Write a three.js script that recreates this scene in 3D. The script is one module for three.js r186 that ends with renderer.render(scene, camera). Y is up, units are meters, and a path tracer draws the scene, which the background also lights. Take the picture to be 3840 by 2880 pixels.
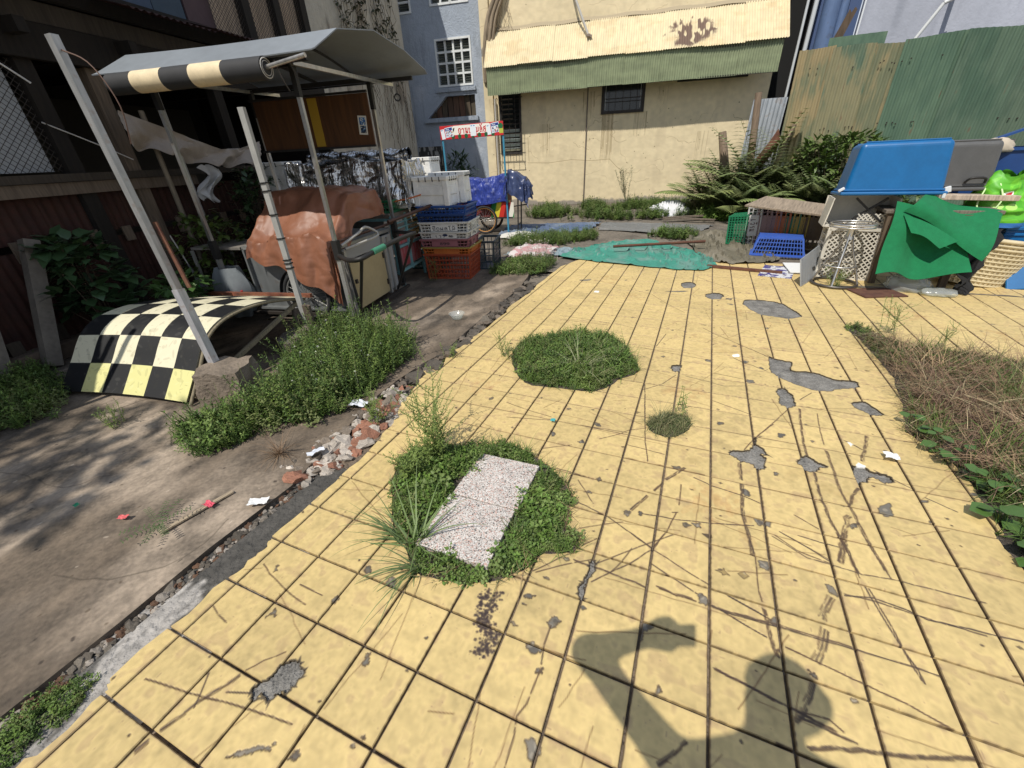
import * as THREE from 'three';
import { mergeGeometries } from 'three/addons/utils/BufferGeometryUtils.js';
import { RoundedBoxGeometry } from 'three/addons/geometries/RoundedBoxGeometry.js';
import { Brush, Evaluator, SUBTRACTION } from 'three-bvh-csg';
import { MarchingCubes } from 'three/addons/objects/MarchingCubes.js';

// ---------------------------------------------------------------- camera, sky, sun, exposure
const scene = new THREE.Scene();
const camera = new THREE.PerspectiveCamera(86.37, 4 / 3, 0.05, 400);
{
  const right = new THREE.Vector3(0.91936, -0.04492, -0.39084), up = new THREE.Vector3(-0.15553, 0.87104, -0.46594), back = new THREE.Vector3(0.36137, 0.48915, 0.79381);
  camera.matrixAutoUpdate = true;
  camera.quaternion.setFromRotationMatrix(new THREE.Matrix4().makeBasis(right, up, back));
  camera.position.set(-0.249, 1.472, 0.728);
}
const renderer = new THREE.WebGLRenderer({ antialias: true });
renderer.setSize(1024, 768);
renderer.toneMapping = THREE.LinearToneMapping;
renderer.toneMappingExposure = 1.05;
renderer.shadowMap.enabled = true;
const SUN = new THREE.Vector3(-0.12, 1, 0.67).normalize();
{
  const W = 512, H = 256, d = new Float32Array(W * H * 4);
  for (let j = 0; j < H; j++) for (let i = 0; i < W; i++) {
    const v = (j + 0.5) / H, el = (v - 0.5) * Math.PI, k = Math.max(0, Math.sin(el)), o = (j * W + i) * 4;
    const t = Math.pow(1 - k, 2.2), a = el < 0 ? 0.35 : 1;
    d[o] = (0.36 + 0.4 * t) * a; d[o + 1] = (0.44 + 0.36 * t) * a; d[o + 2] = (0.6 + 0.24 * t) * a; d[o + 3] = 1;
  }
  const t = new THREE.DataTexture(d, W, H, THREE.RGBAFormat, THREE.FloatType);
  t.mapping = THREE.EquirectangularReflectionMapping; t.magFilter = THREE.LinearFilter; t.needsUpdate = true;
  scene.background = t; scene.environment = t; scene.backgroundIntensity = 1.0; scene.environmentIntensity = 1.0;
}
const sun = new THREE.DirectionalLight(new THREE.Color(1, 0.95, 0.86), 4.0);
sun.position.copy(SUN).multiplyScalar(40); sun.castShadow = true; sun.shadow.mapSize.set(4096, 4096);
Object.assign(sun.shadow.camera, { left: -16, right: 16, top: 16, bottom: -16, near: 1, far: 90 });
scene.add(sun, sun.target);

// ---------------------------------------------------------------- helpers
const V = (x, y, z) => new THREE.Vector3(x, y, z);
let seed_ = 7;
const R = () => { seed_ = (seed_ + 0x6d2b79f5) | 0; let t = Math.imul(seed_ ^ (seed_ >>> 15), 1 | seed_); t = (t + Math.imul(t ^ (t >>> 7), 61 | t)) ^ t; return ((t ^ (t >>> 14)) >>> 0) / 4294967296; };
const rr = (a, b) => a + (b - a) * R(), pick = (a) => a[Math.floor(R() * a.length)];
const TURN = 0.187, FO = V(0.98255, 0, -0.18597), FN = V(0.18597, 0, 0.98255);   // the yard's own axes, turned against the paving
const F = (x, y, z) => V(FO.x * x + FN.x * z, y, FO.z * x + FN.z * z);
const hash = (x, y, s) => { let h = Math.imul(x, 374761393) ^ Math.imul(y, 668265263) ^ Math.imul(s, 2147483647 ^ 974711); h = Math.imul(h ^ (h >>> 13), 1274126177); return ((h ^ (h >>> 16)) >>> 0) / 4294967296; };
const sm = (t) => t * t * (3 - 2 * t), mix = (a, b, t) => a + (b - a) * t, clamp = (x, a = 0, b = 1) => Math.min(b, Math.max(a, x)), step = (a, b, x) => sm(clamp((x - a) / (b - a)));
// noise that repeats after n cells
const lattices = new Map();
function vn(u, v, n, m, s) {
  const key = (s * 2048 + n) * 2048 + m; let L = lattices.get(key);
  if (!L) { L = new Float32Array(n * m); for (let j = 0; j < m; j++) for (let i = 0; i < n; i++) L[j * n + i] = hash(i, j, s); lattices.set(key, L); }
  const x = u * n, y = v * m, fi = Math.floor(x), fj = Math.floor(y), p = x - fi, q = y - fj, a = p * p * (3 - 2 * p), b = q * q * (3 - 2 * q);
  const i = ((fi % n) + n) % n, j = (((fj % m) + m) % m) * n, i1 = i + 1 === n ? 0 : i + 1, j1 = j + n === n * m ? 0 : j + n;
  const c = L[j + i] + (L[j + i1] - L[j + i]) * a, d = L[j1 + i] + (L[j1 + i1] - L[j1 + i]) * a; return c + (d - c) * b;
}
const fbm = (u, v, n, s, o = 4, m = n) => { let r = 0, k = 0.5; for (let i = 0; i < o; i++) { r += k * vn(u, v, n << i, m << i, s + i); k *= 0.5; } return r / (1 - k * 2 * 0.5); };
const s2l = (c) => Math.pow(c, 2.2), l2s = (c) => Math.pow(clamp(c), 1 / 2.2);
// a texture computed pixel by pixel; f returns linear r g b (colour) or one value (data)
function tex(w, h, f, data = false) {
  const d = new Uint8Array(w * h * 4);
  for (let j = 0; j < h; j++) for (let i = 0; i < w; i++) {
    const c = f((i + 0.5) / w, (j + 0.5) / h), o = (j * w + i) * 4;
    if (data) d[o] = d[o + 1] = d[o + 2] = clamp(c) * 255; else { d[o] = l2s(c[0]) * 255; d[o + 1] = l2s(c[1]) * 255; d[o + 2] = l2s(c[2]) * 255; }
    d[o + 3] = 255;
  }
  const t = new THREE.DataTexture(d, w, h); t.magFilter = THREE.LinearFilter; t.minFilter = THREE.LinearFilter;
  t.wrapS = t.wrapT = THREE.RepeatWrapping; if (!data) t.colorSpace = THREE.SRGBColorSpace; t.needsUpdate = true; return t;
}
function canvasTex(w, h, draw, data = false) {
  const c = document.createElement('canvas'); c.width = w; c.height = h; draw(c.getContext('2d'), w, h);
  const t = new THREE.CanvasTexture(c); t.magFilter = THREE.LinearFilter; t.wrapS = t.wrapT = THREE.RepeatWrapping; if (!data) t.colorSpace = THREE.SRGBColorSpace; return t;
}
const rep = (t, sx, sy = sx) => { const c = t.clone(); c.repeat.set(1 / sx, 1 / sy); c.needsUpdate = true; return c; };   // one copy every sx by sy metres
const col = (r, g, b) => new THREE.Color().setRGB(r, g, b);
const std = (c, roughness = 0.8, more = {}) => new THREE.MeshStandardMaterial({ color: Array.isArray(c) ? col(...c) : c, roughness, side: THREE.DoubleSide, ...more });
const phys = (c, roughness, more = {}) => new THREE.MeshPhysicalMaterial({ color: Array.isArray(c) ? col(...c) : c, roughness, side: THREE.DoubleSide, ...more });

// geometries
const put = (g, x = 0, y = 0, z = 0, rx = 0, ry = 0, rz = 0) => g.applyMatrix4(new THREE.Matrix4().compose(V(x, y, z), new THREE.Quaternion().setFromEuler(new THREE.Euler(rx, ry, rz)), V(1, 1, 1)));
const box = (w, h, d, x, y, z, rx, ry, rz) => put(new THREE.BoxGeometry(w, h, d), x, y, z, rx, ry, rz);
const rbox = (w, h, d, r, x, y, z, rx, ry, rz) => put(new RoundedBoxGeometry(w, h, d, 1, Math.min(r, w / 2.1, h / 2.1, d / 2.1)), x, y, z, rx, ry, rz);
const bb = (x0, x1, y0, y1, z0, z1) => box(Math.abs(x1 - x0), Math.abs(y1 - y0), Math.abs(z1 - z0), (x0 + x1) / 2, (y0 + y1) / 2, (z0 + z1) / 2);
function orient(g, a, b, upv) {      // +y of g runs from a to b
  const y = b.clone().sub(a), L = y.length(); y.normalize();
  let u = upv ? upv.clone() : Math.abs(y.y) > 0.9 ? V(0, 0, 1) : V(0, 1, 0);
  const x = u.clone().cross(y).normalize(), z = x.clone().cross(y).normalize();
  return g.applyMatrix4(new THREE.Matrix4().makeBasis(x, y, z.clone()).setPosition(a.clone().add(b).multiplyScalar(0.5)));
}
const bar = (a, b, w, d = w, upv) => orient(new THREE.BoxGeometry(w, a.distanceTo(b), d), a, b, upv);
const rod = (a, b, r, r2 = r, seg = 8) => orient(new THREE.CylinderGeometry(r2, r, a.distanceTo(b), seg, 1), a, b);
const tube = (pts, r, seg = 6, n = pts.length * 4, closed = false) => new THREE.TubeGeometry(new THREE.CatmullRomCurve3(pts, closed, 'centripetal'), n, r, seg, closed);
const ring = (r, t, x, y, z, rx = 0, ry = 0, rz = 0, a = 6, b = 28) => put(new THREE.TorusGeometry(r, t, a, b), x, y, z, rx, ry, rz);
// a grid surface with a back face a little behind it
function sheet(nu, nv, f, thick = 0) {
  const p = [], uv = [], idx = [], row = nu + 1;
  for (let j = 0; j <= nv; j++) for (let i = 0; i <= nu; i++) { const q = f(i / nu, j / nv); p.push(q[0], q[1], q[2]); uv.push(i / nu, j / nv); }
  for (let j = 0; j < nv; j++) for (let i = 0; i < nu; i++) { const a = j * row + i, b = a + 1, c = a + row, e = c + 1; idx.push(a, b, e, a, e, c); }
  const g = new THREE.BufferGeometry(); g.setAttribute('position', new THREE.Float32BufferAttribute(p, 3)); g.setAttribute('uv', new THREE.Float32BufferAttribute(uv, 2)); g.setIndex(idx); g.computeVertexNormals();
  if (!thick) return g;
  const q = g.attributes.position, n = g.attributes.normal, N = q.count, P2 = [], U2 = [], I2 = [];
  for (let i = 0; i < N; i++) { P2.push(q.getX(i), q.getY(i), q.getZ(i)); U2.push(uv[2 * i], uv[2 * i + 1]); }
  for (let i = 0; i < N; i++) { P2.push(q.getX(i) - n.getX(i) * thick, q.getY(i) - n.getY(i) * thick, q.getZ(i) - n.getZ(i) * thick); U2.push(uv[2 * i], uv[2 * i + 1]); }
  for (let i = 0; i < idx.length; i += 3) { I2.push(idx[i], idx[i + 1], idx[i + 2], N + idx[i], N + idx[i + 2], N + idx[i + 1]); }
  const edge = (a, b) => I2.push(b, a, N + a, b, N + a, N + b);
  for (let i = 0; i < nu; i++) { edge(i, i + 1); edge(nv * row + i + 1, nv * row + i); }
  for (let j = 0; j < nv; j++) { edge((j + 1) * row, j * row); edge(j * row + nu, (j + 1) * row + nu); }
  const s = new THREE.BufferGeometry(); s.setAttribute('position', new THREE.Float32BufferAttribute(P2, 3)); s.setAttribute('uv', new THREE.Float32BufferAttribute(U2, 2)); s.setIndex(I2);
  const t = s.toNonIndexed(); t.computeVertexNormals(); smoothN(t, 0.7); return t;
}
function smoothN(g, cosMin = 0.7) {   // soft normals except over sharp edges
  const p = g.attributes.position, n = g.attributes.normal, m = new Map(), k = (i) => Math.round(p.getX(i) * 5000) + ',' + Math.round(p.getY(i) * 5000) + ',' + Math.round(p.getZ(i) * 5000);
  for (let i = 0; i < p.count; i++) { const q = k(i); if (!m.has(q)) m.set(q, []); m.get(q).push(i); }
  const out = new Float32Array(p.count * 3), a = V(0, 0, 0), b = V(0, 0, 0), s = V(0, 0, 0);
  for (const l of m.values()) for (const i of l) { a.fromBufferAttribute(n, i); s.set(0, 0, 0); for (const j of l) { b.fromBufferAttribute(n, j); if (a.dot(b) > cosMin) s.add(b); } s.normalize(); out.set([s.x, s.y, s.z], i * 3); }
  g.setAttribute('normal', new THREE.Float32BufferAttribute(out, 3)); return g;
}
function extr(pts, depth, bevel = 0) {   // outline in x y, thickness along z, from z = 0
  const s = new THREE.Shape(pts.map((p) => new THREE.Vector2(p[0], p[1])));
  return new THREE.ExtrudeGeometry(s, { depth, bevelEnabled: bevel > 0, bevelSize: bevel, bevelThickness: bevel, bevelSegments: 1, curveSegments: 6 });
}
function flatPoly(pts, y) { const g = new THREE.ShapeGeometry(new THREE.Shape(pts.map((p) => new THREE.Vector2(p[0], -p[1])))); g.rotateX(-Math.PI / 2); g.translate(0, y, 0); return g; }
function uvm(g, k = 1) {      // uv in metres from the side each face looks to
  const p = g.attributes.position, n = g.attributes.normal, u = new Float32Array(p.count * 2);
  for (let i = 0; i < p.count; i++) {
    const f = g.index ? i : i - (i % 3), nx = Math.abs(n.getX(f)), ny = Math.abs(n.getY(f)), nz = Math.abs(n.getZ(f)), x = p.getX(i), y = p.getY(i), z = p.getZ(i);
    if (ny >= nx && ny >= nz) { u[2 * i] = x * k; u[2 * i + 1] = -z * k; } else if (nx >= nz) { u[2 * i] = z * k; u[2 * i + 1] = y * k; } else { u[2 * i] = x * k; u[2 * i + 1] = y * k; }
  }
  g.setAttribute('uv', new THREE.Float32BufferAttribute(u, 2)); return g;
}
function merge(list, keepUV) {
  list = (Array.isArray(list) ? list.flat(3) : [list]).map((g) => { g = g.index ? g.toNonIndexed() : g; for (const k of Object.keys(g.attributes)) if (!['position', 'normal', 'uv'].includes(k)) g.deleteAttribute(k); g.morphAttributes = {}; if (!g.attributes.normal) g.computeVertexNormals(); if (!g.attributes.uv) uvm(g); return g; });
  const g = list.length > 1 ? mergeGeometries(list) : list[0]; g.clearGroups();
  return keepUV ? g : uvm(g);
}
const shadows = (o) => { o.castShadow = o.receiveShadow = true; return o; };
const taken = new Map();
function numbered(n) { const c = taken.get(n) || 0; taken.set(n, c + 1); return c ? n + '_' + String(c).padStart(3, '0') : n; }
function part(name, geos, material, parent, keepUV = false) { const m = shadows(new THREE.Mesh(merge(geos, keepUV), material)); m.name = name; parent.add(m); return m; }
const tag = (o, label, category, group) => { o.userData.label = label; o.userData.category = category; if (group) o.userData.group = group; return o; };
function thing(name, label, category, pos = [0, 0, 0], turn = 0, group) {
  const o = new THREE.Group(); o.name = numbered(name); scene.add(o); if (pos.isVector3) o.position.copy(pos); else o.position.set(...pos); o.rotation.y = turn; return tag(o, label, category, group);
}
function solo(name, label, category, geos, material, pos = [0, 0, 0], turn = 0, group, keepUV = false) {
  const m = part(numbered(name), geos, material, scene, keepUV); if (pos.isVector3) m.position.copy(pos); else m.position.set(...pos); m.rotation.y = turn; return tag(m, label, category, group);
}
function struct(name, geos, material, parent = scene, keepUV = false) { const m = part(name, geos, material, parent, keepUV); if (parent === scene) m.userData.kind = 'structure'; return m; }
function stuff(o, name, label, category) { o.name = numbered(name); o.userData.kind = 'stuff'; shadows(o); scene.add(o); return tag(o, label, category); }
const inPoly = (p, x, y) => { let c = false; for (let i = 0, j = p.length - 1; i < p.length; j = i++) if ((p[i][1] > y) !== (p[j][1] > y) && x < ((p[j][0] - p[i][0]) * (y - p[i][1])) / (p[j][1] - p[i][1]) + p[i][0]) c = !c; return c; };
const edgeDist = (p, x, y) => { let d = 1e9; for (let i = 0, j = p.length - 1; i < p.length; j = i++) { const ax = p[j][0], ay = p[j][1], bx = p[i][0] - ax, by = p[i][1] - ay, t = clamp(((x - ax) * bx + (y - ay) * by) / (bx * bx + by * by)); d = Math.min(d, Math.hypot(x - ax - bx * t, y - ay - by * t)); } return d; };
function rough(p, amp, n = 3) {      // a broken outline: every side cut into n with small jogs
  const out = []; for (let i = 0; i < p.length; i++) { const a = p[i], b = p[(i + 1) % p.length]; for (let k = 0; k < n; k++) { const t = k / n; out.push([mix(a[0], b[0], t) + rr(-amp, amp), mix(a[1], b[1], t) + rr(-amp, amp)]); } } return out;
}
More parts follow.
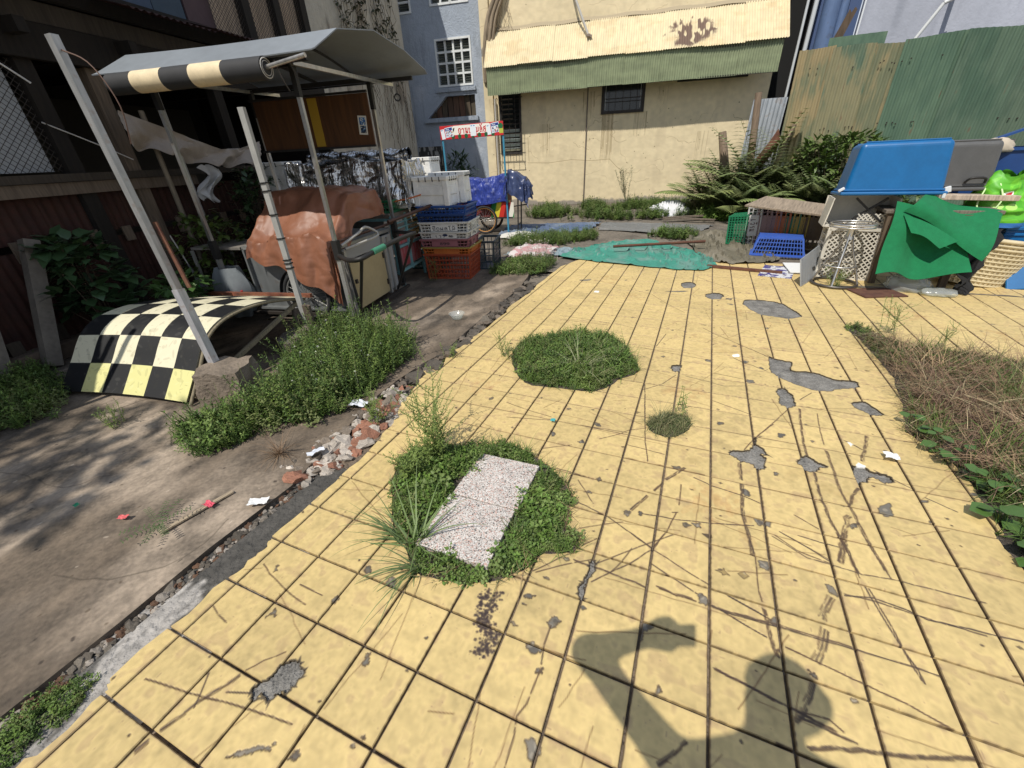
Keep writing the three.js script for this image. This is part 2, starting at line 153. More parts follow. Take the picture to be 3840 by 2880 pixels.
// outlines read off the paving, metres, [x, z]
const FLOOR = {"left":[[-1.814,0.863],[-1.79,0.792],[-1.8,0.655],[-1.832,0.626],[-1.827,0.436],[-1.816,0.218],[-1.8,0.099],[-1.795,0.045],[-1.826,0.001],[-1.818,-0.22],[-1.825,-0.444],[-1.825,-0.689],[-1.859,-0.873],[-1.881,-1.021],[-1.97,-1.176],[-2.006,-1.436],[-2.116,-1.623],[-2.007,-1.688],[-2.01,-1.781],[-2.073,-1.981],[-2.009,-2.265],[-2.033,-2.368],[-2.019,-2.523],[-2.005,-3.094],[-2.047,-3.226],[-2.029,-3.669],[-2.014,-3.827],[-2.047,-4.226],[-2.036,-5.145],[-1.849,-5.694]],
"soil":[[1.075,-3.561],[1.202,-3.666],[1.33,-3.386],[1.397,-3.219],[1.531,-3.224],[1.703,-3.145],[2.025,-3.062],[2.362,-3.049],[2.024,-2.024],[1.129,-0.777],[1.1,-0.957],[1.077,-1.077],[1.117,-1.165],[1.136,-1.449],[1.125,-1.631],[1.062,-1.724],[1.012,-1.86],[1.118,-2.295],[1.154,-2.653],[1.138,-2.873],[1.129,-3.18]],
"ring":[[-1.441,-0.867],[-1.247,-0.904],[-1.179,-0.977],[-1.056,-1.005],[-0.92,-0.961],[-0.797,-0.904],[-0.709,-0.828],[-0.643,-0.777],[-0.604,-0.71],[-0.611,-0.652],[-0.602,-0.53],[-0.554,-0.52],[-0.507,-0.476],[-0.51,-0.424],[-0.553,-0.392],[-0.655,-0.355],[-0.672,-0.267],[-0.736,-0.203],[-0.835,-0.132],[-0.98,-0.088],[-1.119,-0.086],[-1.214,-0.185],[-1.323,-0.237],[-1.421,-0.36],[-1.54,-0.496],[-1.615,-0.679],[-1.572,-0.777]],
"centre":[[-1.494,-2.02],[-1.565,-2.239],[-1.562,-2.472],[-1.422,-2.535],[-1.169,-2.757],[-0.859,-2.771],[-0.704,-2.655],[-0.543,-2.324],[-0.497,-2.184],[-0.517,-2.065],[-0.606,-2.009],[-0.649,-1.86],[-0.722,-1.749],[-0.882,-1.722],[-1.077,-1.705],[-1.207,-1.674],[-1.326,-1.771],[-1.416,-1.885]],
"small":[[-0.11,-1.54],[-0.121,-1.488],[-0.144,-1.441],[-0.176,-1.398],[-0.219,-1.369],[-0.265,-1.364],[-0.306,-1.378],[-0.34,-1.407],[-0.356,-1.454],[-0.344,-1.508],[-0.325,-1.562],[-0.285,-1.6],[-0.241,-1.637],[-0.194,-1.632],[-0.146,-1.629],[-0.115,-1.593]],
"chips":[[[0.409,-2.714],[0.447,-2.676],[0.558,-2.648],[0.529,-2.492],[0.698,-2.516],[0.785,-2.431],[0.912,-2.441],[0.911,-2.371],[0.815,-2.32],[0.721,-2.254],[0.626,-2.23],[0.528,-2.294],[0.454,-2.346],[0.404,-2.429]],[[0.312,-4.141],[0.443,-4.204],[0.588,-4.169],[0.677,-4.103],[0.745,-3.909],[0.783,-3.74],[0.668,-3.654],[0.538,-3.669],[0.429,-3.716],[0.345,-3.856],[0.292,-3.998]],[[-0.176,-4.608],[-0.19,-4.548],[-0.207,-4.482],[-0.253,-4.473],[-0.3,-4.455],[-0.332,-4.503],[-0.333,-4.569],[-0.352,-4.642],[-0.303,-4.682],[-0.264,-4.723],[-0.218,-4.713],[-0.186,-4.67]],[[0.12,-4.233],[0.097,-4.174],[0.076,-4.107],[0.023,-4.1],[-0.021,-4.102],[-0.047,-4.139],[-0.069,-4.184],[-0.063,-4.248],[-0.023,-4.296],[0.023,-4.325],[0.07,-4.322],[0.103,-4.287]],[[0.089,-1.339],[0.125,-1.363],[0.203,-1.391],[0.223,-1.513],[0.237,-1.53],[0.238,-1.472],[0.279,-1.396],[0.271,-1.372],[0.243,-1.383],[0.267,-1.328],[0.26,-1.255],[0.231,-1.234],[0.211,-1.257],[0.19,-1.28],[0.145,-1.273],[0.112,-1.314]],[[0.433,-1.421],[0.481,-1.449],[0.515,-1.399],[0.543,-1.379],[0.508,-1.356],[0.486,-1.319],[0.459,-1.309],[0.419,-1.364]],[[0.665,-1.423],[0.723,-1.435],[0.737,-1.411],[0.814,-1.392],[0.816,-1.348],[0.766,-1.338],[0.732,-1.371],[0.693,-1.311],[0.662,-1.282],[0.657,-1.344]],[[0.414,-2.171],[0.453,-2.201],[0.491,-2.113],[0.487,-1.985],[0.454,-1.929],[0.418,-1.962],[0.408,-2.052]],[[0.818,-2.114],[0.893,-2.17],[0.959,-2.046],[0.925,-2.006],[0.877,-2.004],[0.83,-2.059]],[[-1.352,0.463],[-1.331,0.428],[-1.32,0.381],[-1.298,0.36],[-1.262,0.348],[-1.229,0.365],[-1.22,0.41],[-1.234,0.431],[-1.267,0.44],[-1.264,0.464],[-1.312,0.466],[-1.324,0.485]],[[-0.455,-0.227],[-0.463,-0.272],[-0.449,-0.333],[-0.446,-0.4],[-0.424,-0.391],[-0.423,-0.367],[-0.44,-0.297],[-0.432,-0.226]],[[-0.212,-2.297],[-0.212,-2.258],[-0.232,-2.234],[-0.255,-2.223],[-0.269,-2.25],[-0.281,-2.275],[-0.274,-2.307],[-0.261,-2.332],[-0.24,-2.343],[-0.216,-2.336]]],
"pch":[[[-1.277,0.623],[-1.254,0.599],[-1.209,0.568],[-1.145,0.542],[-1.144,0.552],[-1.195,0.578],[-1.237,0.607],[-1.259,0.622]],[[-1.1,0.551],[-1.091,0.521],[-1.074,0.523],[-1.063,0.534],[-1.073,0.546]],[[-0.536,-0.096],[-0.514,-0.128],[-0.481,-0.122],[-0.489,-0.091],[-0.514,-0.072]],[[-0.485,0.252],[-0.454,0.233],[-0.427,0.265],[-0.429,0.302],[-0.46,0.296]],[[-0.221,-0.215],[-0.17,-0.217],[-0.207,-0.189],[-0.206,-0.146],[-0.217,-0.141]],[[-0.042,-0.399],[-0.009,-0.406],[-0.0,-0.364],[-0.033,-0.357]],[[0.171,-0.638],[0.215,-0.655],[0.221,-0.604],[0.177,-0.605]],[[0.4,-0.618],[0.433,-0.615],[0.434,-0.564],[0.403,-0.572]],[[0.191,-0.396],[0.222,-0.404],[0.218,-0.366],[0.197,-0.375]],[[-0.364,-0.723],[-0.338,-0.732],[-0.341,-0.684],[-0.363,-0.684]],[[-0.305,-0.733],[-0.284,-0.737],[-0.291,-0.711]],[[-0.077,-0.754],[-0.043,-0.767],[-0.032,-0.735],[-0.056,-0.726]],[[0.165,-0.875],[0.222,-0.874],[0.256,-0.88],[0.247,-0.84],[0.19,-0.833]],[[0.141,-1.07],[0.166,-1.062],[0.178,-1.007],[0.143,-1.01]],[[-0.539,-0.893],[-0.517,-0.906],[-0.502,-0.879],[-0.52,-0.863]],[[-0.577,-0.769],[-0.54,-0.791],[-0.526,-0.783],[-0.556,-0.759]],[[-0.193,-1.12],[-0.145,-1.127],[-0.138,-1.109],[-0.179,-1.099]],[[-0.712,-1.155],[-0.676,-1.181],[-0.655,-1.152],[-0.693,-1.138]],[[-0.666,-1.38],[-0.612,-1.372],[-0.61,-1.332],[-0.649,-1.338]],[[-0.891,-1.206],[-0.856,-1.192],[-0.845,-1.158],[-0.862,-1.152]],[[0.031,-1.624],[0.077,-1.634],[0.063,-1.602],[0.037,-1.593]],[[-1.613,-4.505],[-1.418,-4.6],[-1.445,-4.498],[-1.559,-4.447]],[[-0.049,-2.516],[-0.0,-2.514],[-0.0,-2.46],[-0.034,-2.467]],[[0.218,-2.584],[0.27,-2.565],[0.227,-2.499]],[[0.22,-2.256],[0.276,-2.267],[0.278,-2.216],[0.229,-2.199]],[[0.681,-1.131],[0.764,-1.21],[0.745,-1.095],[0.695,-1.069]],[[0.565,-0.99],[0.604,-1.012],[0.583,-0.976],[0.547,-0.948]],[[0.875,-1.259],[0.912,-1.265],[0.912,-1.245],[0.88,-1.233]],[[0.348,-1.62],[0.397,-1.625],[0.379,-1.576],[0.349,-1.572]],[[0.286,-1.236],[0.314,-1.246],[0.316,-1.218],[0.289,-1.208]],[[-1.663,0.131],[-1.673,0.098],[-1.661,0.094],[-1.643,0.124]],[[-1.527,0.29],[-1.513,0.255],[-1.52,0.232],[-1.493,0.247],[-1.48,0.272],[-1.505,0.262]],[[-1.336,0.134],[-1.328,0.104],[-1.306,0.117],[-1.308,0.144]],[[-1.308,-0.012],[-1.308,-0.042],[-1.284,-0.04],[-1.266,-0.011],[-1.289,-0.005]],[[-1.184,0.004],[-1.176,-0.039],[-1.151,-0.038],[-1.131,0.011]],[[-1.062,0.278],[-1.077,0.243],[-1.061,0.224],[-1.04,0.261]],[[-0.582,0.012],[-0.559,-0.01],[-0.506,0.003],[-0.521,0.022],[-0.557,0.032]],[[-0.519,0.064],[-0.493,0.054],[-0.487,0.071],[-0.509,0.08]],[[-0.659,-0.158],[-0.631,-0.174],[-0.6,-0.17],[-0.616,-0.148]],[[-0.142,-0.002],[-0.126,-0.022],[-0.143,-0.03],[-0.162,0.006]],[[0.279,-0.254],[0.31,-0.244],[0.311,-0.223],[0.296,-0.235]],[[-0.243,-3.066],[-0.194,-3.057],[-0.209,-3.028]],[[0.138,-4.167],[0.205,-4.185],[0.193,-4.112],[0.118,-4.109]],[[0.133,-3.962],[0.207,-3.982],[0.196,-3.931]],[[0.435,-3.341],[0.469,-3.376],[0.464,-3.325]],[[-0.583,-4.239],[-0.222,-4.371],[-0.28,-4.278]]],
"scr":[[0.012,[[-0.511,-0.375],[-0.41,-0.372],[-0.342,-0.369],[-0.257,-0.363],[-0.22,-0.355]]],[0.014,[[-0.182,-0.376],[-0.117,-0.369],[-0.049,-0.37]]],[0.008,[[-0.316,-0.594],[-0.219,-0.544],[-0.04,-0.469],[0.003,-0.453]]],[0.006,[[-0.501,-0.456],[-0.447,-0.517]]],[0.006,[[-0.651,-0.267],[-0.554,-0.384],[-0.517,-0.417]]],[0.006,[[-0.64,-0.265],[-0.533,-0.348],[-0.447,-0.403]]],[0.006,[[-0.424,-0.391],[-0.294,-0.516],[-0.146,-0.652]]],[0.007,[[-0.423,-0.304],[-0.346,-0.391],[-0.289,-0.449],[-0.219,-0.544],[-0.18,-0.646]]],[0.006,[[-0.362,-0.373],[-0.326,-0.44],[-0.3,-0.52]]],[0.005,[[-0.216,-0.471],[-0.121,-0.432],[-0.042,-0.399]]],[0.006,[[0.008,-0.372],[0.18,-0.316]]],[0.006,[[0.061,-0.434],[0.202,-0.387]]],[0.014,[[0.008,-0.367],[0.071,-0.368],[0.125,-0.37],[0.185,-0.371]]],[0.01,[[0.016,-0.145],[0.064,-0.138],[0.111,-0.132],[0.179,-0.117]]],[0.016,[[0.036,-0.364],[0.132,-0.364],[0.215,-0.374],[0.297,-0.371],[0.366,-0.377],[0.439,-0.377]]],[0.008,[[0.439,-0.377],[0.528,-0.377],[0.6,-0.382],[0.659,-0.377]]],[0.012,[[0.183,-0.426],[0.188,-0.363],[0.196,-0.292],[0.209,-0.257]]],[0.008,[[0.149,-0.771],[0.169,-0.661],[0.169,-0.491],[0.177,-0.449]]],[0.02,[[0.413,-0.566],[0.388,-0.512],[0.363,-0.455]]],[0.022,[[0.367,-0.416],[0.353,-0.376],[0.325,-0.315],[0.314,-0.287]]],[0.014,[[0.296,-0.217],[0.279,-0.171],[0.254,-0.108],[0.229,-0.079]]],[0.007,[[0.061,-0.434],[0.184,-0.393]]],[0.005,[[0.232,-0.303],[0.349,-0.282],[0.439,-0.267],[0.539,-0.249],[0.637,-0.22]]],[0.008,[[0.532,-0.659],[0.545,-0.578],[0.562,-0.502],[0.578,-0.444],[0.6,-0.375],[0.605,-0.333]]],[0.006,[[0.494,-0.903],[0.515,-0.782],[0.524,-0.688]]],[0.006,[[0.591,-0.939],[0.61,-0.819],[0.63,-0.724]]],[0.007,[[0.242,-0.793],[0.287,-0.764],[0.358,-0.722],[0.438,-0.717],[0.537,-0.71],[0.63,-0.724],[0.663,-0.726],[0.799,-0.727],[0.902,-0.728]]],[0.006,[[0.285,-0.823],[0.359,-0.785],[0.438,-0.741]]],[0.006,[[0.455,-0.592],[0.546,-0.598],[0.657,-0.589],[0.705,-0.585],[0.845,-0.583]]],[0.02,[[0.527,-0.915],[0.498,-0.819],[0.473,-0.737]]],[0.006,[[0.239,-0.109],[0.319,-0.122],[0.352,-0.101]]],[0.01,[[0.24,-0.112],[0.286,-0.102],[0.331,-0.096]]],[0.009,[[-1.733,0.115],[-1.667,0.139],[-1.572,0.161],[-1.478,0.179],[-1.414,0.185]]],[0.006,[[-1.507,0.129],[-1.453,0.131],[-1.382,0.131]]],[0.007,[[-1.422,0.434],[-1.391,0.389],[-1.341,0.338]]],[0.012,[[-1.511,0.648],[-1.49,0.594],[-1.476,0.55],[-1.452,0.511],[-1.424,0.45]]],[0.007,[[-1.475,0.574],[-1.494,0.539],[-1.532,0.486]]],[0.006,[[-1.718,0.58],[-1.564,0.556],[-1.468,0.539],[-1.358,0.516],[-1.262,0.501],[-1.147,0.485]]],[0.005,[[-1.422,0.503],[-1.341,0.474]]],[0.006,[[-1.758,0.32],[-1.702,0.339],[-1.635,0.348]]],[0.012,[[-1.528,0.714],[-1.516,0.679]]],[0.012,[[-0.338,-0.732],[-0.277,-0.854]]],[0.01,[[-0.254,-0.898],[-0.22,-0.964]]],[0.01,[[-0.206,-0.997],[-0.122,-1.125]]],[0.008,[[-0.535,-0.544],[-0.439,-0.602],[-0.357,-0.648]]],[0.008,[[-0.161,-0.783],[-0.136,-0.793]]],[0.007,[[-0.131,-0.988],[-0.133,-0.841]]],[0.007,[[-0.141,-0.791],[-0.172,-0.661],[-0.216,-0.562]]],[0.006,[[-0.283,-0.729],[-0.22,-0.738],[-0.143,-0.744],[-0.073,-0.763],[0.007,-0.778],[0.176,-0.828]]],[0.006,[[-0.611,-0.695],[-0.531,-0.684],[-0.512,-0.675],[-0.434,-0.657],[-0.368,-0.622],[-0.22,-0.548]]],[0.008,[[-0.593,-1.222],[-0.515,-1.288],[-0.444,-1.364],[-0.34,-1.427]]],[0.006,[[-0.403,-1.725],[-0.342,-1.276],[-0.308,-1.109]]],[0.006,[[-0.434,-1.219],[-0.23,-1.201]]],[0.007,[[-0.078,-1.063],[0.006,-1.029],[0.137,-1.008],[0.216,-0.98]]],[0.015,[[0.139,-1.261],[0.14,-1.125]]],[0.015,[[0.139,-1.097],[0.14,-1.001],[0.136,-0.879],[0.149,-0.776],[0.16,-0.656]]],[0.005,[[-0.875,-1.026],[-0.729,-1.113]]],[0.005,[[-1.2,-1.251],[-0.895,-1.314],[-0.668,-1.325],[-0.453,-1.335]]],[0.006,[[-1.27,-1.412],[-1.078,-1.368],[-0.929,-1.345]]],[0.006,[[-0.76,-0.892],[-0.549,-0.88]]],[0.005,[[-0.621,-0.844],[-0.508,-0.709]]],[0.005,[[0.003,-1.88],[0.228,-1.777]]],[0.007,[[0.168,-1.389],[0.223,-1.513],[0.339,-1.706]]],[0.012,[[0.205,-2.888],[0.306,-2.799],[0.417,-2.683]]],[0.01,[[0.158,-2.601],[0.222,-2.532],[0.286,-2.501],[0.375,-2.431]]],[0.006,[[-0.076,-3.189],[0.021,-3.074],[0.212,-2.89]]],[0.005,[[-0.512,-2.583],[-0.228,-2.534],[-0.0,-2.496]]],[0.006,[[-0.173,-2.172],[-0.012,-2.134],[0.081,-2.106],[0.202,-2.147]]],[0.006,[[-0.881,-4.243],[-0.633,-4.11],[-0.439,-3.806],[-0.253,-3.574]]],[0.006,[[-1.408,-4.555],[-0.937,-4.312]]],[0.005,[[-0.434,-1.877],[-0.318,-2.002],[-0.239,-2.166]]],[0.008,[[-0.433,-1.964],[-0.373,-1.497]]],[0.008,[[-0.441,-2.646],[-0.435,-2.2]]],[0.005,[[-0.426,-2.651],[-0.375,-2.954]]],[0.005,[[-0.202,-5.033],[0.002,-4.76],[0.227,-4.565]]],[0.006,[[0.02,-2.283],[0.208,-2.252]]],[0.004,[[-1.43,-3.15],[-0.826,-3.071],[-0.672,-3.013]]],[0.004,[[-1.397,-3.043],[-0.908,-3.02]]],[0.009,[[0.244,-1.547],[0.356,-1.753],[0.438,-1.909]]],[0.007,[[0.524,-2.06],[0.61,-2.186]]],[0.01,[[0.508,-1.948],[0.483,-1.732],[0.471,-1.568],[0.469,-1.445]]],[0.012,[[0.479,-1.307],[0.474,-1.101],[0.486,-0.968],[0.499,-0.882],[0.513,-0.811],[0.523,-0.714]]],[0.007,[[0.596,-1.92],[0.575,-1.713],[0.569,-1.58]]],[0.012,[[0.57,-1.524],[0.567,-1.368],[0.566,-1.211],[0.579,-1.117],[0.59,-1.007],[0.601,-0.895],[0.621,-0.757]]],[0.016,[[0.803,-1.745],[0.764,-1.616],[0.719,-1.483]]],[0.012,[[0.651,-1.251],[0.605,-1.175],[0.58,-1.101]]],[0.022,[[0.566,-1.035],[0.535,-0.951],[0.503,-0.838],[0.478,-0.737]]],[0.014,[[0.683,-1.655],[0.72,-1.623],[0.745,-1.593]]],[0.006,[[0.344,-0.958],[0.43,-0.904]]],[0.007,[[0.341,-0.835],[0.417,-0.825],[0.483,-0.824]]],[0.005,[[0.252,-0.802],[0.328,-0.746],[0.439,-0.722]]],[0.006,[[0.273,-0.83],[0.359,-0.783],[0.437,-0.733]]],[0.006,[[0.75,-1.425],[0.886,-1.321]]],[0.005,[[0.908,-1.28],[1.002,-1.221]]],[0.012,[[-0.126,0.171],[-0.091,0.134],[-0.055,0.087]]],[0.014,[[0.251,-0.023],[0.355,-0.062],[0.443,-0.087],[0.53,-0.114],[0.659,-0.164]]],[0.01,[[0.178,-0.005],[0.219,-0.001]]],[0.01,[[0.238,-0.098],[0.303,-0.092],[0.377,-0.086]]],[0.012,[[0.022,-0.146],[0.119,-0.132],[0.228,-0.113],[0.276,-0.106]]],[0.004,[[-0.501,0.056],[-0.509,0.17],[-0.525,0.211],[-0.513,0.258],[-0.51,0.335]]],[0.004,[[-0.514,-0.087],[-0.517,-0.013],[-0.504,0.049]]],[0.005,[[0.453,-0.585],[0.547,-0.612],[0.643,-0.599],[0.691,-0.581],[0.811,-0.592],[0.944,-0.602]]],[0.005,[[0.542,-0.651],[0.573,-0.498],[0.59,-0.38],[0.602,-0.34]]]],
"dark":[[[-0.787,-0.112],[-0.744,-0.123],[-0.734,-0.079],[-0.748,-0.023],[-0.765,-0.017],[-0.795,-0.076]],[[-0.757,-0.001],[-0.72,-0.006],[-0.685,0.027],[-0.687,0.08],[-0.711,0.09]]],
"white":[[[0.676,-1.427],[0.7,-1.466],[0.72,-1.443],[0.713,-1.402],[0.686,-1.382],[0.674,-1.407]],[[0.687,-1.645],[0.717,-1.633],[0.701,-1.61]],[[-1.285,-4.079],[-1.23,-4.093],[-1.224,-4.014],[-1.282,-4.019]],[[0.153,-2.655],[0.196,-2.687],[0.208,-2.644],[0.159,-2.619]]]};
// ---------------------------------------------------------------- shared surface textures
const T = {};
T.grain = tex(256, 256, (u, v) => 0.5 + 0.5 * (fbm(u, v, 16, 3, 4) - 0.5) * 2, true);
T.concrete = tex(512, 512, (u, v) => { const a = fbm(u, v, 6, 11, 5), b = fbm(u, v, 32, 17, 3), k = 0.55 + 0.75 * a + 0.35 * (b - 0.5); return [0.26 * k, 0.235 * k, 0.205 * k]; });
T.dirt = tex(512, 512, (u, v) => { const a = fbm(u, v, 5, 21, 5), b = fbm(u, v, 40, 27, 3), k = 0.35 + 0.9 * a + 0.6 * (b - 0.5); return [0.2 * k, 0.168 * k, 0.13 * k]; });
T.wood = tex(512, 512, (u, v) => { const w = fbm(u, v, 40, 31, 3, 3), g = vn(u + 0.02 * Math.sin(v * 12.566), v, 90, 2, 35), k = 0.45 + 0.7 * w + 0.25 * (g - 0.5); return [0.2 * k, 0.165 * k, 0.13 * k]; });
T.rust = tex(512, 512, (u, v) => { const a = fbm(u, v, 8, 41, 5), b = fbm(u, v, 40, 47, 3), k = 0.5 + a; return [mix(0.11, 0.2, b) * k, mix(0.05, 0.075, a) * k, 0.035 * k]; });
T.scuff = tex(512, 512, (u, v) => { const a = fbm(u, v, 7, 51, 5), b = fbm(u, v, 48, 57, 2), k = 0.8 + 0.3 * a + 0.12 * (b - 0.5); return [k * 0.95, k * 0.95, k * 0.94]; });
T.bumps = tex(512, 512, (u, v) => fbm(u, v, 24, 61, 4), true);
T.metal = tex(512, 512, (u, v) => { const a = fbm(u, v, 30, 71, 3, 4), b = fbm(u, v, 9, 77, 4), k = 0.72 + 0.3 * a + 0.25 * (b - 0.5), s = step(0.62, 0.75, b) * 0.5; return [k * mix(1, 0.75, s), k * mix(1, 0.6, s), k * mix(1, 0.5, s)]; });

// ---------------------------------------------------------------- paving
const CELL = 0.22, FX0 = -2.2, FZ0 = 1.3, FS = 7.4, PX = 2048;
const fx = (x) => ((x - FX0) / FS) * PX, fy = (z) => PX - ((FZ0 - z) / FS) * PX;
const round = (p, amp) => { let q = p; for (let k = 0; k < 2; k++) { const o = []; q.forEach((a, i) => { const b = q[(i + 1) % q.length]; o.push([mix(a[0], b[0], 0.25), mix(a[1], b[1], 0.25)], [mix(a[0], b[0], 0.75), mix(a[1], b[1], 0.75)]); }); q = o; } return q.map((a) => [a[0] + rr(-amp, amp), a[1] + rr(-amp, amp)]); };   // corners cut twice, then roughened
const broken = { soil: rough(FLOOR.soil, 0.012, 4), ring: round(FLOOR.ring, 0.006), centre: round(FLOOR.centre, 0.006), small: rough(FLOOR.small, 0.005, 2), chips: FLOOR.chips.map((p) => round(rough(p, 0.01, 2), 0.005)) };
const leftEdge = []; FLOOR.left.forEach((p, i) => { const q = FLOOR.left[i + 1]; leftEdge.push(p); if (q) for (let k = 1; k < 4; k++) leftEdge.push([mix(p[0], q[0], k / 4) + rr(-0.012, 0.012), mix(p[1], q[1], k / 4)]); });
const leftCut = [[-3, 1.6], [FLOOR.left[0][0] + 0.0, 1.6], ...leftEdge, [-1.85, -6.4], [-3, -6.4]];
{
  const path = (c, p, close = true) => { c.beginPath(); p.forEach((q, i) => (i ? c.lineTo(fx(q[0]), fy(q[1])) : c.moveTo(fx(q[0]), fy(q[1])))); if (close) c.closePath(); };
  const wob = (p, a) => { const o = []; for (let i = 0; i < p.length - 1; i++) { const n = Math.max(1, Math.round(Math.hypot(p[i + 1][0] - p[i][0], p[i + 1][1] - p[i][1]) / 0.035)); for (let k = 0; k < n; k++) o.push([mix(p[i][0], p[i + 1][0], k / n) + rr(-a, a), mix(p[i][1], p[i + 1][1], k / n) + rr(-a, a)]); } o.push(p[p.length - 1]); return o; };
  const mid = (p) => [p.reduce((a, q) => a + q[0], 0) / p.length, p.reduce((a, q) => a + q[1], 0) / p.length];
  const marks = [];       // drawn twice: once as colour, once as relief
  for (const p of FLOOR.pch) marks.push({ k: 'chip', p: round(rough(p.map((q) => { const m = mid(p); return [mix(m[0], q[0], 0.82), mix(m[1], q[1], 0.82)]; }), 0.006, 2), 0.004), c: pick(['#6d685e', '#7b7468', '#5c5850']) });
  for (const [w, p] of FLOOR.scr) marks.push({ k: 'line', p: wob(p, w * 0.22), w });
  for (let i = 0; i < 760; i++) { const x = rr(-1.9, 4.6), z = rr(1.0, -5.6), r = R() < 0.18 ? rr(0.01, 0.022) : rr(0.003, 0.01); marks.push({ k: 'chip', p: rough([[x - r, z], [x, z - r * rr(0.4, 1)], [x + r * rr(0.6, 1.5), z], [x, z + r * rr(0.4, 1)]], r * 0.35, 2), c: pick(['#7f745f', '#6f6552', '#9a8455', '#524535', '#5d5a52']) }); }
  for (let i = 0; i < 420; i++) { const x = rr(-1.8, 4.4), z = rr(0.9, -5.4), a = rr(-0.5, 0.5) + (R() < 0.4 ? 1.4 : 0), l = rr(0.05, 0.5); marks.push({ k: 'line', p: wob([[x, z], [x + Math.cos(a) * l, z - Math.sin(a) * l]], 0.003), w: rr(0.002, 0.004), faint: true }); }
  const big = [...broken.chips];
  T.floor = canvasTex(PX, PX, (c) => {
    const im = c.createImageData(PX, PX), d = im.data;
    for (let j = 0; j < PX; j++) for (let i = 0; i < PX; i++) {
      const u = i / PX, v = j / PX, x = FX0 + u * FS, z = FZ0 - FS + v * FS, tx = Math.floor(x / CELL), tz = Math.floor(-z / CELL);
      const a = fbm(u, v, 9, 101, 3), b = fbm(u, v, 190, 107, 2), q = vn(u, v, 620, 620, 113), h = hash(tx + 50, tz + 50, 9), ax = x / CELL - tx, az = -z / CELL - tz;
      const rim = Math.min(ax, 1 - ax, az, 1 - az), grime = step(0.09, 0.0, rim) * (0.35 + 0.9 * b);
      let k = 0.95 + 0.14 * (h - 0.5) + 0.26 * (a - 0.5) + 0.42 * (b - 0.5) + 0.2 * (q - 0.5);
      const joint = step(0.027, 0.015, rim + 0.012 * (q - 0.5)) * 0.8, brown = clamp(step(0.5, 0.7, b) * 0.5 + grime * 0.34 + step(0.55, 0.75, a) * 0.12 + step(0.72, 0.95, q) * 0.22 + (q > 0.975 ? 0.5 : 0)), o = (j * PX + i) * 4;
      d[o] = l2s(mix(mix(0.665, 0.36, brown), 0.15, joint) * k) * 255; d[o + 1] = l2s(mix(mix(0.5, 0.245, brown), 0.1, joint) * k) * 255; d[o + 2] = l2s(mix(mix(0.212, 0.125, brown), 0.065, joint) * k) * 255; d[o + 3] = 255;
    }
    c.putImageData(im, 0, 0);
    for (let i = 0; i < 46; i++) { const x = rr(-1.8, 4.4), z = rr(0.9, -5.4), r = rr(0.05, 0.22); c.fillStyle = pick(['rgba(150,105,60,', 'rgba(120,100,70,', 'rgba(160,115,70,']) + rr(0.05, 0.13) + ')'; for (let k = 0; k < 26; k++) { c.beginPath(); c.ellipse(fx(x + rr(-r, r)), fy(z + rr(-r, r)), (rr(0.1, 0.4) * r * PX) / FS, (rr(0.05, 0.2) * r * PX) / FS, rr(0, 3), 0, 7); c.fill(); } }
    for (const m of marks) {
      if (m.k === 'chip') { path(c, m.p); c.fillStyle = m.c; c.fill(); c.save(); c.clip(); const bx = m.p[0]; for (let k = 0; k < 26; k++) { c.fillStyle = pick(['rgba(60,52,42,.45)', 'rgba(190,178,155,.4)', 'rgba(120,105,80,.4)']); c.beginPath(); c.ellipse(fx(bx[0] + rr(-0.06, 0.06)), fy(bx[1] + rr(-0.06, 0.06)), rr(1, 6), rr(1, 3), rr(0, 3), 0, 7); c.fill(); } c.restore(); path(c, m.p); c.strokeStyle = 'rgba(62,46,32,.6)'; c.lineWidth = 1; c.stroke(); }
      else if (m.faint) { path(c, m.p, false); c.strokeStyle = 'rgba(86,60,34,.6)'; c.lineWidth = Math.max(0.8, (m.w * PX) / FS); c.stroke(); }
      else { const n = m.w > 0.009 ? 9 : 2; for (let k = 0; k < n; k++) { const dx = n > 2 ? rr(-0.5, 0.5) * m.w : 0; path(c, m.p.map((q) => [q[0] + dx + rr(-0.15, 0.15) * m.w, q[1] + dx * 0.6]), false); c.setLineDash(n > 2 ? [rr(5, 24), rr(2, 9)] : [rr(12, 50), rr(0.5, 4)]); c.strokeStyle = `rgba(${pick(['74,54,38', '92,72,50', '60,48,40'])},${n > 2 ? rr(0.35, 0.65) : rr(0.65, 0.95)})`; c.lineWidth = n > 2 ? 1.15 : Math.max(1.1, (m.w * 0.45 * PX) / FS); c.stroke(); } c.setLineDash([]); }
    }
    for (const p of big) { path(c, p); c.strokeStyle = 'rgba(48,40,32,.8)'; c.lineWidth = 2.4; c.stroke(); }
    for (const p of FLOOR.white) { c.fillStyle = '#eceae4'; path(c, rough(p, 0.006, 3)); c.fill(); }
    for (const p of FLOOR.dark) for (let k = 0; k < 240; k++) { const a = pick(p), b = pick(p), t = R(); c.fillStyle = 'rgba(52,40,38,.7)'; c.beginPath(); c.arc(fx(mix(a[0], b[0], t) + rr(-0.02, 0.02)), fy(mix(a[1], b[1], t) + rr(-0.02, 0.02)), rr(0.4, 1.7), 0, 7); c.fill(); }
  });
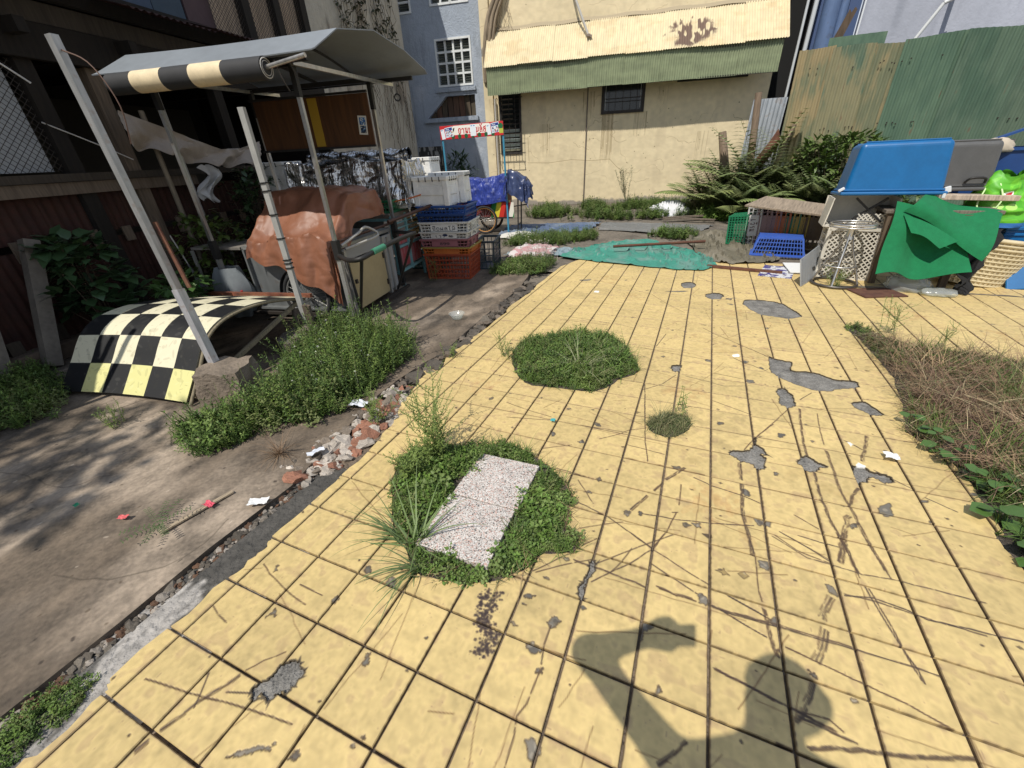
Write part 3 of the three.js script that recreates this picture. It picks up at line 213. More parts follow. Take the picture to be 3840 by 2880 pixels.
  T.floorBump = canvasTex(PX, PX, (c) => {
    const im = c.createImageData(PX, PX), d = im.data;
    for (let j = 0; j < PX; j++) for (let i = 0; i < PX; i++) { const u = i / PX, v = j / PX, o = (j * PX + i) * 4, k = 165 + 50 * (vn(u, v, 420, 420, 127) - 0.5) + 46 * (vn(u, v, 60, 60, 131) - 0.5); d[o] = d[o + 1] = d[o + 2] = k; d[o + 3] = 255; }
    c.putImageData(im, 0, 0);
    for (const m of marks) if (m.k === 'chip') { path(c, m.p); c.fillStyle = '#3a3a3a'; c.fill(); c.strokeStyle = '#1a1a1a'; c.lineWidth = 1; c.stroke(); } else { path(c, m.p, false); c.strokeStyle = m.faint ? 'rgba(60,60,60,.5)' : 'rgba(40,40,40,.8)'; c.lineWidth = Math.max(1, (m.w * 0.5 * PX) / FS); c.stroke(); }
  }, true);
}
const tileMat = std(0xffffff, 0.62, { map: T.floor, bumpMap: T.floorBump, bumpScale: 0.004 });
const floorUV = (g) => { const p = g.attributes.position, u = new Float32Array(p.count * 2); for (let i = 0; i < p.count; i++) { u[2 * i] = (p.getX(i) - FX0) / FS; u[2 * i + 1] = (FZ0 - p.getZ(i)) / FS; } g.setAttribute('uv', new THREE.Float32BufferAttribute(u, 2)); return g; };
const paving = new THREE.Group(); paving.name = 'tile_paving'; paving.userData.kind = 'structure'; scene.add(paving);
{
  const ev = new Evaluator(); ev.attributes = ['position', 'normal']; ev.useGroups = false;
  const prism = (p) => { const g = extr(p.map((q) => [q[0], -q[1]]), 0.2); g.rotateX(-Math.PI / 2); g.translate(0, -0.1, 0); g.deleteAttribute('uv'); const b = new Brush(g); b.updateMatrixWorld(); return b; };
  const holes = [broken.soil, broken.ring, broken.centre, broken.small, ...broken.chips, leftCut].map((p) => ({ p, b: prism(p) }));
  const proto = (() => { const w = CELL / 2 - 0.0038, b = 0.0025, g = new THREE.BoxGeometry(2 * w, 0.02, 2 * w, 1, 2, 1), q = g.attributes.position; for (let i = 0; i < q.count; i++) { if (q.getY(i) > 0.005) q.setXYZ(i, Math.sign(q.getX(i)) * (w - b), 0, Math.sign(q.getZ(i)) * (w - b)); else if (q.getY(i) > -0.005) q.setY(i, -0.004); else q.setY(i, -0.022); } const n = g.toNonIndexed(); n.computeVertexNormals(); n.deleteAttribute('uv'); return n; })();
  const cells = [];
  for (let T_ = -6; T_ < 27; T_++) for (let L = -11; L < 22; L++) {
    const cx = (L + 0.5) * CELL, cz = -(T_ + 0.5) * CELL;
    let hit = [], gone = false;
    for (const h of holes) { const d = edgeDist(h.p, cx, cz), inside = inPoly(h.p, cx, cz); if (inside && d > 0.156) { gone = true; break; } if (d < 0.156) hit.push(h); }
    if (!gone) cells.push({ cx, cz, hit });
  }
  const eye = camera.position, list = [];
  for (const c of cells) {
    let g = proto.clone(); g.translate(c.cx, rr(-0.0012, 0.0012), c.cz);
    if (c.hit.length) {
      g.setAttribute('uv', new THREE.Float32BufferAttribute(new Float32Array(g.attributes.position.count * 2), 2)); g.deleteAttribute('uv');
      let b = new Brush(g); b.updateMatrixWorld();
      for (const h of c.hit) { b = ev.evaluate(b, h.b, SUBTRACTION); b.updateMatrixWorld(); }
      g = b.geometry; const dr = g.drawRange, idx = g.index; g = idx ? g.toNonIndexed() : g;
      if (!g.attributes.position.count) continue;
      g.computeBoundingBox(); const s = g.boundingBox.getSize(V(0, 0, 0)); if (s.x < 0.012 || s.z < 0.012) continue;
    }
    const dx = c.cx - eye.x, dz = c.cz - eye.z, dist = Math.hypot(dx, eye.y, dz), seen = V(c.cx, 0, c.cz).project((camera.updateMatrixWorld(), camera.aspect = 4 / 3, camera.updateProjectionMatrix(), camera));
    const inView = Math.abs(seen.x) < 1.08 && Math.abs(seen.y) < 1.08 && seen.z < 1;
    list.push({ g: floorUV(g), s: (inView ? 1 : 1e-3) / dist ** 3 });
  }
  list.sort((a, b) => b.s - a.s);
  list.slice(0, 300).forEach((t) => part('tile', t.g, tileMat, paving, true));
  const rest = part('tile_remainder', list.slice(300).map((t) => t.g), tileMat, paving, true); rest.userData.kind = 'stuff';
}
const mortarMat = std(0xffffff, 0.95, { map: rep(tex(512, 512, (u, v) => { const a = fbm(u, v, 8, 141, 5), b = fbm(u, v, 64, 147, 2), k = 0.4 + 0.8 * a + 0.8 * (b - 0.5); return [0.2 * k, 0.15 * k, 0.105 * k]; }), 0.9), bumpMap: rep(T.bumps, 0.35), bumpScale: 0.012 });
struct('mortar_bed', flatPoly([[-1.83, 1.5], [5.2, 1.5], [5.2, -6.4], [-1.95, -6.4], [-2.0, -0.52], [-1.83, -0.5]], -0.016), mortarMat);

{ const bedMat = std(0xffffff, 0.96, { map: rep(tex(512, 512, (u, v) => { const a = fbm(u, v, 10, 143, 5), b = fbm(u, v, 70, 149, 2), k = 0.45 + 0.85 * a + 0.7 * (b - 0.5); return [0.25 * k, 0.235 * k, 0.21 * k]; }), 0.5), bumpMap: rep(T.bumps, 0.2), bumpScale: 0.01 });
  broken.chips.forEach((p, i) => { const cx = p.reduce((a, q) => a + q[0], 0) / p.length, cz = p.reduce((a, q) => a + q[1], 0) / p.length; struct('bared_screed' + (i ? '_' + String(i).padStart(3, '0') : ''), flatPoly(p.map((q) => [cx + (q[0] - cx) * 1.04, cz + (q[1] - cz) * 1.04]), -0.0085), bedMat); }); }
// ---------------------------------------------------------------- yard, gutter, bare ground
T.yard = canvasTex(1536, 1536, (c, w) => {
  const im = c.createImageData(w, w), d = im.data;
  for (let j = 0; j < w; j++) for (let i = 0; i < w; i++) {
    const u = i / w, v = j / w, a = fbm(u, v, 10, 151, 4, 5), b = fbm(u, v, 60, 157, 3, 36), e = fbm(u, v, 7, 163, 4), q = vn(u, v, 512, 512, 167), o = (j * w + i) * 4;
    const stain = step(0.55, 0.72, e) * 0.5, pale = step(0.5, 0.7, a) * (0.4 + b), k = 0.72 + 0.9 * (b - 0.5) + 0.3 * (q - 0.5);
    const r = mix(0.2, 0.44, clamp(pale)) * (1 - 0.6 * stain), g = mix(0.158, 0.365, clamp(pale)) * (1 - 0.57 * stain), bl = mix(0.115, 0.285, clamp(pale)) * (1 - 0.52 * stain);
    d[o] = l2s(r * k * 0.92) * 255; d[o + 1] = l2s(g * k * 0.88) * 255; d[o + 2] = l2s(bl * k * 0.84) * 255; d[o + 3] = 255;
  }
  c.putImageData(im, 0, 0);
  for (let i = 0; i < 60; i++) { let x = rr(0, w), y = rr(0, w), a = rr(0, 6); c.strokeStyle = `rgba(45,38,30,${rr(0.25, 0.7)})`; c.lineWidth = rr(0.8, 2.2); c.beginPath(); c.moveTo(x, y); for (let k = 0; k < 14; k++) { a += rr(-0.5, 0.5); x += Math.cos(a) * rr(6, 22); y += Math.sin(a) * rr(6, 22); c.lineTo(x, y); } c.stroke(); }
  for (let i = 0; i < 1500; i++) { c.fillStyle = pick(['rgba(40,34,28,.6)', 'rgba(225,210,190,.4)', 'rgba(70,58,45,.5)']); c.beginPath(); c.ellipse(rr(0, w), rr(0, w), rr(0.6, 3), rr(0.5, 2), rr(0, 3), 0, 7); c.fill(); }
});
const yardMat = std(0xffffff, 0.93, { map: rep(T.yard, 6.2), bumpMap: rep(T.bumps, 0.8), bumpScale: 0.006 });
const yardRim = [[-2.03, 3], [-2.02, 0.83], [-2.033, 0.5], [-2.037, 0.15], [-2.02, -0.28], [-2.09, -0.62], [-2.12, -0.8], [-2.2, -1.1], [-2.2, -1.45], [-2.16, -1.75], [-2.13, -1.95], [-2.15, -2.5], [-2.18, -3.05], [-2.19, -3.5], [-2.22, -3.96], [-2.3, -4.5], [-2.45, -5.0], [-2.9, -5.35], [-3.6, -5.6], [-4.6, -5.5], [-9, -5.2], [-9, 3]];
{ const g = extr(yardRim.map((p) => [p[0] + rr(-0.012, 0.012), -p[1]]), 0.07); g.rotateX(-Math.PI / 2); g.translate(0, -0.067, 0); struct('concrete_yard', g, yardMat); }
const gutterMat = std(0xffffff, 0.96, { map: rep(tex(512, 512, (u, v) => { const a = fbm(u, v, 4, 171, 5), b = fbm(u, v, 40, 177, 3), w = step(0.56, 0.68, a * 0.85 + b * 0.15), k = 0.6 + 0.8 * b; return [mix(0.075, 0.36, w) * k, mix(0.069, 0.335, w) * k, mix(0.06, 0.305, w) * k]; }), 0.9, 1.5), bumpMap: rep(T.bumps, 0.4), bumpScale: 0.012 });
{ const p = [[-1.965, 3], [-1.96, 0.6], [-1.965, 0.1], [-1.95, -0.3], [-1.93, -0.5], [-1.6, -0.5], [-1.6, 3]]; const g = extr(p.map((q) => [q[0] + rr(-0.006, 0.006), -q[1]]), 0.05); g.rotateX(-Math.PI / 2); g.translate(0, -0.0635, 0); struct('gutter_kerb', g, gutterMat); }
const dirtMat = std(0xffffff, 1, { map: rep(T.dirt, 1.4), bumpMap: rep(T.bumps, 0.7), bumpScale: 0.025 });
struct('ground', box(160, 0.02, 160, 0, -0.07, -20), dirtMat);
// rough soil over the back of the lot, with small humps
struct('bare_soil', sheet(90, 70, (u, v) => { const x = mix(-7.5, 8, u), z = mix(-4.9, -15.2, v), k = fbm(u, v, 14, 181, 4); return [x, -0.05 + 0.075 * k + 0.06 * step(-12, -13.4, z), z]; }), dirtMat);
const soilMat = std(0xffffff, 1, { map: rep(tex(512, 512, (u, v) => { const a = fbm(u, v, 8, 191, 5), b = fbm(u, v, 60, 197, 2), k = 0.4 + 0.8 * a + 0.7 * (b - 0.5); return [0.13 * k, 0.105 * k, 0.078 * k]; }), 0.6), bumpMap: rep(T.bumps, 0.25), bumpScale: 0.02 });
const soilPatch = (name, p, y, grow) => { const cx = p.reduce((a, q) => a + q[0], 0) / p.length, cz = p.reduce((a, q) => a + q[1], 0) / p.length; return struct(name, flatPoly(p.map((q) => [cx + (q[0] - cx) * grow, cz + (q[1] - cz) * grow]), y), soilMat); };
soilPatch('soil_bed', broken.ring, -0.0065, 1.02); soilPatch('soil_bed_001', broken.centre, -0.0065, 1.0); soilPatch('soil_bed_002', broken.soil, -0.0065, 1.0); soilPatch('soil_bed_003', broken.small, -0.0085, 0.97);
// two granite slabs in the near bed
const graniteMat = std(0xffffff, 0.7, { map: rep(tex(512, 512, (u, v) => { const a = vn(u, v, 110, 110, 201), b = vn(u, v, 75, 75, 207), e = fbm(u, v, 5, 211, 3), q = vn(u, v, 220, 220, 213); let c = [0.56, 0.5, 0.45]; if (a > 0.66) c = [0.7, 0.67, 0.63]; if (b > 0.72) c = [0.55, 0.37, 0.31]; if (a < 0.24) c = [0.12, 0.115, 0.11]; else if (q < 0.2) c = [0.28, 0.26, 0.24]; const k = 0.8 + 0.4 * e; return c.map((x) => x * k); }), 0.42), bumpMap: rep(T.bumps, 0.2), bumpScale: 0.002 });
for (const [z0, z1, l] of [[-0.845, -0.517, 'far pink granite paving slab bedded in the weedy hole'], [-0.511, -0.195, 'near pink granite paving slab bedded in the weedy hole']]) {
  const g = rbox(0.345, 0.03, z1 - z0, 0.004); const m = solo('granite_slab', l, 'paving slab', g, graniteMat, [-1.0, 0.012, (z0 + z1) / 2], 0.03, 'granite slabs in the near bed'); }
// ---------------------------------------------------------------- buildings round the lot (yard axes)
const fgroup = (name, label, cat, x, z, group) => thing(name, label, cat, F(x, 0, z), TURN, group);
// corrugated sheet: waves across x, in the x y plane from (0,0), bulging to +z
const corr = (w, h, pitch, amp, ny = 1, bend = null, per = 6) => { const n = Math.max(2, Math.round((w / pitch) * per)); return sheet(n, ny, (u, v) => { const x = u * w, y = v * h, z = amp * 0.5 * Math.sin((x / pitch) * 2 * Math.PI); return bend ? bend(x, y, z) : [x, y, z]; }); };
const slab = (pts, holes, depth) => { const s = new THREE.Shape(pts.map((p) => new THREE.Vector2(...p))); for (const h of holes) s.holes.push(new THREE.Path(h.map((p) => new THREE.Vector2(...p)))); return new THREE.ExtrudeGeometry(s, { depth, bevelEnabled: false }); };
const rect = (a, b, c, d) => [[a, c], [b, c], [b, d], [a, d]];
const glassMat = phys([0.55, 0.62, 0.6], 0.08, { metalness: 0, specularIntensity: 1 });
const darkGlass = phys([0.03, 0.035, 0.035], 0.12, {});
const blackMetal = std([0.022, 0.021, 0.02], 0.55, { metalness: 0.2 }), darkIron = std([0.05, 0.042, 0.036], 0.6, { metalness: 0.4 });

{ // cream house at the back
  T.cream = canvasTex(2048, 1024, (c, w, h) => {     // 7.8 m by 3.9 m, from the foot up
    const im = c.createImageData(w, h), d = im.data;
    for (let j = 0; j < h; j++) for (let i = 0; i < w; i++) {
      const u = i / w, v = j / h, a = fbm(u, v, 8, 301, 4, 4), b = fbm(u, v, 80, 307, 2, 40), e = fbm(u, v, 26, 311, 3, 3), y = (1 - v) * 3.9, o = (j * w + i) * 4;
      const drip = step(0.55, 0.78, e) * 0.5, blot = step(0.55, 0.72, a) * 0.4, k = 0.94 + 0.26 * (a - 0.5) + 0.2 * (b - 0.5), foot = step(0.0, 0.06, 0.2 + 0.24 * (a - 0.5) + 0.1 * (b - 0.5) - y), dirt = clamp(drip + blot) * 0.6;
      d[o] = l2s(mix(mix(0.8, 0.52, dirt), 0.34, foot) * k) * 255; d[o + 1] = l2s(mix(mix(0.675, 0.42, dirt), 0.3, foot) * k) * 255; d[o + 2] = l2s(mix(mix(0.44, 0.28, dirt), 0.25, foot) * k) * 255; d[o + 3] = 255;
    }
    c.putImageData(im, 0, 0);
    const X = (s) => ((s + 3.05) / 7.8) * w, Y = (y) => h - (y / 3.9) * h;
    for (const [s, y0, y1, n] of [[0.6, 2.35, 1.1, 60], [1.5, 2.35, 1.75, 24], [0.05, 2.9, 2.2, 20], [2.0, 2.9, 2.4, 14], [-1.2, 2.2, 1.3, 24], [3.2, 1.8, 0.6, 14]]) for (let k = 0; k < n; k++) { const x = X(s + rr(-0.16, 0.16)), l = rr(0.3, 1); c.strokeStyle = `rgba(104,84,56,${rr(0.06, 0.2)})`; c.lineWidth = rr(1, 6); c.beginPath(); c.moveTo(x, Y(y0)); c.bezierCurveTo(x + rr(-4, 4), Y(mix(y0, y1, l * 0.5)), x + rr(-6, 6), Y(mix(y0, y1, l * 0.8)), x + rr(-4, 4), Y(mix(y0, y1, l))); c.stroke(); }
    for (let i = 0; i < 34; i++) { let x = X(rr(-2.6, 4.6)), y = Y(rr(0.5, 2.6)), a = rr(0, 6); c.strokeStyle = `rgba(96,76,50,${rr(0.25, 0.65)})`; c.lineWidth = rr(0.8, 2); c.beginPath(); c.moveTo(x, y); for (let k = 0; k < 16; k++) { a += rr(-0.7, 0.7); x += Math.cos(a) * rr(3, 16); y += Math.sin(a) * rr(3, 12); c.lineTo(x, y); } c.stroke(); }
    for (let i = 0; i < 110; i++) { c.fillStyle = pick(['rgba(95,80,55,.55)', 'rgba(250,235,200,.5)', 'rgba(70,58,40,.6)', 'rgba(205,180,130,.4)']); const x = X(rr(-2.6, 4.6)), y = Y(rr(0.2, 2.9)); c.beginPath(); for (let k = 0; k < 9; k++) c.lineTo(x + Math.cos(k * 0.7) * rr(1, 7), y + Math.sin(k * 0.7) * rr(1, 5)); c.fill(); }
    c.strokeStyle = 'rgba(120,98,66,.6)'; c.lineWidth = 3; for (const p of [[[-1.75, 1.22], [-1.1, 1.19], [-0.4, 1.25], [0.2, 1.2], [0.72, 1.22], [0.95, 1.0], [1.1, 0.9]], [[-1.72, 1.9], [-1.7, 1.25]]]) { c.beginPath(); p.forEach((q, i) => c[i ? 'lineTo' : 'moveTo'](X(q[0]), Y(q[1]))); c.stroke(); }
  });
  const wallMat = std(0xffffff, 0.92, { map: T.cream, bumpMap: rep(T.bumps, 0.9), bumpScale: 0.008 });
  const g = fgroup('cream_house', 'cream plastered house with corrugated awning across the back', 'house', -1.235, -13.46);
  const wg = slab(rect(-2.97, 4.65, -0.1, 7.5), [rect(-2.53, -1.93, 1.53, 3.35), rect(0.46, 1.5, 2.4, 3.3), rect(2.42, 4.02, 3.0, 3.45)], 0.2); wg.translate(0, 0, -0.2);
  { const p = wg.attributes.position, u = wg.attributes.uv; for (let i = 0; i < p.count; i++) u.setXY(i, (p.getX(i) + 3.05) / 7.8, p.getY(i) / 3.9); }
  part('wall', wg, wallMat, g, true);
  const side = std(0xffffff, 0.9, { map: rep(T.concrete, 2), color: col(1.4, 1.2, 0.85) });
  part('side_wall', bb(4.45, 4.648, -0.1, 7.5, -6, -0.201), side, g); part('side_wall', bb(-2.968, -2.8, -0.1, 7.5, -6, -0.201), side, g);
  part('back_wall', bb(-2.79, 4.44, -0.1, 7.5, -3.2, -3.0), std([0.05, 0.045, 0.04], 1), g);
  part('pilaster', bb(-2.98, -2.72, -0.1, 7.5, 0.002, 0.07), std(0xffffff, 0.9, { map: rep(T.cream, 7.8, 3.9) }), g);
  part('downpipe', rod(V(-2.66, 0.0, 0.1), V(-2.66, 2.9, 0.1), 0.028), std([0.5, 0.47, 0.42], 0.6), g);
  // awning: cream sheets sloping out, green sheets hanging from their edge
  const top = tex(1024, 256, (u, v) => { const s = -2.78 + u * 7.43, a = fbm(u, v, 20, 321, 4, 8), b = fbm(u, v, 120, 327, 2, 6), q = Math.hypot((s - 2.55) / 0.62, (v - 0.42) / 0.42), hole = step(1.0, 0.7, q + 0.8 * (a - 0.5)) * step(0.42, 0.56, b + 0.45 * (0.55 - v)), o = step(0.5, 0.75, a) * 0.35 + step(0.55, 0.95, u) * 0.12, k = 0.95 + 0.25 * (b - 0.5); return [mix(mix(0.74, 0.6, o), 0.16, hole) * k, mix(mix(0.64, 0.42, o), 0.1, hole) * k, mix(mix(0.42, 0.2, o), 0.07, hole) * k]; });
  const green = tex(1024, 256, (u, v) => { const a = fbm(u, v, 16, 331, 4, 6), b = fbm(u, v, 140, 337, 2, 5), k = 0.85 + 0.4 * (a - 0.5) + 0.3 * (b - 0.5), d = step(0.62, 0.8, b) * 0.35; return [mix(0.3, 0.2, d) * k, mix(0.345, 0.24, d) * k, mix(0.2, 0.14, d) * k]; });
  const topMat = std(0xffffff, 0.6, { map: top }), greenMat = std(0xffffff, 0.62, { map: green });
  const N = 8;
  for (let i = 0; i < N; i++) {
    const a = mix(-2.78, 4.65, i / N), b = mix(-2.78, 4.65, (i + 1) / N) + 0.02, dy = rr(-0.008, 0.008), lift = (i % 2) * 0.006;
    const gg = corr(b - a, 1, 0.058, 0.022, 3, (x, y, z) => [a + x, mix(3.56, 4.42, y) + dy + z * 0.6 + lift, mix(0.68, 0.03, y) + z * 0.8 + lift]);
    { const u = gg.attributes.uv, p = gg.attributes.position; for (let k = 0; k < u.count; k++) u.setX(k, (p.getX(k) + 2.78) / 7.43); }
    part('awning_sheet', gg, topMat, g, true);
    const a2 = mix(-2.72, 4.57, i / N), b2 = mix(-2.72, 4.57, (i + 1) / N) + 0.02;
    const g2 = corr(b2 - a2, 0.66, 0.058, 0.022, 2, (x, y, z) => [a2 + x, 2.93 + y + dy, 0.615 + z + lift + 0.02 * Math.sin((a2 + x) * 1.3)]);
    { const u = g2.attributes.uv, p = g2.attributes.position; for (let k = 0; k < u.count; k++) u.setX(k, (p.getX(k) + 2.78) / 7.43); }
    part('fascia_sheet', g2, greenMat, g, true);
  }
  part('awning_rail', [bb(-2.7, 4.55, 2.93, 2.96, 0.585, 0.6), bb(-2.7, 4.55, 3.5, 3.54, 0.57, 0.6), ...[-2.6, -0.8, 1.0, 2.8, 4.4].map((s) => bar(V(s, 3.5, 0.56), V(s, 3.1, 0.02), 0.03))], darkIron, g);
  part('flashing', sheet(60, 1, (u, v) => [mix(-2.8, 4.65, u), 4.42 + v * 0.08 + 0.012 * Math.sin(u * 40), 0.05 - v * 0.045]), std([0.4, 0.33, 0.22], 0.9), g);
  // louvre window at the left with a bar grille
  const w1 = part('window', [bb(-2.56, -2.5, 1.47, 3.3, -0.05, 0.03), bb(-1.96, -1.9, 1.47, 3.3, -0.05, 0.03), bb(-2.5, -1.96, 1.47, 1.53, -0.05, 0.03), bb(-2.5, -1.96, 3.24, 3.3, -0.05, 0.03)], std([0.03, 0.026, 0.022], 0.7), g);
  for (let i = 0; i < 14; i++) { const m = part('louvre', box(0.53, 0.006, 0.11, -2.23, 1.6 + i * 0.122, -0.06, -0.75, 0, 0), i < 5 ? glassMat : darkGlass, w1); }
  const gr = []; for (let i = 0; i < 5; i++) gr.push(bar(V(-2.6 + i * 0.18, 1.28, 0.16), V(-2.6 + i * 0.18, 3.0, 0.16), 0.012)); for (const y of [1.28, 1.5, 1.75, 2.0, 2.25]) gr.push(bar(V(-2.6, y, 0.16), V(-1.86, y, 0.16), 0.012)); for (const x of [-2.6, -1.86]) for (const y of [1.28, 2.9]) gr.push(bar(V(x, y, 0), V(x, y, 0.16), 0.012));
  part('window_grille', gr, darkIron, g);
  const w2 = part('window', [bb(0.4, 0.47, 2.34, 3.3, -0.06, 0.05), bb(1.49, 1.56, 2.34, 3.3, -0.06, 0.05), bb(0.47, 1.49, 2.34, 2.41, -0.06, 0.05)], std([0.028, 0.022, 0.018], 0.7), g);
  part('pane', bb(0.47, 1.49, 2.41, 3.3, -0.09, -0.08), darkGlass, w2);
  part('window_bar', [...[0.6, 0.78, 0.98, 1.18, 1.36].map((s) => bar(V(s, 2.41, -0.03), V(s, 3.2, -0.03), 0.012)), bar(V(0.47, 2.62, -0.03), V(1.49, 2.62, -0.03), 0.012), bar(V(0.47, 2.7, -0.03), V(1.49, 2.7, -0.03), 0.012)], darkIron, w2);
  for (const x of [0.5, 1.44]) part('curtain_edge', bb(x, x + 0.015, 2.45, 3.2, -0.07, -0.06), std([0.55, 0.55, 0.52], 0.7), w2);
  const w3 = part('window', [bb(2.36, 4.08, 2.95, 3.02, -0.06, 0.05), bb(2.36, 2.43, 3.02, 3.45, -0.06, 0.05), bb(4.01, 4.08, 3.02, 3.45, -0.06, 0.05)], std([0.028, 0.022, 0.018], 0.7), g);
  part('pane', bb(2.43, 4.01, 3.02, 3.45, -0.09, -0.08), darkGlass, w3);
  part('conduit', rod(V(0.0, 0.02, 0.03), V(0.015, 3.0, 0.03), 0.016), std([0.16, 0.13, 0.11], 0.7), g);
  part('vent_pipe', [rod(V(-0.38, 4.84, 0.36), V(-0.02, 4.08, 0.4), 0.03), rod(V(-0.6, 5.4, 0.02), V(-0.38, 4.84, 0.36), 0.028)], std([0.5, 0.48, 0.44], 0.75), g);
  part('vent_cap', [rbox(0.1, 0.07, 0.1, 0.02, 0.0, 4.05, 0.4), rbox(0.05, 0.06, 0.05, 0.01, 0.06, 4.03, 0.42)], std([0.25, 0.2, 0.16], 0.9), g);
  // dead creeper trunks coming down the corner
  const trunks = []; for (const [x, k] of [[-2.6, 0.06], [-2.48, 0.05], [-2.38, 0.035], [-2.55, 0.03]]) trunks.push(tube([V(x + 0.25, 5.6, 0.1), V(x + 0.12, 5.15, 0.13), V(x - 0.1, 4.75, 0.12), V(x - 0.2, 4.35, 0.16), V(x - 0.28, 3.8, 0.12), V(x - 0.3, 3.3, 0.1)], k, 6));
  for (let i = 0; i < 26; i++) { const x = rr(-2.65, -2.1), y = rr(4.5, 5.2); trunks.push(tube([V(x, y, 0.03), V(x + rr(-0.1, 0.1), y - 0.2, rr(0.02, 0.1)), V(x + rr(-0.25, 0.2), y - rr(0.3, 0.7), 0.03)], 0.004, 4, 5)); }
  solo('dead_creeper', 'dry grey creeper trunks hanging at the cream house corner', 'creeper', trunks, std(0xffffff, 0.95, { map: rep(T.wood, 0.5), color: col(1.7, 1.6, 1.4) }), F(-1.235, 0, -13.46), TURN);
}
{ // blue-grey house, set back a little
  const m = std(0xffffff, 0.92, { map: rep(tex(1024, 1024, (u, v) => { const a = fbm(u, v, 6, 341, 5), b = fbm(u, v, 50, 347, 3, 8), e = fbm(u, v, 60, 349, 2), k = 0.9 + 0.25 * (a - 0.5) + 0.15 * (e - 0.5), s = step(0.6, 0.75, b) * 0.3, w = step(0.62, 0.7, a) * 0.25; return [mix(mix(0.4, 0.18, s), 0.62, w) * k, mix(mix(0.45, 0.2, s), 0.64, w) * k, mix(mix(0.525, 0.22, s), 0.67, w) * k]; }), 5), bumpMap: rep(T.bumps, 0.7), bumpScale: 0.01 });
  const g = fgroup('blue_house', 'pale blue plastered house with glass block window', 'house', -5.5, -13.75);
  const W = slab(rect(-4.5, 1.32, -0.1, 7.5), [rect(-0.16, 0.84, 3.38, 4.42), rect(-0.18, 0.35, 5.24, 6.2), rect(0.42, 0.86, 5.24, 6.2), rect(-1.2, -0.85, 5.15, 6.0), [[-0.68, 2.56], [0.9, 2.56], [0.9, 3.1], [-0.02, 3.1], [-0.3, 2.86]]], 0.25); W.translate(0, 0, -0.25);
  part('wall', W, m, g);
  part('back_wall', [bb(-4.4, 1.3, 0, 7.4, -2.6, -2.4), bb(-4.5, -4.3, 0, 7.4, -2.4, -0.26), bb(1.1, 1.31, 0, 7.4, -2.4, -0.26)], std([0.04, 0.04, 0.04], 1), g);
  const white = std(0xffffff, 0.7, { map: rep(T.scuff, 0.8), color: col(0.78, 0.8, 0.8) }), block = phys([0.05, 0.07, 0.07], 0.1, { specularIntensity: 1 }), shade = std([0.16, 0.17, 0.15], 0.6);
  const win = (x0, x1, y0, y1, nx, ny) => {
    const w = part('window', [bb(x0 - 0.05, x1 + 0.05, y0 - 0.05, y0, -0.02, 0.02), bb(x0 - 0.05, x1 + 0.05, y1, y1 + 0.05, -0.02, 0.02), bb(x0 - 0.05, x0, y0, y1, -0.02, 0.02), bb(x1, x1 + 0.05, y0, y1, -0.02, 0.02)], white, g), bars = [];
    for (let i = 1; i < nx; i++) bars.push(bb(mix(x0, x1, i / nx) - 0.025, mix(x0, x1, i / nx) + 0.025, y0, y1, -0.11, -0.03)); for (let j = 1; j < ny; j++) bars.push(bb(x0, x1, mix(y0, y1, j / ny) - 0.025, mix(y0, y1, j / ny) + 0.025, -0.105, -0.035)); part('glazing_bar', bars, white, w);
    for (let i = 0; i < nx; i++) for (let j = 0; j < ny; j++) { const a = mix(x0, x1, i / nx) + 0.02, b = mix(x0, x1, (i + 1) / nx) - 0.02, c = mix(y0, y1, j / ny) + 0.02, d = mix(y0, y1, (j + 1) / ny) - 0.02, q = part('pane', bb(a, b, c, d, -0.12, -0.11), block, w); }
    const sl = []; for (let y = y0 + 0.03; y < y1; y += 0.06) sl.push(box(x1 - x0, 0.004, 0.05, (x0 + x1) / 2, y, -0.09, -0.6)); part('ventilation_slat', sl, shade, w);
  };
  win(-0.16, 0.84, 3.38, 4.42, 4, 4); win(-0.18, 0.35, 5.24, 6.2, 2, 4); win(0.42, 0.86, 5.24, 6.2, 2, 4); win(-1.2, -0.85, 5.15, 6.0, 1, 4);
  part('sill', [bb(-0.3, 0.95, 3.2, 3.3, 0.002, 0.06), bb(-0.75, 0.98, 2.44, 2.54, 0.002, 0.12)], m, g);
  for (let i = 0; i < 8; i++) part('plank', box(0.17, 0.62, 0.02, -0.52 + i * 0.19, 2.82 + rr(-0.02, 0.02), -0.14 + rr(-0.02, 0.02), 0, rr(-0.1, 0.1), rr(-0.04, 0.04)), std(0xffffff, 0.9, { map: rep(T.wood, 0.7), color: col(rr(0.5, 0.9), 0.5, 0.42) }), g);
}
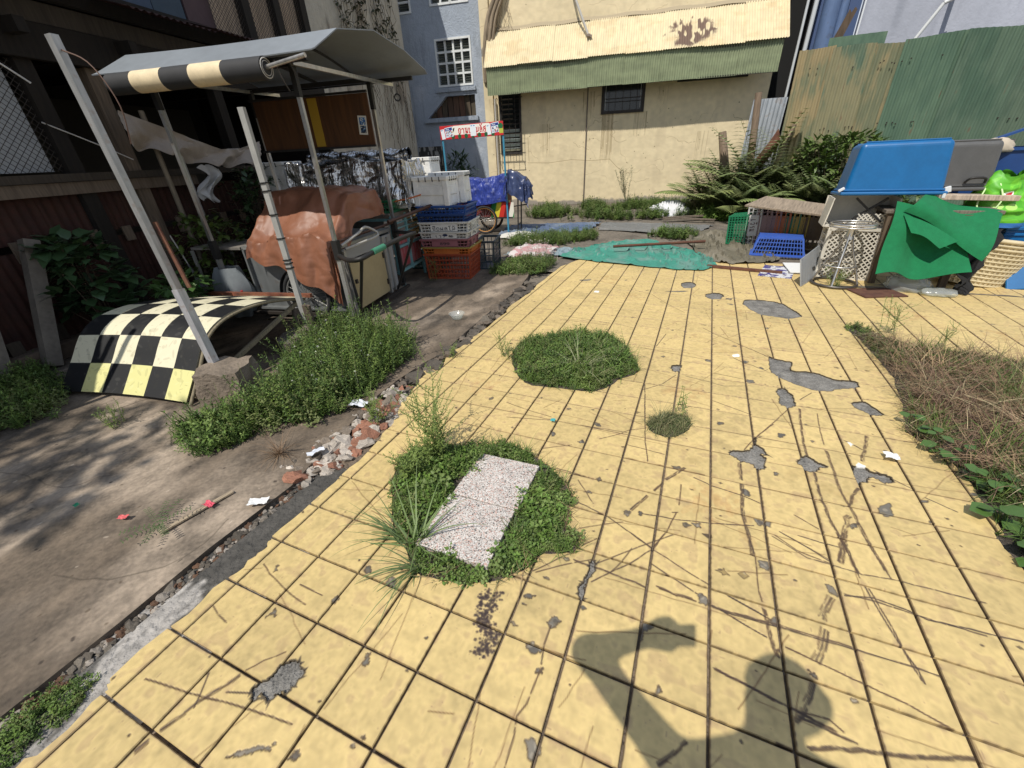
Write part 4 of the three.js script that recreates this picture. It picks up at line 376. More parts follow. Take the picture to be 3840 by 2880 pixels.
{ // stained grey-beige side wall on the left, beyond the old house
  const m = std(0xffffff, 0.93, { map: rep(tex(1024, 1024, (u, v) => { const a = fbm(u, v, 5, 351, 5), b = fbm(u, v, 40, 357, 3, 4), e = fbm(u, v, 70, 359, 2), k = 0.92 + 0.2 * (e - 0.5), s = step(0.56, 0.72, b * 0.6 + a * 0.4) * 0.7, o = step(0.6, 0.7, a) * 0.3; return [mix(mix(0.46, 0.1, s), 0.3, o) * k, mix(mix(0.43, 0.09, s), 0.21, o) * k, mix(mix(0.365, 0.075, s), 0.15, o) * k]; }), 5.5, 6), bumpMap: rep(T.bumps, 0.6), bumpScale: 0.015 });
  const g = fgroup('grey_house', 'stained grey plaster house wall with dry creepers', 'house', -6.15, -12.55);
  part('wall', bb(-5, 0, -0.1, 8, 0, 5.0), m, g);
  const low = fgroup('low_wall', 'black stained broken low wall beside the pale blue house', 'wall', -5.9, -12.7);
  part('wall', [bb(-0.3, 0.45, 0, 1.0, -0.25, 0)], std(0xffffff, 0.95, { map: rep(T.rust, 1), color: col(0.7, 0.6, 0.6) }), low); part('coping', [bb(-0.3, 0.42, 1.0, 1.78, -0.24, -0.02)], std(0xffffff, 0.95, { map: rep(tex(256, 256, (u, v) => { const b = fbm(u, v, 14, 365, 5, 6), s = step(0.5, 0.62, b); return [mix(0.035, 0.3, s), mix(0.033, 0.29, s), mix(0.03, 0.27, s)]; }), 0.8) }), low);
}
// ---------------------------------------------------------------- old timber house on the left: facade at x = 0 of its own axes, looking to +x
{
  const H = fgroup('timber_house', 'dark dilapidated timber house with rusty sheet walls', 'house', -5.34, -1.9), L = (z) => z + 1.9;
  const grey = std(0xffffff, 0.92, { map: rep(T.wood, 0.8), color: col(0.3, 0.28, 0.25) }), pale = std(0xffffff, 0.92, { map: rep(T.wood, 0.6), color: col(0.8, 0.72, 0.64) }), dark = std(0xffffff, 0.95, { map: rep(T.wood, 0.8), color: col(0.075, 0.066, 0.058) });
  const rust = std(0xffffff, 0.85, { map: rep(T.rust, 1.1), color: col(0.24, 0.17, 0.155) });
  const bz = (m, n, x0, x1, y0, y1, z0, z1) => part(n, bb(x0, x1, y0, y1, L(z0), L(z1)), m, H);
  // rusty corrugated sheets standing on the kerb, two tiers
  for (let i = 0; i < 9; i++) { const z0 = 0.6 - i * 0.72; for (const [y0, h, dx] of [[0.12, 0.8, 0.0], [0.98, 0.36, 0.02]]) part('rusty_sheet', corr(0.74, h, 0.076, 0.016, 1, (x, y, z) => [z - 0.03 + dx, y0 + y, L(z0 - x)]), rust, H); }
  const kerb = std(0xffffff, 0.95, { map: rep(T.concrete, 0.9), color: col(0.5, 0.4, 0.33) });
  for (let i = 0; i < 6; i++) part('kerb_block', rbox(0.16, 0.14, 1.1, 0.012, 0.03, 0.07, L(0.4 - i * 1.12), 0, rr(-0.02, 0.02), 0), kerb, H);
  for (let i = 0; i < 16; i++) part('picket', box(0.02, 0.13 + rr(0, 0.05), 0.09, 0.015, 0.93 + rr(-0.02, 0.02), L(0.2 - i * 0.31), 0, 0, rr(-0.05, 0.05)), pale, H);
  for (let i = 0; i < 14; i++) part('picket', box(0.02, 0.15, 0.1, 0.02, 0.2 + rr(-0.02, 0.02), L(-0.2 - i * 0.34), rr(-0.1, 0.1)), grey, H);
  bz(pale, 'beam', 0.0, 0.08, 1.33, 1.43, 0.8, -3.9); bz(grey, 'beam', 0.01, 0.1, 1.435, 1.5, 0.8, -5.8);
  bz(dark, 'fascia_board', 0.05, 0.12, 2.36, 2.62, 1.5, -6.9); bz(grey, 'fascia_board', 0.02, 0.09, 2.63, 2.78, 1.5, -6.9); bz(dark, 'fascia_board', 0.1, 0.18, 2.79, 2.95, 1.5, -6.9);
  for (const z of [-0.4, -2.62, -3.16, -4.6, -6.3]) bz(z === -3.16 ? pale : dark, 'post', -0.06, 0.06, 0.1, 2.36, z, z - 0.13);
  // deep dark room behind
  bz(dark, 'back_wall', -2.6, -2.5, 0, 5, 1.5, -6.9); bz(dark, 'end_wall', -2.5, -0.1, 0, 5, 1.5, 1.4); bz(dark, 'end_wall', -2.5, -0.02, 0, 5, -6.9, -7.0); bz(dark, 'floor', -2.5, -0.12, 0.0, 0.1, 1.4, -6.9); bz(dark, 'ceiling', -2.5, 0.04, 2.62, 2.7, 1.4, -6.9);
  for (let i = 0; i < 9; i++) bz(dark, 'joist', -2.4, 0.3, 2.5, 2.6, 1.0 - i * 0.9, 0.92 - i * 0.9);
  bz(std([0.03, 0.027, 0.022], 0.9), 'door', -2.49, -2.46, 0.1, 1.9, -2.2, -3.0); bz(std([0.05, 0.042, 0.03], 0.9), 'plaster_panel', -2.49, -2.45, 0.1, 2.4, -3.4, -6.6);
  // upper storey boards, blue and dull red, wire netting panels between
  const paints = [[0.05, 0.075, 0.12], [0.085, 0.04, 0.045], [0.075, 0.045, 0.05], [0.045, 0.07, 0.1]].map((c) => std(0xffffff, 0.85, { map: rep(T.scuff, 0.7), color: col(...c) }));
  for (let i = 0; i < 15; i++) { const z = 1.2 - i * 0.42; if (z < -5.0) break; part('board', box(0.02, 2.4, 0.4, -0.05 + rr(-0.01, 0.01), 4.2, L(z - 0.2)), paints[(i * 7) % 4], H); }
  for (const [z0, z1] of [[-5.1, -5.55], [-5.75, -6.2], [-6.35, -6.85]]) {
    bz(std(0xffffff, 0.85, { map: rep(T.wood, 0.9), color: col(2.6, 2.4, 2.2) }), 'panel', -0.08, -0.05, 2.95, 5.2, z0, z1);
    bz(dark, 'post', -0.06, 0.06, 2.95, 5.2, z1, z1 - 0.14);
  }
  const net = (x, y0, y1, z0, z1, s) => { const g = []; for (let a = y0 - (z0 - z1); a < y1; a += s) { const f = (k) => { let p = Math.max(y0, a), q = Math.min(y1, a + (z0 - z1)); if (q > p) g.push(bar(V(x, p, L(k ? z0 - (p - a) : z1 + (p - a))), V(x, q, L(k ? z0 - (q - a) : z1 + (q - a))), 0.0035)); }; f(0); f(1); } return g; };
  part('wire_netting', [net(0.02, 2.95, 5.0, -5.0, -6.9, 0.05)], darkIron, H);
  bz(std(0xffffff, 0.8, { map: rep(T.scuff, 0.9), color: col(0.42, 0.44, 0.46) }), 'pale_panel', -0.04, -0.02, 1.52, 2.35, 0.6, -2.55);
  part('wire_netting', [net(0.03, 1.52, 2.35, 0.5, -2.6, 0.055)], darkIron, H);
  // eave, sagging sheets above the yard
  for (let i = 0; i < 8; i++) part('eave_sheet', corr(1.0, 1, 0.076, 0.018, 1, (x, y, z) => [mix(-0.3, 0.55, y), 3.05 - 0.22 * y + z + 0.03 * Math.sin(i * 2.1), L(1.5 - i * 0.98 - x)]), rust, H);
  part('roof', [bb(-2.6, -0.02, 5.0, 5.08, L(1.5), L(-7))], rust, H);
  part('loose_strip', [tube([V(0.15, 2.9, L(-1.6)), V(0.25, 2.55, L(-1.9)), V(0.22, 2.35, L(-2.3)), V(0.3, 2.15, L(-2.5))], 0.008, 4, 10), tube([V(0.2, 2.8, L(-1.4)), V(0.25, 2.5, L(-2.0))], 0.005, 4, 6), tube([V(0.05, 1.9, L(-2.6)), V(0.1, 1.75, L(-2.9)), V(0.12, 1.6, L(-3.2))], 0.006, 4, 6)], std([0.55, 0.53, 0.5], 0.6), H);
  // grey posts leaning in front at the left edge
  const posts = std(0xffffff, 0.93, { map: rep(T.concrete, 0.7), color: col(0.62, 0.6, 0.56) });
  for (const [x0, z0, x1, z1, h, l] of [[-5.12, -1.62, -5.2, -2.0, 1.02, 'leaning grey timber post nearest the checkered board'], [-5.25, -1.35, -5.3, -1.6, 0.95, 'leaning grey timber post left of its twin']]) { const a = F(x0, 0.02, z0), b = F(x1, h, z1), m = solo('leaning_post', l, 'post', bar(V(0, 0, 0), b.clone().sub(a), 0.13, 0.1), posts, a, 0, 'grey posts leaning on the timber house'); }
  // torn cloth banner hanging in front of the posts
  const pts = [[-3.05, 2.0], [-3.6, 1.83], [-4.08, 1.68], [-4.4, 1.69], [-4.75, 1.77]], low = [[-3.0, 1.7], [-3.3, 1.66], [-3.75, 1.53], [-4.2, 1.5], [-4.7, 1.52]];
  const at = (a, u) => { const k = u * (a.length - 1), i = Math.min(a.length - 2, Math.floor(k)), t = k - i; return [mix(a[i][0], a[i + 1][0], t), mix(a[i][1], a[i + 1][1], t)]; };
  solo('torn_banner', 'torn dirty white cloth strung along the timber house', 'cloth', sheet(48, 10, (u, v) => { const p = at(pts, u), q = at(low, u), k = fbm(u, v, 9, 371, 3); return [0.3 + 0.07 * Math.sin(u * 21 + v * 2) * v + 0.06 * k, mix(p[1], q[1], v) + 0.02 * Math.sin(u * 40) * v, mix(p[0], q[0], v) + 1.9]; }, 0.003), std(0xffffff, 0.9, { map: rep(T.scuff, 0.5), color: col(0.42, 0.37, 0.33) }), F(-5.3, 0, -1.9), TURN);
  solo('torn_banner', 'small crumpled white rag hanging below the cloth strip', 'cloth', sheet(16, 12, (u, v) => [0.05 * Math.sin(u * 9 + v * 5), -v * 0.34 + 0.03 * Math.sin(u * 12), -u * 0.26 * (1 - 0.5 * v) - 0.08 * Math.sin(v * 6)], 0.003), std([0.5, 0.5, 0.5], 0.9), F(-4.95, 1.5, -3.65), TURN);
}
// ---------------------------------------------------------------- corrugated fence on the right, square to the paving
{
  const fence = thing('sheet_fence', 'tall patched fence of green and rusty corrugated sheets', 'fence', [1.0, 0, -11]);
  const painted = (a, b, seed, wear) => std(0xffffff, 0.72, { map: tex(256, 512, (u, v) => { const n = fbm(u, v, 3, seed, 5, 6), m = fbm(u, v, 18, seed + 7, 3, 10), k = 0.85 + 0.35 * (n - 0.5) + 0.3 * (m - 0.5), t = clamp(step(0.34, 0.56, n * 0.75 + m * 0.25) * wear), r = step(0.66, 0.76, n * 0.35 + m * 0.65) * 0.7; return a.map((c, i) => mix(mix(c, b[i], t), [0.16, 0.08, 0.045][i], r) * k); }) });
  const grn = [0.1, 0.185, 0.12], tan = [0.34, 0.27, 0.14], mid = [0.22, 0.235, 0.135];
  const mats = [painted(mid, tan, 401, 1), painted([0.13, 0.2, 0.13], tan, 411, 0.65), painted(mid, tan, 421, 0.9), painted(grn, [0.12, 0.19, 0.12], 431, 0.5), painted([0.08, 0.155, 0.1], [0.12, 0.18, 0.12], 441, 0.6), painted([0.1, 0.165, 0.11], [0.13, 0.18, 0.12], 451, 0.6)];
  const S = (x0, x1, top, z, mi, low = 0, lean = 0, pitch = 0.095) => part('corrugated_sheet', corr(x1 - x0, 1, pitch, 0.034, 8, (x, y, zz) => [x0 + x - 1.0 + lean * (1 - y), low + (top + 0.02 * Math.sin((x0 + x) * 4) - low) * y, z + zz + 0.03 * Math.sin(y * 3 + x0)]), mats[mi], fence, true);
  S(1.04, 1.64, 3.02, 0.0, 0, 0, 0.03); S(1.6, 2.28, 2.98, 0.03, 1, 0, 0.02); S(2.22, 2.76, 2.97, 0.0, 2); S(2.7, 3.6, 3.0, 0.035, 3); S(3.55, 4.5, 3.0, 0.06, 4); S(4.45, 5.4, 2.98, 0.03, 5); S(5.35, 6.3, 3.0, 0.06, 3); S(6.25, 7.2, 3.0, 0.03, 4);
  part('corrugated_sheet', corr(0.9, 1, 0.15, 0.02, 2, (x, y, z) => [0.5 + x, 2.2 + y * 0.95, -0.05 + z]), mats[3], fence, true);
  part('fence_rail', [bb(0.05, 6.2, 0.7, 0.76, -0.07, -0.02), bb(0.05, 6.2, 2.2, 2.26, -0.12, -0.07)], darkIron, fence);
  const nails = []; for (let i = 0; i < 46; i++) nails.push(box(0.016, 0.022, 0.02, rr(0.1, 5.0), pick([1.62, 1.66, 2.66]) + rr(-0.03, 0.03), 0.04)); part('nail', nails, std([0.03, 0.02, 0.015], 0.9), fence);
  // galvanised sheets propped between fence and cream house
  const galv = std(0xffffff, 0.42, { map: rep(T.metal, 1.2), color: col(0.5, 0.53, 0.56), metalness: 0.55 });
  solo('galvanised_sheet', 'grey galvanised corrugated sheet propped beside the cream house', 'metal sheet', corr(0.72, 2.35, 0.09, 0.022, 4, (x, y, z) => [x - 0.18 * (2.35 - y) * 0.3, y, z - 0.1 * y]), galv, [0.5, 0, -12.2], 0.12);
  solo('galvanised_sheet', 'short grey corrugated sheet leaning at the foot of the fence', 'metal sheet', corr(0.45, 0.95, 0.09, 0.022, 2, (x, y, z) => [x + 0.25 * y, y, z - 0.15 * y]), galv, [0.75, 0.1, -10.9], -0.15);
  const post = std(0xffffff, 0.9, { map: rep(T.wood, 0.5), color: col(1.5, 1.3, 1.15) });
  const pole = (a, b, r0, r1, l) => { const m = solo('timber_post', l, 'post', rod(V(0, 0, 0), b.clone().sub(a), r0, r1, 9), post, a, 0, 'old timber posts among the ferns'); };
  pole(V(0.33, 0, -11.3), V(-0.1, 1.7, -11.5), 0.12, 0.085, 'slanting round timber post rising out of the ferns'); pole(V(0.72, 0, -11.7), V(0.5, 2.42, -11.6), 0.09, 0.07, 'upright dark timber post before the galvanised sheet'); pole(V(0.85, 0.05, -11.0), V(1.25, 1.75, -10.9), 0.05, 0.04, 'thin stick leaning on the fence edge');
  solo('rusty_scrap', 'curled rusty metal scrap wedged by the fence edge', 'scrap', sheet(10, 8, (u, v) => [0.3 * u + 0.1 * v, 0.55 * u - 0.25 * v, 0.12 * Math.sin(u * 3)], 0.004), std(0xffffff, 0.85, { map: rep(T.rust, 0.5) }), [0.7, 1.15, -11.2]);
}
{ // pale building beyond the fence
  const g = thing('pale_building', 'pale grey-blue building rising behind the green fence', 'building', [1.2, 0, -14.2]);
  const m = std(0xffffff, 0.9, { map: rep(tex(512, 512, (u, v) => { const a = fbm(u, v, 6, 461, 4, 2), b = fbm(u, v, 60, 467, 2), e = fbm(u, v, 24, 469, 2, 2), k = 0.9 + 0.3 * (a - 0.5) + 0.12 * (b - 0.5), s = step(0.48, 0.7, e) * 0.55; return [mix(0.46, 0.3, s) * k, mix(0.48, 0.32, s) * k, mix(0.55, 0.38, s) * k]; }), 4), bumpMap: rep(T.bumps, 0.9), bumpScale: 0.003 });
  part('wall', bb(1.3, 9, 0, 8, -0.3, 0), m, g); part('return_wall', bb(0.4, 1.28, 0, 8, -0.6, -0.3), std([0.06, 0.1, 0.22], 0.7), g);
  part('corner_bead', bar(V(1.29, 0, 0.02), V(1.29, 8, 0.02), 0.03), std([0.7, 0.72, 0.74], 0.5), g);
  const blue = std(0xffffff, 0.55, { map: rep(T.metal, 1.5), color: col(0.13, 0.2, 0.36), metalness: 0.15 });
  part('blue_column', [rod(V(0.6, 0, 0.25), V(0.6, 8, 0.25), 0.18, 0.18, 14), rod(V(0.85, 0, 0.2), V(0.85, 8, 0.2), 0.1, 0.1, 12)], blue, g);
  part('drain_pipe', [rod(V(0.2, 0, 0.3), V(0.32, 8, 0.3), 0.05), rod(V(0.05, 0, 0.35), V(0.12, 8, 0.3), 0.03)], std([0.55, 0.57, 0.58], 0.5), g);
  part('gap_shade_panel', bb(-0.42, 0.35, 0, 8, -0.7, -0.5), std([0.012, 0.012, 0.012], 1), g);  // near-black panel: the shade between the two buildings put into its colour
  part('wall_pipe', [rod(V(2.35, 3.3, 0.42), V(2.66, 3.9, 0.42), 0.035), rod(V(2.66, 3.9, 0.42), V(2.95, 4.02, 0.42), 0.04), rod(V(2.85, 4.0, 0.42), V(2.9, 4.3, 0.0), 0.045), rod(V(2.35, 3.3, 0.42), V(2.3, 2.6, 0.42), 0.035)], std([0.6, 0.61, 0.6], 0.5), g);
  solo('splintered_plank', 'splintered dark plank sticking up behind the fence', 'plank', extr([[0, 0], [0.16, 0.02], [0.34, 0.62], [0.3, 0.66], [0.26, 0.58], [0.22, 0.64]], 0.03), std(0xffffff, 0.95, { map: rep(T.wood, 0.4), color: col(0.6, 0.5, 0.42) }), [1.52, 2.95, -11.3]);
}
// ---------------------------------------------------------------- cloth, crates, lettering
// a cloth laid over a box: s along x, t along z; what hangs over an edge falls and folds
function drape({ x0, x1, z0, z1, top, L = 0, Rr = 0, B = 0, Fr = 0, n = 60, m = 40, flare = 0.12, fold = 0.02, freq = 26, seed = 1, crease = 0.012, floor = 0.012, thick = 0.002, hem = 0 }) {
  return sheet(n, m, (u, v) => {
    const hl = 1 + hem * (fbm(u, 0.3, 5, seed, 2) - 0.5), s = mix(x0 - L * hl, x1 + Rr * hl, u), t = mix(z1 + (typeof Fr === 'function' ? Fr(u) : Fr) * hl, z0 - B * hl, v), cx = clamp(s, x0, x1), cz = clamp(t, z0, z1), ds = s - cx, dt = t - cz, d = Math.hypot(ds, dt) + 1e-6;
    const w = Math.min(1, d / 0.12), q = Math.abs(ds) > 1e-4 && Math.abs(dt) > 1e-4 ? Math.atan2(dt, ds) * 0.9 : (Math.abs(dt) > Math.abs(ds) ? s : t);
    let y = top(cx, cz) - d * 0.99, out = d * flare + fold * w * (Math.sin(q * freq + seed) + 0.6 * Math.sin(q * freq * 2.3 + seed * 3)) + fold * w;
    if (y < floor) { out += floor - y; y = floor + 0.01 * (0.5 + 0.5 * Math.sin(s * 20 + t * 17)); }
    const c = crease * (fbm(u, v, 10, seed + 40, 4) + 0.5 * Math.abs(Math.sin((u * 13 + fbm(u, v, 5, seed + 50, 2) * 6))) - 0.6);
    return [cx + (ds / d) * out + c * (ds / d), y + c * (1 - w * 0.7), cz + (dt / d) * out + c * (dt / d)];
  }, thick);
}
const plastic = (r, g, b, rough_ = 0.45) => std(0xffffff, rough_, { map: rep(T.scuff, 0.6), color: col(r, g, b) });
// lattice crate: opening up, base at y = 0
function crateGeos(w, h, d, o = {}) {
  const g = [], t = o.t || 0.012, rows = o.rows || 3, cols = o.cols || 12, k = o.taper ?? 0.94, W = w / 2, D = d / 2;
  const at = (y) => mix(k, 1, y / h);
  g.push(box(w * k, t, d * k, 0, t / 2, 0));
  for (const sx of [-1, 1]) {
    for (let r = 0; r <= rows; r++) { const y = mix(t, h - t, r / rows), s = at(y); g.push(box(t, r === rows || !r ? 0.022 : 0.012, d * s, sx * (W * s - t / 2), y, 0), box(w * s, r === rows || !r ? 0.022 : 0.012, t, 0, y, sx * (D * s - t / 2))); }
    const nc = Math.max(3, Math.round((cols * d) / w));
    for (let c = 0; c <= cols; c++) { const f = c / cols - 0.5; g.push(bar(V(f * w * k * 0.99, 0, sx * (D * k - t / 2)), V(f * w * 0.99, h, sx * (D - t / 2)), c % cols ? 0.008 : 0.02, t * 0.8)); }
    for (let c = 0; c <= nc; c++) { const f = c / nc - 0.5; g.push(bar(V(sx * (W * k - t / 2), 0, f * d * k * 0.99), V(sx * (W - t / 2), h, f * d * 0.99), c % nc ? 0.008 : 0.02, t * 0.8)); }
    if (o.panel) { const y0 = h * 0.18, y1 = h * 0.85; g.push(box(w * 0.56, y1 - y0, t * 0.8, 0, (y0 + y1) / 2, sx * (D * at((y0 + y1) / 2) - t * 0.5), sx * -Math.atan((D * (1 - k)) / h)), box(t * 0.8, y1 - y0, d * 0.56, sx * (W * at((y0 + y1) / 2) - t * 0.5), (y0 + y1) / 2, 0, 0, 0, sx * -Math.atan((W * (1 - k)) / h))); }
  }
  return g;
}
const rimGeos = (w, h, d, r = 0.016) => { const W = w / 2 + 0.008, D = d / 2 + 0.008; return [box(w + 0.03, r, 0.022, 0, h, D), box(w + 0.03, r, 0.022, 0, h, -D), box(0.022, r, d + 0.01, W, h, 0), box(0.022, r, d + 0.01, -W, h, 0)]; };
// Thai letters as strokes in a box 1 wide, 1 high (y down)
const THAI = {
  'อ': [[[0.25, 0.4], [0.32, 0.48], [0.2, 0.5], [0.15, 0.25], [0.35, 0.05], [0.65, 0.05], [0.85, 0.3], [0.85, 0.75], [0.65, 0.98], [0.35, 0.98], [0.18, 0.75], [0.3, 0.62]]],
  'า': [[[0.15, 0.28], [0.3, 0.08], [0.6, 0.08], [0.75, 0.3], [0.75, 1]]], 'น': [[[0.1, 0.1], [0.28, 0.05], [0.3, 0.25], [0.3, 0.95], [0.75, 0.55]], [[0.75, 0.05], [0.75, 0.75], [0.9, 0.85], [0.8, 1], [0.65, 0.9]]],
  'ข': [[[0.15, 0.25], [0.3, 0.05], [0.42, 0.2], [0.25, 0.5], [0.35, 1], [0.8, 1], [0.8, 0.05]]], 'ม': [[[0.15, 0.08], [0.3, 0.2], [0.3, 0.9], [0.15, 1], [0.1, 0.85]], [[0.3, 0.9], [0.8, 0.75], [0.8, 0.05]]],
  'ล': [[[0.2, 0.3], [0.4, 0.05], [0.75, 0.1], [0.85, 0.4], [0.85, 1]], [[0.85, 0.6], [0.5, 0.4], [0.25, 0.6], [0.25, 0.9], [0.45, 0.95]]], 'ั': [[[0.2, -0.35], [0.4, -0.18], [0.75, -0.3], [0.85, -0.5]]],
  'ส': [[[0.2, 0.3], [0.4, 0.05], [0.7, 0.1], [0.85, 0.4], [0.85, 1]], [[0.85, 0.6], [0.5, 0.4], [0.25, 0.6], [0.25, 0.9], [0.45, 0.95]], [[0.7, 0.12], [0.95, -0.08]]],
  'ป': [[[0.15, 0.2], [0.3, 0.08], [0.3, 1], [0.8, 1], [0.8, -0.35]]], '้': [[[0.2, -0.3], [0.4, -0.5], [0.45, -0.2], [0.8, -0.45]]], 'ผ': [[[0.3, 0.3], [0.15, 0.15], [0.2, 1], [0.5, 0.5], [0.8, 1], [0.8, 0.05]]], 'ไ': [[[0.7, 1], [0.5, 0.9], [0.5, -0.1], [0.2, -0.4], [0.8, -0.45]]],
  'เ': [[[0.35, 0.05], [0.35, 0.95], [0.6, 0.95], [0.55, 0.8]]], 'จ': [[[0.2, 0.25], [0.45, 0.05], [0.8, 0.2], [0.8, 0.95], [0.55, 0.95], [0.55, 0.75]]], 'ร': [[[0.75, 0.05], [0.3, 0.12], [0.35, 0.35], [0.75, 0.45], [0.75, 0.9], [0.55, 1]]],
};
function thai(c, s, x, y, w, h, lw, colour) { c.strokeStyle = colour; c.lineWidth = lw; c.lineJoin = c.lineCap = 'round'; let k = x; for (const ch of s) { if (ch === ' ') { k += w; continue; } const up = 'ั้'.includes(ch), px = up ? k - w : k; for (const l of THAI[ch] || []) { c.beginPath(); l.forEach((p, i) => c[i ? 'lineTo' : 'moveTo'](px + p[0] * w * 0.9, y + p[1] * h)); c.stroke(); } if (!up) k += w; } }
const printMat = (w, h, draw, rough_ = 0.5) => std(0xffffff, rough_, { map: canvasTex(w, h, draw) });
const decal = (w, h, x, y, z, ry = 0, rx = 0) => put(new THREE.PlaneGeometry(w, h), x, y, z, rx, ry, 0);

// ---------------------------------------------------------------- the food cart under its grey canopy
const chrome = std(0xffffff, 0.28, { map: rep(T.metal, 0.5), color: col(0.72, 0.7, 0.66), metalness: 0.85 }), alu = std(0xffffff, 0.45, { map: rep(T.metal, 0.6), color: col(0.5, 0.49, 0.46), metalness: 0.6 });
const rubber = std([0.02, 0.02, 0.021], 0.8);
function wheel(parent, x, y, z, r, rimMat, spokes = 28, thick = 0.022) {
  const tyre = part('wheel', ring(r, thick, x, y, z, 0, 0, 0, 8, 40), rubber, parent); part('rim', ring(r - thick * 1.1, thick * 0.5, x, y, z, 0, 0, 0, 6, 40), rimMat, tyre);
  const s = []; for (let i = 0; i < spokes; i++) { const a = (i / spokes) * 6.283, b = a + (i % 2 ? 0.5 : -0.5); s.push(rod(V(x + Math.cos(b) * 0.03, y + Math.sin(b) * 0.03, z + (i % 4 < 2 ? 0.025 : -0.025)), V(x + Math.cos(a) * (r - thick), y + Math.sin(a) * (r - thick), z), 0.0018, 0.0018, 4)); } part('spoke', s, chrome, tyre);
  part('hub', rod(V(x, y, z - 0.04), V(x, y, z + 0.04), 0.03, 0.03, 10), alu, tyre); return tyre;
}
{
  const ox = -3.6, oz = -3.5, g = fgroup('food_cart', 'street food cart with grey canopy and rolled striped awning', 'food cart', ox, oz), c = (x, y, z) => V(x - ox, y, z - oz), B = (x0, x1, y0, y1, z0, z1) => bb(x0 - ox, x1 - ox, y0, y1, z0 - oz, z1 - oz);
  for (const [x, z, y0] of [[-2.9, -2.9, 0.06], [-2.9, -4.1, 0.1], [-4.3, -4.05, 0.3], [-4.33, -2.92, 0.3]]) { const p = part('post', [bar(c(x, 0.78, z), c(x, 1.95, z), 0.032)], chrome, g); part('post_head', bar(c(x, 1.95, z), c(x, 2.2, z), 0.042), blackMetal, p); part('post_leg', bar(c(x, y0, z), c(x, 0.8, z), 0.04), z < -4 ? blackMetal : alu, p); part('clamp', bar(c(x, 0.66, z), c(x, 0.84, z), 0.058), blackMetal, p); }
  // canopy
  const prof = [[-2.6, 2.18], [-2.64, 2.195], [-2.96, 2.36], [-3.5, 2.45], [-4.02, 2.4], [-4.46, 2.3], [-4.5, 2.27]], cm = std(0xffffff, 0.5, { map: rep(T.scuff, 1.4), color: col(0.24, 0.262, 0.285) });
  part('canopy', sheet(10, prof.length - 1, (u, v) => { const p = prof[Math.round(v * (prof.length - 1))]; return [mix(-4.52, -2.5, u) - ox - 0.14 * (p[0] + 2.6) * (u > 0.9 ? 0.35 : 0), p[1] - 0.012 * Math.sin(u * 3.14), p[0] - oz]; }, 0.008), cm, g);
  part('canopy_frame', [bar(c(-4.5, 2.15, -2.68), c(-2.6, 2.15, -2.68), 0.035), bar(c(-4.5, 2.23, -4.4), c(-2.55, 2.23, -4.4), 0.035), bar(c(-4.4, 2.17, -2.9), c(-2.86, 2.17, -2.9), 0.04), bar(c(-4.4, 2.2, -4.08), c(-2.86, 2.2, -4.08), 0.04), bar(c(-3.6, 2.18, -2.7), c(-3.6, 2.35, -3.5), 0.025), bar(c(-3.6, 2.35, -3.5), c(-3.6, 2.22, -4.4), 0.025), tube([c(-3.1, 2.19, -2.7), c(-3.1, 2.33, -2.98), c(-3.1, 2.38, -3.5), c(-3.1, 2.22, -4.4)], 0.012, 5)], blackMetal, g);
  for (const x of [-2.84, -4.3]) part('canopy_rail', bar(c(x, 2.16, -2.82), c(x, 2.2, -4.5), 0.03), chrome, g);
  part('eyelet', [ring(0.03, 0.008, -2.7 - ox, 2.06, -4.3 - oz, 0, 0.6), rod(c(-2.7, 2.09, -4.3), c(-2.7, 2.18, -4.32), 0.003)], blackMetal, g);
  // rolled awning, black and cream bands
  const rollTex = (r, gg, b) => std(0xffffff, 0.75, { map: rep(T.scuff, 0.35), color: col(r, gg, b) });
  const bands = [[-4.34, -4.09, 0], [-4.09, -3.8, 1], [-3.8, -3.53, 0], [-3.53, -3.24, 1], [-3.24, -2.9, 0]], km = rollTex(0.035, 0.035, 0.037), wm = rollTex(0.78, 0.64, 0.42), roll = new THREE.Group(); roll.name = 'rolled_awning'; g.add(roll);
  for (const [a, b, w] of bands) { const q = rod(c(a, 2.1, -2.6), c(b, 2.1, -2.6), 0.073, 0.073, 22); part('cloth_band', q, w ? wm : km, roll); }
  part('roll_core', [ring(0.06, 0.004, -2.897 - ox, 2.1, -2.6 - oz, 0, Math.PI / 2, 0, 4, 20), ring(0.045, 0.003, -2.897 - ox, 2.1, -2.6 - oz, 0, Math.PI / 2, 0, 4, 20)], std([0.5, 0.48, 0.44], 0.8), roll);
  part('awning_bar', rod(c(-2.9, 2.105, -2.6), c(-2.56, 2.15, -2.6), 0.016), chrome, roll);
  part('chain', [tube([c(-2.82, 2.14, -2.6), c(-2.8, 2.02, -2.62), c(-2.79, 1.96, -2.65)], 0.006, 4), tube([c(-2.72, 2.13, -2.62), c(-2.7, 2.03, -2.66)], 0.006, 4)], darkIron, roll);
  // brown back board
  const bp = part('back_board', B(-4.27, -2.9, 1.63, 2.09, -4.02, -4.0), std(0xffffff, 0.7, { map: rep(T.wood, 1.2), color: col(0.55, 0.26, 0.09) }), g);
  part('stripe', B(-3.6, -3.49, 1.64, 2.08, -3.999, -3.996), std([0.42, 0.26, 0.02], 0.6), bp);
